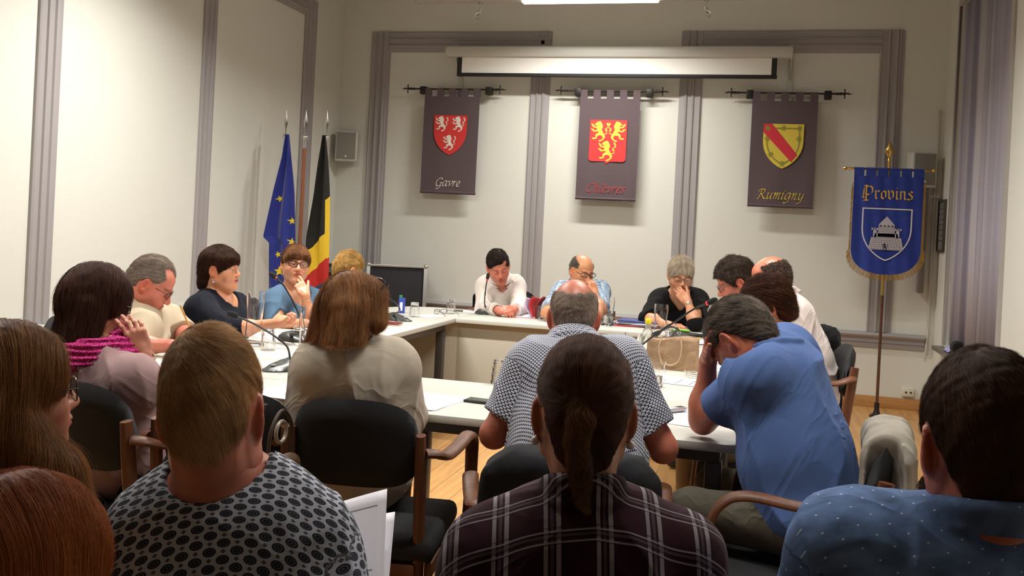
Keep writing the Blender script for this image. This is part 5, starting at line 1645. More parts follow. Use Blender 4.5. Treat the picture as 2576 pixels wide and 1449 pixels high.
    def _body(s):
        VF = []
        h = s.hv * 1.0 if not QUICK else .006
        mid = s.H((0, .0, -.03)); g = Vox(mid - .175, mid + .175, h); s._headprims(g); s.ghead = g
        V, F = g.mesh()
        L = s.HL(V); x, y, z = L.T; ax = np.abs(x)
        tint = np.ones((len(V), 4))
        def mul(mask, c):
            tint[:, :3] *= 1 - mask[:, None] * (1 - np.array(c)[None, :])
        fr = sstep(y, .03, .07)
        lip = sstep(-np.sqrt((x / .0245) ** 2 + ((z + .0612) / .0105) ** 2), -1.25, -.8) * (y > .07)
        mul(lip, (.80, .50, .50) if s.sex == 'm' else (.74, .36, .38))
        bz = .0255 - 9 * (ax - .028) ** 2
        brow = sstep(-np.abs(z - bz), -.0062, -.003) * sstep(ax, .009, .014) * sstep(-ax, -.053, -.046) * (y > .045)
        mul(brow * .8, getattr(s, 'browc', (.42, .30, .24)))
        mul(sstep(-np.sqrt(((ax - .045) / .03) ** 2 + ((z + .03) / .03) ** 2), -1.2, -.2) * fr * .5, (1.0, .80, .76)); mul(sstep(-np.sqrt((x / .018) ** 2 + ((z + .03) / .02) ** 2), -1.2, -.3) * (y > .09) * .6, (1.0, .78, .74))
        mul(sstep(ax, .072, .082) * (y < .03) * (z < .045) * (z > -.05) * .8, (1.0, .70, .64))
        if s.sex == 'm': mul(sstep(-z, .040, .062) * sstep(y, -.01, .03) * (1 - lip) * .55, (.80, .76, .76))
        lid = .0075 if s.eyes == 'open' else -.006
        mul(sstep(-np.abs(z - lid + .0 * ax), -.0022, -.001) * (np.abs(ax - .031) < .0155) * (y > .07) * (0 if s.eyes == 'open' else 1) * .8, (.25, .16, .14))
        mul(sstep(-np.abs(z + .0612), -.0018, -.0004) * (ax < .022) * (y > .08) * .6, (.45, .25, .22))
        VF.append((V, F)); T = [tint]
        hb = .0075
        lo = np.minimum.reduce([s.Pv - .2, s.SL - .12, s.SR - .12] + [q - .08 for j in s.J.values() for q in j]); hi = np.maximum.reduce([s.Pv + .2, s.SL + .12, s.SR + .12, s.H((0, 0, -.05)) + .05] + [q + .08 for j in s.J.values() for q in j])
        g = Vox(lo, hi, hb); s._torso(g); s._neck(g, infl=-.0006)
        for sd in 'LR': s._arm(g, sd)
        V, F = g.mesh(); VF.append((V, F)); T.append(np.ones((len(V), 4)))
        for sd in 'LR':
            if s.arms.get(sd, {}).get('nohand'): continue
            V, F = s._hand(sd); VF.append((V, F)); t = np.ones((len(V), 4)); t[:, 1:3] = .93; T.append(t)
        s.body = mesh_obj('body', VF, s.skin, s.root, s.org, {'tint': np.concatenate(T)})
        R = Matrix(s.RH.tolist())
        if s.eyes == 'open':
            for q in (-1, 1):
                c = s.H((q * .031, .0735, .0005)) - s.org; mb = MB(); gz = getattr(s, 'gaze', np.array((0, 1, -.05)))
                d = nrm(s.RH @ nrm(gz)); rr = .0128 * s.hs.mean()
                mb.mi = 0; mb.ball(c, rr, 16); mb.mi = 1; mb.ball(c + d * rr * .50, rr * .58, 12)
                mb.build('eye', [eye_w, lash_m], s.root)

    # ---------------------------------------------------------------- clothes
    def wear(s, name, material, infl=.010, sleeve=2.0, neck='crew', vdepth=.0, hem=-.12, amp=.0035, freq=20, collar=False, h=.0065, loose=.012, extra=None, seed=1, open_=0., label=None, cuff=None, slv_infl=None, thick_collar=.009):
        lo = np.minimum.reduce([s.Pv - .24, s.SL - .14, s.SR - .14] + [q - .09 for j in s.J.values() for q in j]); hi = np.maximum.reduce([s.Pv + .24, s.SL + .14, s.SR + .14, s.Nb + .10] + [q + .09 for j in s.J.values() for q in j])
        if collar: h = min(h, .0048)
        if QUICK: h = .01
        g = Vox(lo, hi, h)
        s._torso(g, infl=infl)
        L = np.linalg.norm(s.Nb - s.Pv)
        # fabric between arm and trunk follows the trunk loosely
        g.ell(s.Pv + (s.Nb - s.Pv) * .33, (.165 * s.w + .01, .125 + .035 * s.belly + .02 * s.fat, .20), s.RT, .06, infl=loose)
        if extra: extra(g)
        g.halfspace(s.Pv + s.u * hem, -s.u, k=.008)
        si = infl if slv_infl is None else slv_infl
        for sd in 'LR':
            S, E, W = s.J[sd]
            tg = Vox(lo, hi, h) if False else g
            s._arm(g, sd, infl=si, t1=min(sleeve, 1), k=.055)
            if sleeve > 1: s._arm(g, sd, infl=si, t1=sleeve, k=.02)
        # flat sleeve ends
        for sd in 'LR':
            S, E, W = s.J[sd]
            if sleeve <= 1: p, d = S + (E - S) * sleeve, nrm(E - S)
            else: p, d = E + (W - E) * (sleeve - 1), nrm(W - E)
            r = .075 * s.ag + si
            g.cone(p + d * (r + .004), p + d * (r + .05), r, r, 0, 's') if False else g.box(p + d * .06, (.09, .09, .06), np.stack([nrm(np.cross(d, (0.3, .5, .8))), np.cross(d, nrm(np.cross(d, (0.3, .5, .8)))), d], 1), rad=.001, k=.002, op='s')
        if amp:
            u0 = s.u; g.warp(lambda X, Y, Z: -amp * (.45 + .45 * vnoise(X, Y, Z, freq, seed, 2) + 1.5 * np.maximum(0, 1 - 1.6 * np.abs(vnoise(X, Y, Z, freq * .75, seed + 5, 2))) ** 2.2))
        nr = (.056 if s.sex == 'm' else .047) * (1 + .12 * s.fat)
        top = s.H((0, -.03, -.06)); axn = nrm(top - s.Nb)
        if neck in ('crew', 'scoop', 'v', 'collar', 'low'):
            e = {'crew': .020, 'scoop': .03, 'low': .055, 'v': .016, 'collar': .004}[neck]
            g.cone(s.Nb - axn * (.0 if neck != 'scoop' else .02), s.Nb + axn * .2, nr + e, nr + e, .006, 's')
        if vdepth:
            c = s.Nb + s.f * .10 - s.u * vdepth * .45
            for q in (-1, 1): g.cone(s.Nb + s.f * .09 - s.u * vdepth, s.Nb + s.r * q * .045 + s.f * .06 + s.u * .04, .006, .04 + open_, .004, 's')
            for q in (-.5, 0, .5): g.cone(s.Nb + s.f * .10 - s.u * vdepth, s.Nb + s.r * q * .045 + s.f * .08 + s.u * .03, .008, .035 + open_, .004, 's')
        if collar:
            n = 30; tc_ = thick_collar
            def cp(a, z, rr): return s.Nb + axn * z + (s.f * math.cos(a) * 1.10 + s.r * math.sin(a)) * rr - s.f * .006
            for k in range(n):
                a0 = math.radians(24 + (312 / n) * k); a1 = math.radians(24 + 312 / n * (k + 1))
                def prof(a):
                    q = .5 + .5 * math.cos(a); zt = .080 - .030 * q; dr = sstep(q, .6, 1.)
                    return [(.03, nr + .014), (.055 - .01 * q, nr + .011), (zt, nr + .010), (zt - .004, nr + .016), (zt - .022, nr + .021), (zt - .042 - .012 * dr, nr + .027 + .006 * dr), (zt - .048 - .034 * dr, nr + .030 + .012 * dr)]
                for l, ((z0, r0), (z1, r1)) in enumerate(zip(prof(a0), prof(a1))):
                    g.cone(cp(a0, z0, r0), cp(a1, z1, r1), tc_ * (.8 if l < 3 else .62), tc_ * (.8 if l < 3 else .62), .010)
        V, F = g.mesh()
        rel = V - (s.Pv + (s.Nb - s.Pv) * .6)
        uv = np.stack([rel @ s.r, rel @ s.u + rel @ s.f, np.zeros(len(V))], 1); q = np.zeros(len(V))
        pat = any(k_ in material.name for k_ in ('print', 'dots'))
        for sd, sg in (('L', -1), ('R', 1)) if pat else ():
            S, E, W = s.J[sd]; d = nrm(E - S); t = (V - S) @ d
            if sleeve > 1: inb = (V - E) @ nrm(W - E) > 0; Lr = np.linalg.norm(E - S)
            rad = (V - S) - t[:, None] * d; dist = np.linalg.norm(rad, axis=1); m = (t > .015) & (dist < .075 * s.ag + si) & ((V - s.Nb) @ (s.r * sg) > .12)
            a_, b_ = nrm(np.cross(d, s.f)), None; b_ = np.cross(d, a_); th = np.arctan2(rad @ b_, rad @ a_)
            uv[m, 0] = th[m] * .058; uv[m, 1] = -t[m]; q[m] = sg
        uv[:, 2] = q
        o = mesh_obj(name, [(V, F)], material, s.root, s.org, {'cuv': uv})
        if label: o['label'] = label
        s.g_shirt = g
        return o

    def trousers(s, material, knees=None, shoe=(.02, .02, .02), spread=.10, kz=.50, kf=.44, skirt=False, foot_f=.44):
        P0 = s.Pv; J = []
        for sg in (-1, 1):
            hip = P0 + s.rh * sg * .09 - np.array((0, 0, .02)); kn = P0 + s.rh * sg * spread * 1.2 + s.fh * kf; kn[2] = kz
            an = P0 + s.rh * sg * spread * 1.1 + s.fh * foot_f; an[2] = .10
            J.append((hip, kn, an))
        if knees:
            J = knees
        pts = [q for j in J for q in j]; lo = np.minimum.reduce([P0 - .22] + [q - .12 for q in pts]); hi = np.maximum.reduce([P0 + .22] + [q + .12 for q in pts])
        g = Vox(lo, hi, .011)
        g.ell(P0 - np.array((0, 0, .02)), (.175 * s.w, .13, .10), np.stack([s.rh, s.fh, (0, 0, 1)], 1), .05)
        for hip, kn, an in J:
            g.cone(hip, kn, .092 * s.w, .066, .03); g.cone(kn, an, .066, .050, .02)
        g.halfspace((0, 0, .07), (0, 0, -1), 0)
        g.warp(lambda X, Y, Z: .003 * vnoise(X, Y, Z, 26, 3, 2))
        V, F = g.mesh(); mesh_obj('trousers', [(V, F)], material, s.root, s.org, {'cuv': V})
        for hip, kn, an in J:
            g = Vox(an - .2, an + .22, .008); d = s.fh
            g.cone(an - d * .02 + np.array((0, 0, -.045)), an + d * .15 + np.array((0, 0, -.060)), .042, .034, .03); g.cone(an + np.array((0, 0, .02)), an - np.array((0, 0, .04)), .040, .045, .03)
            g.halfspace((0, 0, .004), (0, 0, -1), 0)
            V, F = g.mesh(); mesh_obj('shoe', [(V, F)], mat('shoe_leather', shoe, rough=.4), s.root, s.org, {'cuv': V})

    # ---------------------------------------------------------------- hair
    def hair(s, prims, material, cuts=(), k=.012, comb=None, n=3500, length=.05, seg=6, radius=.0006, lift=.0015, jit=.35, h=.0045, box=(.16, .16, .18, .16, .16), amp=.0016, freq=160, mask=None, name='hair', keep=None, grooves=None, tipr=.3, wave=0., strands=True):
        """prims in head space: ('e', centre, radii[, rot3 args]) or ('c', a, b, ra, rb)"""
        c = s.Hc; lo, hi = [], []
        pts = [s.H(p[1]) for p in prims] + [s.H(p[2]) for p in prims if p[0] == 'c']
        rr = [max(p[2]) if p[0] == 'e' else max(p[3], p[4]) for p in prims] + [max(p[3], p[4]) for p in prims if p[0] == 'c']
        lo = np.min([q - r * 1.15 - .02 for q, r in zip(pts, rr)], 0); hi = np.max([q + r * 1.15 + .02 for q, r in zip(pts, rr)], 0)
        if QUICK: h = .007
        g = Vox(lo, hi, h); m = s.hs.mean()
        for p in prims:
            if p[0] == 'e': g.ell(s.H(p[1]), np.array(p[2]) * s.hs, s.RH @ rot3(*p[3]) if len(p) > 3 else s.RH, k)
            elif p[0] == 'c': g.cone(s.H(p[1]), s.H(p[2]), p[3] * m, p[4] * m, k)
        for cu in cuts:
            if cu[0] == 'h': g.halfspace(s.H(cu[1]), s.RH @ np.array(cu[2], float), .006)
            elif cu[0] == 'e': g.ell(s.H(cu[1]), np.array(cu[2]) * s.hs, s.RH @ rot3(*cu[3]) if len(cu) > 3 else s.RH, .006, 's')
            elif cu[0] == 'w': g.halfspace(np.array(cu[1]), np.array(cu[2], float), .006)
            elif cu[0] == 'c': g.cone(s.H(cu[1]), s.H(cu[2]), cu[3] * m, cu[4] * m, .006, 's')
        if amp: g.warp(lambda X, Y, Z: amp * vnoise(X, Y, Z, freq, 11, 2))
        V, F = g.mesh()
        o = mesh_obj(name, [(V, F)], material, s.root, s.org)
        if not strands or comb is None: return o
        rs = np.random.RandomState(int(abs(s.Hc[0] * 1000)) % 9999)
        # exposed surface only: drop roots buried in the head or body
        inside = s.ghead.sample(np.clip(V, s.ghead.lo + .001, s.ghead.lo + s.ghead.h * (s.ghead.n - 2)))
        inb = np.all((V > s.ghead.lo + .01) & (V < s.ghead.lo + s.ghead.h * (s.ghead.n - 3)), 1)
        ok = ~(inb & (inside < .0005))
        if mask is not None: ok &= mask(s.HL(V))
        idx = np.nonzero(ok)[0]
        if len(idx) == 0: return o
        if QUICK: n = n // 4
        p = V[rs.choice(idx, n)] + rs.randn(n, 3) * h * .35
        pts = np.zeros((n, seg, 3)); fl = np.abs(rs.randn(n)) * lift + .0004
        ln = length * (.6 + .8 * rs.rand(n)); jd = rs.randn(n, 3) * jit * .3
        for i in range(seg):
            nn = g.grad(p); d = g.sample(p)
            p = p - nn * (d - fl * (1 + i * .5))[:, None] * .9
            pts[:, i] = p
            L = s.HL(p); t = (comb(L) * s.hs) @ s.RH.T + jd + (wave * np.sin(i * 2.1 + jd[:, :1] * 20) * np.cross(nn, (0, 0, 1)) if wave else 0)
            t = t - nn * (t * nn).sum(1)[:, None]; t /= (np.linalg.norm(t, axis=1)[:, None] + 1e-9)
            p = p + t * (ln / (seg - 1))[:, None]
        if any(c_ in EARCUT for c_ in cuts):
            L = s.HL(pts.reshape(-1, 3)); bad = (np.abs(L[:, 0]) > .066) & (((L[:, 1] + .008) / .026) ** 2 + ((L[:, 2] + .010) / .040) ** 2 < 1)
            ok2 = ~bad.reshape(n, seg).any(1); pts = pts[ok2]; n = len(pts)
        cu = bpy.data.hair_curves.new(name + '_strands'); cu.add_curves([seg] * n)
        cu.points.foreach_set('position', (pts - s.org).reshape(-1).astype(np.float32))
        r_ = np.linspace(1, tipr, seg)[None, :].repeat(n, 0) * radius
        at = cu.attributes.get('radius') or cu.attributes.new('radius', 'FLOAT', 'POINT'); at.data.foreach_set('value', r_.reshape(-1).astype(np.float32))
        hv = cu.attributes.new('hv', 'FLOAT', 'CURVE'); hv.data.foreach_set('value', np.clip(rs.rand(n) * .7 + .3 * vnoise(pts[:, 0, 0], pts[:, 0, 1], pts[:, 0, 2], 90, 3) + .1, 0, 1).astype(np.float32))
        cu.materials.append(material)
        so = bpy.data.objects.new('hair_strands', cu); COL.objects.link(so); so.parent = o
        return o

    def specs(s, frame, w=.140, shape='rect', fw=.100, z=.003, thick=.0018, tl=.11, drop=0.):
        m = s.hs; loc = s.H((0, fw, z)); 
        spectacles('', None, Vector(tuple(loc - s.org)), Matrix(s.RH.tolist()), frame, parent=s.root, w=w * m[0], tl=tl * m[1], thick=thick, shape=shape, drop=drop)


CUT = ('h', (0, .070, .062), (0, .74, -.67))          # hairline plane: crown, temples, behind the ears


def cap(t=.010, top=None, side=None, nape=True):
    top = t if top is None else top; side = t if side is None else side
    return [('e', (0, -.014, .034 + (top - side) * .4), (.0765 + side, .0965 + t, .0865 + top)), ('e', (0, -.052, .008), (.064 + side, .060 + t, .072 + side))] + ([('e', (0, -.056, -.048), (.050 + side * .4, .040 + side * .5, .046))] if nape else [])


def comb_whorl(c=(0.0, -.055, .10), swirl=.5):
    c = np.array(c)
    def f(L):
        d = L - c; q = d / (np.linalg.norm(d, axis=1)[:, None] + 1e-9); sw = np.cross(np.tile(nrm(c), (len(L), 1)), q)
        return q + swirl * sw + np.array((0, 0, -.15))
    return f


def comb_to(p, down=0.):
    p = np.array(p)
    return lambda L: (p - L) / (np.linalg.norm(p - L, axis=1)[:, None] + 1e-9) + np.array((0, 0, -down))


def comb_down(part=0., back=.15, fwd_top=0.):
    def f(L):
        x = L[:, 0] - part; top = sstep(L[:, 2], .05, .11)
        d = np.stack([np.sign(x) * (.15 + 1.2 * top), -back * np.ones(len(L)) + fwd_top * top, -1.0 + 0 * x], 1)
        return d
    return f

EARCUT = [('e', (q * .088, -.006, -.010), (.022, .026, .040)) for q in (-1, 1)]
# ------------------------------------------------------------------ the cast
def pt(x, d, z):
    """point at column x of the photograph, depth d, height z"""
    y = PPY - ((z - CAM_Z) / d - (x - 1288) / F_PX * CR[2] - CW[2]) * F_PX / CU[2]
    return P(x, y, d)


def long_hair(L=.28, vol=.016, side=.075, back=.085, sx=1.0, r=.04, tip=.03):
    q = cap(vol, vol * 1.1, vol)
    for x in (-.055, -.02, .02, .055): q.append(('c', (x, -.055, .0), (x * 1.25 * sx, -.075, -L), .050, tip))
    for sgn in (-1, 1): q.append(('c', (sgn * .066, -.018, .02), (sgn * side * sx, -.035, -L * .93), .030, tip * .9))
    return q


FACE = ('e', (0, .125, -.055), (.066, .088, .135))
FACE_HI = ('e', (0, .115, -.050), (.064, .070, .105))
BROWN_HR = dict(lift=.002)
tr_dark = cloth_mat('trousers_dark', '23242b'); tr_grey = cloth_mat('trousers_grey', '625c50'); tr_taupe = cloth_mat('trousers_taupe', '6b5b48'); tr_navy = cloth_mat('trousers_navy', '20263a'); tr_beige = cloth_mat('trousers_beige', 'a58d70')

# ---- front audience ----
p = Person('person with short blond hair and grey circle-print shirt seen from behind', P(540, 1046, 1.55), (14, -8, -7), (.92, .96, 1.06),
           sh=(P(378, 1375, 1.55), P(780, 1382, 1.60)), neck=P(584, 1198, 1.58), skin='b56c58', w=1.0, hv=.004, arms={'R': dict(wrist=P(880, 1560, 1.72), hand=dict(dir=(.0, .5, .8), palm=(-.9, .2, .0), curl=.4))})
p.wear('shirt', cloth_mat('circle_print', 'a9adb8', pattern='circles'), neck='crew', sleeve=1.4, amp=.004, infl=.012)
p.hair(cap(.010, .015, .003), hair_mat('hair_blond', '75583e', 'b89873'), EARCUT + [('h', (0, .070, .060), (0, .72, -.69))], comb=comb_whorl((-.012, -.045, .108)), n=50000, length=.030, radius=.00013, jit=.25, lift=.0007)
p.specs(mat('frame_dark', (.03, .02, .02), rough=.3), w=.140)
p.trousers(tr_dark)
PO = p

p = Person('person with dark tied hair, pearl studs and dark plaid shirt seen from behind', P(1468, 1040, 1.6), (14.7, -2, 0), (.98, 1.0, 1.03),
           sh=(P(1225, 1405, 1.62), P(1712, 1405, 1.62)), neck=P(1466, 1285, 1.62), sex='f', skin='a86a4c', w=1.08, hv=.004)
p.wear('plaid_shirt', cloth_mat('plaid_print', '3d1522', pattern='plaid'), neck='collar', sleeve=1.5, amp=.0035, collar=True, infl=.014, thick_collar=.008)
p.hair(cap(.008, .010, .005),
       hair_mat('hair_dark_tied', '33201a', '5c3c2c'), EARCUT + [('h', (0, .080, .050), (0, .80, -.60)), ('h', (0, 0, -.165), (0, 0, -1))], comb=comb_to((-.012, -.115, .030), .0), n=36000, length=.06, radius=.00015, jit=.15, lift=.0006, k=.008)
p.hair([('e', (-.012, -.108, .028), (.024, .020, .022)), ('c', (-.012, -.118, .015), (-.018, -.118, -.030), .017, .016), ('c', (-.018, -.118, -.030), (-.012, -.104, -.075), .016, .013), ('c', (-.012, -.104, -.075), (-.002, -.088, -.125), .012, .007), ('c', (-.002, -.088, -.125), (.006, -.082, -.140), .006, .002)], hair_mat('hair_braid', '3a2820', '75543a'), (), comb=lambda L: np.stack([.8 * np.sin(L[:, 2] * 130), 0 * L[:, 0], -1 + 0 * L[:, 0]], 1), n=3500, length=.05, radius=.0003, jit=.3, lift=.001, k=.006, amp=.004, freq=75, h=.0035, name='braid')
for q in (-1, 1):
    MB().ball(p.H((q * .084, -.014, -.047)) - p.org, .0075, 14).build('pearl_earring', mat('pearl', (.72, .68, .66), rough=.15), p.root)
MB().box((0, 0, 0), (.030, .004, .006), bevel=.001).build('hair_clip', blk_m, p.root, loc=p.H((0, .0, .130)) - p.org)
p.trousers(tr_dark)

p = Person('person with short dark hair and spotted blue denim shirt at the right edge', P(2472, 1128, 1.4), (10, -6, 0), (1.02, 1.02, 1.06),
           sh=(P(2120, 1385, 1.42), P(2800, 1480, 1.46)), neck=P(2462, 1325, 1.42), skin='a85c46', w=1.12, hv=.004)
p.wear('denim_shirt', cloth_mat('denim_dots', '587099', pattern='denim'), neck='collar', sleeve=2., amp=.005, collar=True, infl=.014, thick_collar=.009)
p.hair(cap(.010, .015, .005), hair_mat('hair_dark_short', '2a1b13', '4d3426'), EARCUT + [('h', (0, .070, .056), (0, .72, -.69))], comb=comb_whorl((.0, -.02, .12)), n=50000, length=.022, radius=.00013, jit=.3, lift=.0006)
p.hair([('e', (0, .035, -.062), (.066, .062, .055))], hair_mat('beard_dark', '2a1b13', '4d3426'), [('e', (0, .06, -.045), (.050, .07, .035)), ('h', (0, .0, -.03), (0, -.9, .3))], comb=lambda L: np.tile((0, .1, -1.), (len(L), 1)), n=2500, length=.018, radius=.0004, name='beard', h=.004)
p.trousers(tr_navy)

p = Person('person with long straight blond hair and thin glasses at the left edge', P(30, 992, 1.6), (-32, 4, 2), (.96, .96, .96),
           sh=(P(-190, 1370, 1.75), P(190, 1400, 1.55)), neck=P(20, 1260, 1.66), sex='f', skin='b06f58', w=1.0, hv=.004)
p.wear('dark_top', cloth_mat('dark_cloth', '1c1614'), neck='scoop', sleeve=2., infl=.010)
hb = long_hair(.42, .016, .085, r=.05, tip=.055) + [('c', (.05, -.03, -.02), (.115, .03, -.13), .045, .052), ('c', (.115, .03, -.13), (.165, .04, -.24), .052, .055), ('c', (.165, .04, -.24), (.18, .03, -.42), .055, .05), ('c', (.05, -.06, -.08), (.10, .0, -.36), .05, .06)]
p.hair(hb, hair_mat('hair_long_blond', '4c3020', '9a7046'), [('e', (0, .125, -.05), (.070, .085, .15))], comb=comb_down(0, .12), n=32000, length=.13, seg=8, radius=.00016, jit=.14, lift=.0012)
p.specs(mat('frame_gold_dark', (.05, .03, .015), rough=.3, metal=.4), w=.142, thick=.0014, shape='round')

p = Person('person with straight auburn hair in the bottom left corner', P(52, 1490, 1.06), (-10, -4, 0), (.92, .95, 1.0),
           sh=(P(-250, 1850, 1.0), P(400, 1900, 1.08)), neck=P(75, 1760, 1.04), sex='f', skin='a86a54', hv=.004)
p.wear('black_top', cloth_mat('black_cloth', '141214'), neck='scoop', sleeve=2., infl=.010)
p.hair(long_hair(.25, .018, .08), hair_mat('hair_auburn', '5a2c18', 'a8673a'), [FACE], comb=comb_down(0, .1), n=36000, length=.12, seg=8, radius=.00013, jit=.10, lift=.0008)

# ---- near side of the ring, backs to the camera ----
p = Person('person with long brown hair and beige jacket seen from behind at the near table', P(890, 780, 2.96), (-38, -6, -3), (.95, .95, .96),
           sh=(P(802, 926, 2.96), P(992, 928, 3.02)), neck=P(893, 883, 2.96), pelvis=pt(895, 3.08, .60), sex='f', skin='a0674f', w=.98, hv=.0035,
           arms={'L': dict(elbow=P(768, 1040, 3.06), wrist=pt(800, 3.36, .79)), 'R': dict(elbow=P(1022, 1042, 3.12), wrist=pt(1010, 3.38, .79))})
p.wear('beige_jacket', cloth_mat('jacket_beige', 'b9ae9e'), neck='crew', sleeve=2., infl=.018, amp=.006, freq=15, loose=.022, hem=-.14)
p.hair(long_hair(.165, .008, .072, sx=1.12, tip=.040) + [('c', (.05, .05, .06), (.085, .045, -.03), .03, .028), ('e', (.0, .055, .075), (.06, .04, .04))], hair_mat('hair_long_brown', '4e3222', '9c7048'), [('e', (0, .135, -.055), (.060, .085, .12)), ('e', (.05, .11, -.07), (.03, .06, .08)), ('w', (0, 0, 1.035), (0, 0, -1))], comb=comb_down(0, .1), n=28000, length=.09, seg=8, radius=.0002, jit=.16, lift=.0016, wave=.3)
p.trousers(tr_taupe, shoe=(.12, .12, .12), kf=.42, foot_f=.34, spread=.16)
gd = MB(); gR = Matrix((p.RH @ rot3(0, 60, 0)).tolist())
spectacles('', None, Vector(tuple(p.H((0, .075, .108)) - p.org)), gR, mat('frame_black', (.015, .012, .012), rough=.3), parent=p.root, w=.15, tl=.12, thick=.0035)

p = Person('bald person with fringe of grey hair and navy-white patterned shirt seen from behind', P(1443, 800, 3.15), (12, -8, 0), (.94, .98, 1.04),
           sh=(P(1340, 925, 3.02), P(1560, 920, 3.0)), neck=P(1446, 880, 3.05), pelvis=pt(1450, 2.82, .58), skin='b8674f', w=1.08, belly=.4, fat=.5, hv=.0034,
           arms={'L': dict(elbow=P(1243, 1092, 2.98), wrist=pt(1330, 3.25, .80)), 'R': dict(elbow=P(1668, 1128, 2.95), wrist=pt(1600, 3.2, .82))})
p.wear('patterned_shirt', cloth_mat('hex_print', '1b2036', pattern='hexes'), neck='collar', sleeve=.76, infl=.016, slv_infl=.022, amp=.005, collar=True, loose=.02, hem=-.16)
p.hair(cap(.006, .005, .005), hair_mat('hair_grey_cropped', '64564c', '96857a'), EARCUT + [('h', (0, .03, .035), (0, .80, -.60)), ('e', (0, .005, .125), (.080, .130, .094))], comb=comb_whorl((0, .0, .12), .1), n=12000, length=.007, radius=.00025, jit=.5, lift=.0004, h=.0034)
p.trousers(tr_dark, spread=.14)
PN = p

# ---- left side of the ring ----
p = Person('person with dark brown bob and pink scarf, cheek resting on a hand', P(246, 770, 3.2), (-36, -8, -3), (1.0, 1.0, 1.04),
           sh=(P(160, 925, 3.22), P(335, 960, 3.0)), neck=P(238, 880, 3.15), pelvis=pt(300, 3.16, .58), sex='f', skin='c07f66', w=1.0, hv=.0032,
           arms={'R': dict(elbow=P(408, 985, 3.40), wrist=P(360, 893, 3.12), hand=dict(dir=P(326, 795, 3.10) - P(360, 890, 3.12), palm=P(290, 830, 3.3) - P(350, 850, 3.05), curl=[.25, .3, .35, .4], spread=.35, thumb=.1, s=.98)), 'L': dict(wrist=pt(300, 3.6, .78))})
p.wear('lilac_cardigan', cloth_mat('cardigan_lilac', '9b7f7f'), neck='low', sleeve=1.0, infl=.014, amp=.005, slv_infl=.022)
p.hair(long_hair(.125, .024, .082, tip=.034), hair_mat('hair_dark_bob', '2a1a15', '4a3026'), [('e', (0, .13, -.055), (.064, .088, .15))], comb=comb_down(0, .02), n=14000, length=.09, seg=7, radius=.0003, jit=.14, lift=.0014)
p.specs(mat('frame_tortoise', (.04, .015, .008), rough=.3), w=.14)
g = Vox(p.Nb - .24, p.Nb + .24, .006); rs = np.random.RandomState(3)
for ring, (z0, rr, tr) in enumerate(((.020, .088, .028), (-.008, .106, .032), (-.042, .118, .032), (.0, .098, .030))):
    for k in range(22):
        a0, a1 = k * 2 * math.pi / 22, (k + 1) * 2 * math.pi / 22
        cpt = lambda a: p.Nb + (p.r * math.cos(a) * 1.18 + p.f * math.sin(a)) * rr + p.u * (z0 + .018 * math.sin(a + ring)) + p.f * .01
        g.cone(cpt(a0), cpt(a1), tr, tr, .012)
g.warp(lambda X, Y, Z: .0045 * np.sin(Z * 330 + 3 * vnoise(X, Y, Z, 14, 4, 2)) + .004 * vnoise(X, Y, Z, 30, 6, 2))
V, F = g.mesh(); mesh_obj('pink_scarf', [(V, F)], cloth_mat('scarf_pink', 'a0175e', pattern='scarf'), p.root, p.org, {'cuv': V})
S_, E_, W_ = p.J['R']; mb = MB(); d_ = nrm(W_ - E_); a_ = nrm(np.cross(d_, (0, 0, 1))); b_ = np.cross(d_, a_); c_ = W_ - d_ * .035
mb.tube([c_ + (a_ * math.cos(t) + b_ * math.sin(t)) * .031 - p.org for t in np.linspace(0, 6.28, 25)[:-1]], .0022, 6, closed=True)
mb.build('bracelet', mat('bracelet_gold', (.6, .5, .35), rough=.3, metal=.8), p.root)
p.trousers(tr_dark)

p = Person('grey-haired person with glasses and cream shirt bent over the left table', P(380, 716, 4.6), (-66, -30, 0), (1.06, 1.04, 1.08),
           sh=(P(420, 812, 4.85), P(352, 832, 4.42)), neck=P(362, 790, 4.62), pelvis=pt(290, 4.55, .58), skin='c4705c', w=1.08, belly=.5, fat=.6, eyes='down', hv=.003, nose=1.12,
           arms={'R': dict(elbow=pt(335, 4.30, .79), wrist=pt(432, 4.28, .80), hand=dict(dir=(1, .2, 0), palm=(0, 0, -1), curl=.4)), 'L': dict(elbow=P(462, 842, 4.75), wrist=pt(500, 4.55, .79), hand=dict(dir=(.9, -.3, 0), palm=(0, 0, -1), curl=.4))})
p.wear('cream_shirt', cloth_mat('shirt_cream', 'b3a48c'), neck='collar', sleeve=.92, infl=.014, slv_infl=.024, amp=.005, collar=True, loose=.02)
MB().box((0, 0, 0), (.085, .004, .03), bevel=.002).build('pocket_flap', cloth_mat('shirt_cream_flap', 'a09078'), p.root, loc=(0, 0, 0)).matrix_local = Matrix.Translation(Vector(tuple(p.Pv + (p.Nb - p.Pv) * .62 + p.f * .135 + p.r * .07 - p.org))) @ Matrix(p.RT.tolist()).to_4x4()
p.hair(cap(.007, .010, .006), hair_mat('hair_grey', '5c5148', '8f8378'), EARCUT + [('h', (0, .060, .060), (0, .80, -.60)), ('e', (.035, .06, .09), (.03, .04, .03)), ('e', (-.035, .06, .09), (.03, .04, .03))], comb=lambda L: np.tile((0, -1., -.3), (len(L), 1)), n=8000, length=.03, radius=.0004, jit=.2, lift=.0008)
p.specs(fr_blk, w=.142)
p.trousers(tr_grey)

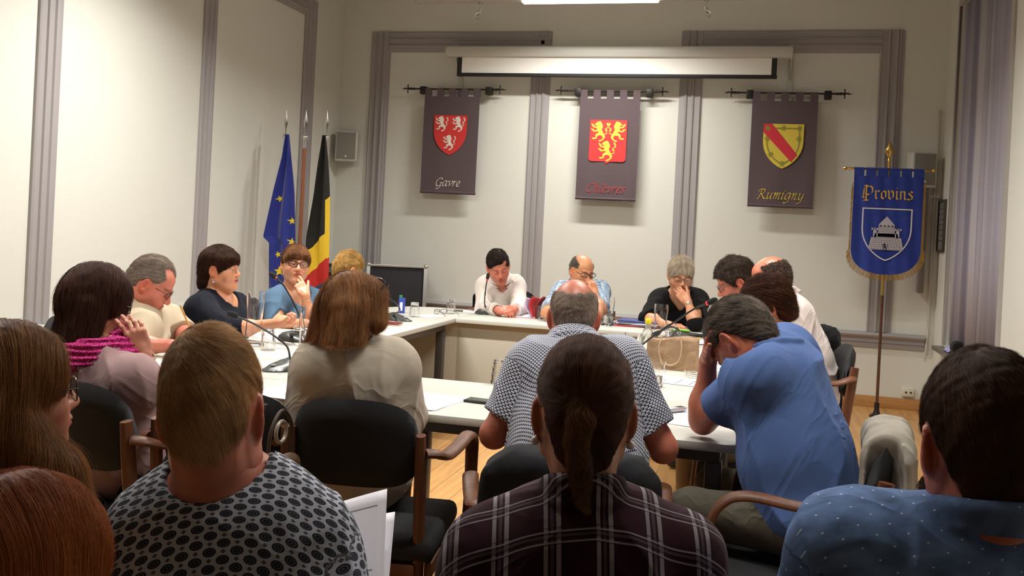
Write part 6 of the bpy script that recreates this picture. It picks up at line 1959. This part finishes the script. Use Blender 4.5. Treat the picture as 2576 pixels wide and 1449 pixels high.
p = Person('person with short dark brown hair and navy top stretching an arm over the table', P(556, 678, 5.3), (-84, 2, 2), (1.0, 1.0, 1.0),
           sh=(P(600, 775, 5.5), P(502, 778, 5.14)), neck=P(552, 748, 5.32), pelvis=pt(520, 5.3, .58), sex='f', skin='cf8a68', w=1.18, bust=1.25, fat=.8, belly=.6, hv=.0028,
           arms={'R': dict(elbow=pt(585, 4.98, .80), wrist=P(706, 812, 4.95), hand=dict(dir=P(760, 800, 4.9) - P(700, 812, 4.95), palm=(.1, -.3, 1), curl=[.8, .9, .95, .9], thumb=.4, s=.95)), 'L': dict(wrist=pt(625, 5.6, .70))})
p.gaze = np.array((0, 1, -.02))
p.wear('navy_top', cloth_mat('top_navy', '0d101c'), neck='scoop', sleeve=1.25, infl=.012, amp=.0035, vdepth=.14, open_=.01)
p.hair(cap(.020, .022, .018) + [('e', (0, -.075, -.03), (.070, .055, .070)), ('c', (-.04, -.085, -.07), (.04, -.085, -.07), .034, .034), ('c', (-.03, -.105, -.085), (.03, -.10, -.09), .022, .022), ('c', (-.06, .02, .06), (-.03, .075, .07), .035, .02), ('c', (.06, .02, .06), (.03, .085, .065), .035, .02), ('c', (.02, .08, .06), (.0, .105, .055), .02, .01)], hair_mat('hair_chestnut', '24150f', '3c261b'),
       EARCUT + [('h', (0, .085, .028), (0, .62, -.78)), ('e', (.075, .0, -.03), (.02, .028, .045)), ('e', (-.075, .0, -.03), (.02, .028, .045))], comb=lambda L: np.stack([L[:, 0] * 0, -.6 + L[:, 2] * 8, -1 + 0 * L[:, 0]], 1), n=8000, length=.05, radius=.0004, jit=.2, lift=.001)
mb = MB(); e_ = p.H((.084, -.006, -.046)) - p.org; mb.tube([e_, e_ - np.array((0, 0, .012))], .0012, 6); mb.ball(e_ - np.array((0, 0, .02)), .007, 10); mb.build('drop_earring', mat('earring_silver', (.5, .55, .65), rough=.2, metal=.6), p.root)
p.trousers(tr_dark)

p = Person('person with brown fringe, glasses and blue top touching the lips with a finger', P(744, 668, 5.9), (218, 6, -4), (1.0, 1.0, 1.02),
           sh=(P(783, 757, 6.02), P(694, 757, 5.78)), neck=P(736, 735, 5.9), pelvis=pt(728, 6.05, .58), sex='f', skin='cf8c6a', w=1.15, bust=1.15, fat=.5, belly=.5, hv=.0026,
           arms={'L': dict(elbow=P(778, 805, 5.72), wrist=P(768, 742, 5.68), hand=dict(dir=P(745, 700, 5.72) - P(768, 742, 5.68), palm=P(720, 700, 5.9) - P(765, 710, 5.6), curl=[.15, .45, .9, .9], thumb=.2, s=.95)),
                 'R': dict(elbow=P(690, 812, 5.65), wrist=pt(770, 5.55, .79), hand=dict(dir=(1, .3, 0), palm=(0, 0, -1), curl=.4))})
p.gaze = np.array((.15, 1, 0))
p.wear('blue_top', cloth_mat('top_blue', '4c657c'), neck='scoop', sleeve=1.05, infl=.012, amp=.005, vdepth=.13, open_=.012)
p.hair(cap(.013, .016, .011) + [('c', (-.045, .072, .062), (.045, .072, .062), .024, .024), ('c', (-.066, .045, .04), (-.07, .035, -.02), .016, .010), ('c', (.066, .045, .04), (.07, .035, -.02), .016, .010), ('e', (.03, -.10, .02), (.045, .035, .04))], hair_mat('hair_fringe_brown', '3a2114', '7d5535'),
       [('h', (0, .085, .034), (0, .35, -.94))], comb=lambda L: np.stack([L[:, 0] * 6, np.where(L[:, 1] > .02, .6, -.9), -1 + 0 * L[:, 0]], 1), n=7000, length=.045, radius=.0004, jit=.2, lift=.001)
p.specs(mat('frame_maroon', (.03, .008, .012), rough=.3), w=.14, thick=.0026)
S_, E_, W_ = p.J['L']; d_ = nrm(W_ - E_); a_ = nrm(np.cross(d_, (0, 0, 1.0)) + 1e-3); b_ = np.cross(d_, a_)
MB().tube([W_ - d_ * .03 + (a_ * math.cos(t) + b_ * math.sin(t)) * .027 - p.org for t in np.linspace(0, 6.28, 21)[:-1]], .0016, 6, closed=True).build('thin_bracelet', mat('bracelet_gold', (.6, .5, .35), rough=.3, metal=.8), p.root)
p.trousers(tr_dark)

p = Person('person with short golden blond hair and navy top, half hidden by the long brown hair', P(877, 680, 6.35), (-38, -22, 0), (.93, .95, .97),
           sh=(P(905, 742, 6.6), P(812, 745, 6.2)), neck=P(852, 722, 6.38), pelvis=pt(835, 6.4, .58), sex='f', skin='cf9468', w=1.05, hv=.003)
p.wear('navy_top', cloth_mat('top_dark_navy', '11162a'), neck='scoop', sleeve=1.5, infl=.012)
p.hair(cap(.013, .018, .010), hair_mat('hair_golden', '6e5028', 'ab8a50'), EARCUT + [('h', (0, .080, .050), (0, .74, -.67))], comb=comb_whorl((0, -.06, .09), .3), n=6000, length=.022, radius=.0005, jit=.45, lift=.0012, amp=.003, freq=90)
p.trousers(tr_dark)

# ---- far side of the ring ----
p = Person('person with short black hair and white shirt looking down at clasped hands', P(1254, 673, 7.28), (206, -22, 13), (.98, 1.0, 1.02),
           sh=(P(1298, 722, 7.47), P(1222, 722, 7.45)), neck=P(1262, 706, 7.43), pelvis=pt(1255, 7.7, .58), skin='bd6d56', w=.92, eyes='down', hv=.0026,
           arms={'R': dict(elbow=P(1214, 777, 7.33), wrist=P(1252, 779, 7.04), hand=dict(dir=(.9, -.35, -.1), palm=(.3, .2, -.9), curl=.55)), 'L': dict(elbow=P(1308, 775, 7.30), wrist=P(1294, 779, 7.03), hand=dict(dir=(-.9, -.3, .0), palm=(-.1, .5, -.8), curl=.6))})
p.browc = (.25, .2, .18)
p.wear('white_shirt', cloth_mat('shirt_white', 'dcd2ca'), neck='collar', sleeve=1.85, infl=.014, amp=.006, collar=True, vdepth=.05)
p.hair(cap(.011, .016, .007), hair_mat('hair_black', '120c0a', '2c1f1a'), EARCUT + [('h', (0, .078, .058), (0, .74, -.67)), ('e', (-.05, .075, .07), (.02, .03, .02))], comb=lambda L: np.tile((.2, .8, -.4), (len(L), 1)), n=2500, length=.03, radius=.0008, jit=.4)
mb = MB(); S_, E_, W_ = p.J['R']; d_ = nrm(W_ - E_); a_ = nrm(np.cross(d_, (0, 0, 1.0))); b_ = np.cross(d_, a_)
mb.tube([W_ - d_ * .005 + (a_ * math.cos(t) + b_ * math.sin(t)) * .029 - p.org for t in np.linspace(0, 6.28, 21)[:-1]], .005, 6, closed=True).build('wrist_watch', blk_m, p.root)
p.trousers(tr_dark)

p = Person('balding person with glasses and blue checked shirt, chin on a hand', P(1464, 684, 7.12), (222, -14, -2), (.98, 1.0, 1.02),
           sh=(P(1508, 735, 7.25), P(1416, 737, 7.2)), neck=P(1462, 720, 7.25), pelvis=pt(1458, 7.55, .58), skin='c98660', w=1.02, belly=.3, eyes='down', hv=.0026,
           arms={'L': dict(elbow=P(1512, 785, 6.82), wrist=P(1496, 742, 6.93), hand=dict(dir=P(1486, 700, 7.0) - P(1496, 742, 6.93), palm=P(1460, 700, 7.0) - P(1500, 710, 6.85), curl=[.3, .4, .5, .5], thumb=.3)),
                 'R': dict(elbow=P(1375, 788, 6.85), wrist=pt(1436, 6.65, .79), hand=dict(dir=(1, -.1, 0), palm=(0, 0, -1), curl=.4))})
p.browc = (.4, .35, .3)
p.wear('checked_shirt', cloth_mat('check_print', '87a0bb', pattern='check'), neck='collar', sleeve=.85, infl=.014, slv_infl=.022, amp=.005, collar=True)
p.hair(cap(.004, .003, .004), hair_mat('hair_grey_sides', '3d3833', '6e675f'), EARCUT + [('h', (0, .045, .030), (0, .80, -.60)), ('e', (0, .04, .11), (.070, .12, .085))], comb=lambda L: np.tile((0, -.5, -.9), (len(L), 1)), n=1500, length=.02, radius=.0008, jit=.4)
p.specs(fr_blk, w=.142, thick=.0022)
p.trousers(tr_dark)

p = Person('person with short grey-blond hair, glasses and black top, hand over the mouth', P(1712, 694, 6.9), (196, -18, 0), (1.04, 1.02, 1.05),
           sh=(P(1756, 755, 7.0), P(1658, 755, 7.0)), neck=P(1708, 735, 7.0), pelvis=pt(1700, 7.3, .58), sex='f', skin='c98a68', w=1.18, bust=1.2, fat=.7, belly=.6, eyes='down', hv=.0026,
           arms={'L': dict(elbow=P(1748, 812, 6.62), wrist=P(1730, 759, 6.70), hand=dict(dir=P(1706, 733, 6.74) - P(1730, 759, 6.70), palm=P(1706, 712, 6.9) - P(1712, 735, 6.6), curl=[.4, .45, .5, .6], thumb=.3)),
                 'R': dict(elbow=P(1628, 802, 6.78), wrist=pt(1682, 6.62, .79), hand=dict(dir=(.9, -.4, 0), palm=(0, 0, -1), curl=.35))})
p.wear('black_top', cloth_mat('top_black', '0e0c0d'), neck='scoop', sleeve=1.05, infl=.014, amp=.004, vdepth=.12, open_=.005)
p.hair(cap(.015, .022, .012), hair_mat('hair_grey_blond', '77695a', 'b3a794'), [('h', (0, .082, .040), (0, .62, -.78))], comb=lambda L: np.stack([L[:, 0] * 8, .5 + 0 * L[:, 0], -.6 + 0 * L[:, 0]], 1), n=6000, length=.035, radius=.0005, jit=.5, lift=.0018)
p.specs(mat('frame_brown', (.08, .04, .03), rough=.3), w=.14, thick=.002, shape='round')
S_, E_, W_ = p.J['L']; d_ = nrm(W_ - E_); a_ = nrm(np.cross(d_, (0, 0, 1.0)) + 1e-3); b_ = np.cross(d_, a_)
MB().tube([W_ - d_ * .012 + (a_ * math.cos(t) + b_ * math.sin(t)) * .027 - p.org for t in np.linspace(0, 6.28, 21)[:-1]], .0035, 6, closed=True).ball(W_ - d_ * .012 + nrm(CAM - W_) * .029 - p.org, .014, 12, scale=(1, 1, 1)).build('wrist_watch', mat('watch_gold', (.75, .68, .5), rough=.25, metal=.7), p.root)
p.trousers(tr_dark)

# ---- right side of the ring ----
p = Person('person with wavy dark hair and thin glasses in profile on the right side', P(1850, 712, 5.6), (106, -24, 0), (1.04, 1.04, 1.06),
           sh=(P(1868, 800, 5.42), P(1858, 790, 5.8)), neck=P(1880, 775, 5.62), pelvis=pt(1945, 5.8, .58), skin='c07058', w=1.0, eyes='down', hv=.003)
p.wear('dark_shirt', cloth_mat('shirt_charcoal', '2c2a2c'), neck='collar', sleeve=1.5, infl=.012, collar=True)
p.hair(cap(.018, .024, .014), hair_mat('hair_wavy_dark', '1f1713', '40342b'), EARCUT + [('h', (0, .078, .052), (0, .74, -.67))], comb=comb_whorl((0, -.05, .10), .5), n=7000, length=.035, radius=.00045, jit=.7, lift=.002, amp=.004, freq=90)
p.specs(fr_blk, w=.14, thick=.0013)
p.trousers(tr_dark)

p = Person('balding person in a white shirt seated second from the far end of the right side', P(1937, 704, 5.25), (88, -14, 0), (1.02, 1.02, 1.04),
           sh=(P(1998, 790, 5.1), P(1985, 775, 5.5)), neck=P(1968, 752, 5.3), pelvis=pt(2035, 5.15, .58), skin='bf6a50', w=1.08, belly=.5, fat=.4, hv=.003)
p.wear('white_shirt', cloth_mat('shirt_white_lilac', 'cfc3c0'), neck='collar', sleeve=1.8, infl=.016, amp=.007, collar=True, loose=.025)
p.hair(cap(.004, .004, .006), hair_mat('hair_cropped_dark', '2a1f1b', '54433a'), EARCUT + [('h', (0, .01, .035), (0, .85, -.52)), ('e', (0, .02, .12), (.076, .12, .078))], comb=comb_whorl((0, .0, .12), .1), n=4000, length=.008, radius=.0008, jit=.5)
p.specs(fr_blk, w=.14, thick=.0012)
p.trousers(tr_dark)

p = Person('person with short brown hair and pearl earring, mostly hidden behind the bowed head', P(1926, 776, 4.1), (98, -20, 0), (1.0, 1.0, 1.02),
           sh=(P(1975, 878, 3.95), P(1970, 862, 4.3)), neck=P(1965, 850, 4.12), pelvis=pt(2010, 4.10, .58), sex='f', skin='b56e50', w=1.0, hv=.003)
p.wear('cream_top', cloth_mat('top_cream', 'b79a78'), neck='scoop', sleeve=1.5, infl=.012)
p.hair(cap(.018, .024, .016) + [('e', (0, -.085, -.025), (.055, .04, .055))], hair_mat('hair_brown_short', '24140e', '4f3020'), [('h', (0, .085, .030), (0, .68, -.73)), ('e', (-.075, .0, -.035), (.02, .02, .038))], comb=lambda L: np.stack([L[:, 0] * 0, -.9 + 0 * L[:, 0], -.6 - L[:, 0] * 0], 1), n=9000, length=.05, radius=.0004, jit=.4, lift=.002, amp=.003, freq=90)
MB().ball(p.H((-.084, -.010, -.044)) - p.org, .007, 12).build('pearl_earring', mat('pearl', (.72, .68, .66), rough=.15), p.root)
p.trousers(tr_beige, spread=.12)

p = Person('person in a blue short-sleeved shirt, head bowed onto one hand', P(1866, 858, 3.03), (52, -56, -4), (1.08, 1.08, 1.06),
           sh=(P(1908, 948, 2.86), P(1980, 895, 3.15)), neck=P(1946, 880, 3.03), pelvis=pt(2035, 2.84, .60), skin='a96046', w=1.02, belly=.3, fat=.3, eyes='down', hv=.0034,
           arms={'L': dict(elbow=P(1768, 1058, 3.12), wrist=P(1782, 905, 3.10), hand=dict(dir=P(1800, 808, 3.04) - P(1782, 900, 3.10), palm=P(1845, 820, 3.05) - P(1790, 850, 3.12), curl=[.3, .3, .35, .4], spread=.2, thumb=.2)),
                 'R': dict(wrist=pt(1800, 3.6, .79))})
PL = p
p.wear('blue_shirt', cloth_mat('shirt_blue', '526ba0'), neck='collar', sleeve=.66, infl=.016, slv_infl=.022, amp=.010, freq=13, collar=True, loose=.02, hem=-.20)
p.hair(cap(.008, .011, .007), hair_mat('hair_salt_pepper', '2a2521', '786d62'), EARCUT + [('h', (0, .060, .055), (0, .76, -.65)), ('e', (0, .05, .125), (.035, .05, .03))], comb=lambda L: np.stack([L[:, 0] * 6, -.9 + 0 * L[:, 0], -.6 + 0 * L[:, 0]], 1), n=14000, length=.028, radius=.0003, jit=.35, lift=.0010)
k1 = pt(1735, 2.95, .56); k2 = pt(1800, 3.35, .54)
hp1 = p.Pv - np.array((0, .09, .02)); hp2 = p.Pv + np.array((0, .09, -.02))
a1 = pt(1800, 2.95, .10); a2 = pt(1880, 3.3, .10)
p.trousers(tr_grey, knees=[(hp1, k1, a1), (hp2, k2, a2)])

# ------------------------------------------------------------------ chairs under everybody
def put_chair(x, d, rz, label):
    q = pt(x, d, .45); return chair(q[0], q[1], rz, label)


put_chair(930, 3.08, 8, 'armchair with black curved back holding the person in the beige jacket')
put_chair(352, 3.12, -13, 'armchair behind the pink scarf')
put_chair(612, 3.12, 14, 'armchair mostly hidden behind the blond man, next to the pink scarf')
put_chair(1418, 2.80, 12, 'armchair with a dark jacket draped over it behind the bald man').scale = (1, 1, .9)
put_chair(1985, 2.80, 84, 'armchair with a beige jacket on its back under the blue shirt')
put_chair(1880, 4.05, 92, 'armchair of the brown-haired person, hidden behind the blue shirt')
put_chair(2000, 5.1, 97, 'armchair with grey vinyl back seen at the right of the blue shirt')
put_chair(1958, 5.85, 92, 'armchair with a black jacket, beyond the grey vinyl back')
put_chair(1700, 7.35, 182, 'armchair of the person in black at the far table')
put_chair(1460, 7.45, 180, 'armchair of the person in the checked shirt at the far table')
put_chair(1240, 7.75, 180, 'armchair of the person in the white shirt beside the upright microphone')
put_chair(800, 6.5, -80, 'armchair of the golden-haired person in the far left corner')
put_chair(715, 6.05, -85, 'armchair of the person in the blue top')
put_chair(495, 5.35, -88, 'armchair of the person in the navy top')
put_chair(270, 4.6, -85, 'armchair of the grey-haired person in the cream shirt')
for px_, dd, lab in ((560, 1.42, 'blond person in circles'), (1466, 1.42, 'person in plaid'), (2450, 1.22, 'person in denim')):
    put_chair(px_, dd, 12, 'audience armchair of the ' + lab)


# ------------------------------------------------------------------ jackets, bag and held papers
def draped(name, label, ch, mtl, hw=.25, zt=.87, zb=.42, th=.075, x0=0., seed=1, exposed=0., y0=-.25):
    """jacket laid over the back of armchair ch"""
    M_ = Matrix.Translation(ch.location) @ Matrix.Rotation(ch.rotation_euler.z, 4, 'Z'); R = np.array(M_.to_3x3()); o = np.array(ch.location)
    W = lambda q: o + R @ np.array(q, float)
    c = W((x0, y0, (zt + zb) / 2)); g = Vox(c - .48, c + .48, .007)
    for k in range(9):
        u_ = -1 + k / 4; x = x0 + hw * u_; zz = zt - .045 * u_ * u_
        g.cone(W((x, y0 - .035, zz - .03)), W((x + .02 * u_, y0 - .075 + .02 * u_ * u_, zb + .03 * math.sin(k * 2.3 + seed))), .030, .034, .035)
        g.cone(W((x, y0 + .03, zz - .03)), W((x, y0 + .045, zt - .24 + .03 * math.sin(k * 1.7 + seed))), .024, .022, .035)
    g.cone(W((x0 - hw * .8, y0, zt - .06)), W((x0 + hw * .8, y0, zt - .06)), .045, .045, .04)
    if exposed: g.box(W((exposed, y0 + .01, zt - .16)), (.07, .048, .17), R, rad=.02, k=.01, op='s')
    g.warp(lambda X, Y, Z: -.010 * np.maximum(0, 1 - 1.5 * np.abs(vnoise(X, Y, Z * .35, 26, seed, 2))) ** 1.5 + .004 * vnoise(X, Y, Z, 30, seed + 2, 2))
    V, F = g.mesh(); root = thing(name, label, 'jacket', ch.location)
    mesh_obj('jacket_cloth', [(V, F)], mtl, root, o, {'cuv': V})
    return root


by_label = {o.get('label'): o for o in bpy.data.objects if o.get('category') == 'chair'}
def chof(k): return next(o for l, o in by_label.items() if k in l)
draped('jacket', 'dark charcoal jacket draped over the chair behind the bald person in the patterned shirt', chof('dark jacket'), cloth_mat('jacket_charcoal', '26272a'), hw=.20, zt=.82, zb=.30, seed=2)
draped('jacket', 'beige jacket hanging on the chair behind the blue shirt', chof('beige jacket on'), cloth_mat('jacket_linen', '9a9489'), hw=.20, zt=.895, zb=.48, seed=5, x0=.05, exposed=-.19)
draped('jacket', 'black jacket hanging on the far right chair, behind the white shirt', chof('with a black jacket'), cloth_mat('jacket_black', '0d0d0f'), hw=.21, zt=.905, zb=.45, seed=7)
draped('jacket', 'black jacket on the chair of the person in the white shirt at the far table', chof('white shirt beside'), cloth_mat('jacket_black', '0d0d0f'), hw=.23, zt=.89, zb=.5, seed=4)

t = thing('handbag', 'tan leather handbag hanging on the left side of the beige jacket\'s chair', 'handbag', pt(700, 2.72, .62))
g = Vox((-.12, -.12, -.2), (.12, .12, .18), .005)
g.box((0, 0, -.02), (.030, .095, .12), None, .03, .01); g.ell((0, 0, -.10), (.045, .10, .06), None, .04); g.warp(lambda X, Y, Z: .003 * vnoise(X, Y, Z, 40, 2, 2))
V, F = g.mesh(); mesh_obj('bag_body', [(V, F)], mat('bag_leather', '5d4632', rough=.5, var=.15, vscale=12, bump=.3, bscale=90), t)
MB().tube(spline([(0, -.07, .08), (0, -.06, .18), (0, 0, .23), (0, .06, .18), (0, .07, .08)], 6), .006, 8).build('shoulder_strap', mat('strap_leather', '3a2a1e', rough=.5), t)
MB().tube([(-.0, .03 * math.cos(a), .17 + .03 * math.sin(a)) for a in np.linspace(0, 6.28, 20)[:-1]], .006, 8, closed=True).build('buckle_ring', mat('buckle', (.35, .30, .24), rough=.4, metal=.5), t)

t = thing('held_papers', 'printed white papers held up by the blond person in circles', 'papers', P(880, 1400, 1.72))
def held(cs, name, lines, dz=0):
    A, B, C_, D_ = [np.array(q) - np.array(t.location) for q in cs]; mb = MB(); n = 10; V = []
    for j in range(n + 1):
        for i in range(n + 1):
            u_, v = i / n, j / n; q = (A * (1 - u_) + B * u_) * (1 - v) + (D_ * (1 - u_) + C_ * u_) * v
            V.append(q + CW * .012 * math.sin(u_ * 2.6 + v) )
    mb.poly(V, [[j * (n + 1) + i, j * (n + 1) + i + 1, (j + 1) * (n + 1) + i + 1, (j + 1) * (n + 1) + i] for j in range(n) for i in range(n)])
    o = mb.build(name, paper, t); sm = o.modifiers.new('thick', 'SOLIDIFY'); sm.thickness = .0005
    if lines:
        mb = MB(); r_ = random.Random(4)
        for k in range(16):
            v = .12 + k * .055
            if k in (2, 6, 7, 11): continue
            u0, u1 = (.12, r_.uniform(.5, .9)) if k else (.6, .9)
            m = 8; pa, pb = [], []
            for i in range(m + 1):
                u_ = u0 + (u1 - u0) * i / m
                for vv, L_ in ((v, pa), (v + .009, pb)):
                    q = (A * (1 - u_) + B * u_) * (1 - vv) + (D_ * (1 - u_) + C_ * u_) * vv; L_.append(q + CW * (.012 * math.sin(u_ * 2.6 + vv) - .0012))
            mb.poly(pa + pb, [[i, i + 1, m + 2 + i, m + 1 + i] for i in range(m)])
        mb.build('printed_lines', mat('print_grey_soft', (.28, .27, .30), rough=.8), o, smooth=False)


held([P(735, 1302, 1.80), P(973, 1232, 1.80), P(962, 1530, 1.66), P(745, 1560, 1.66)], 'front_sheet', True)
held([P(800, 1330, 1.815), P(993, 1290, 1.815), P(972, 1540, 1.675), P(800, 1560, 1.675)], 'rear_sheet', False)
bpy.context.view_layer.update()
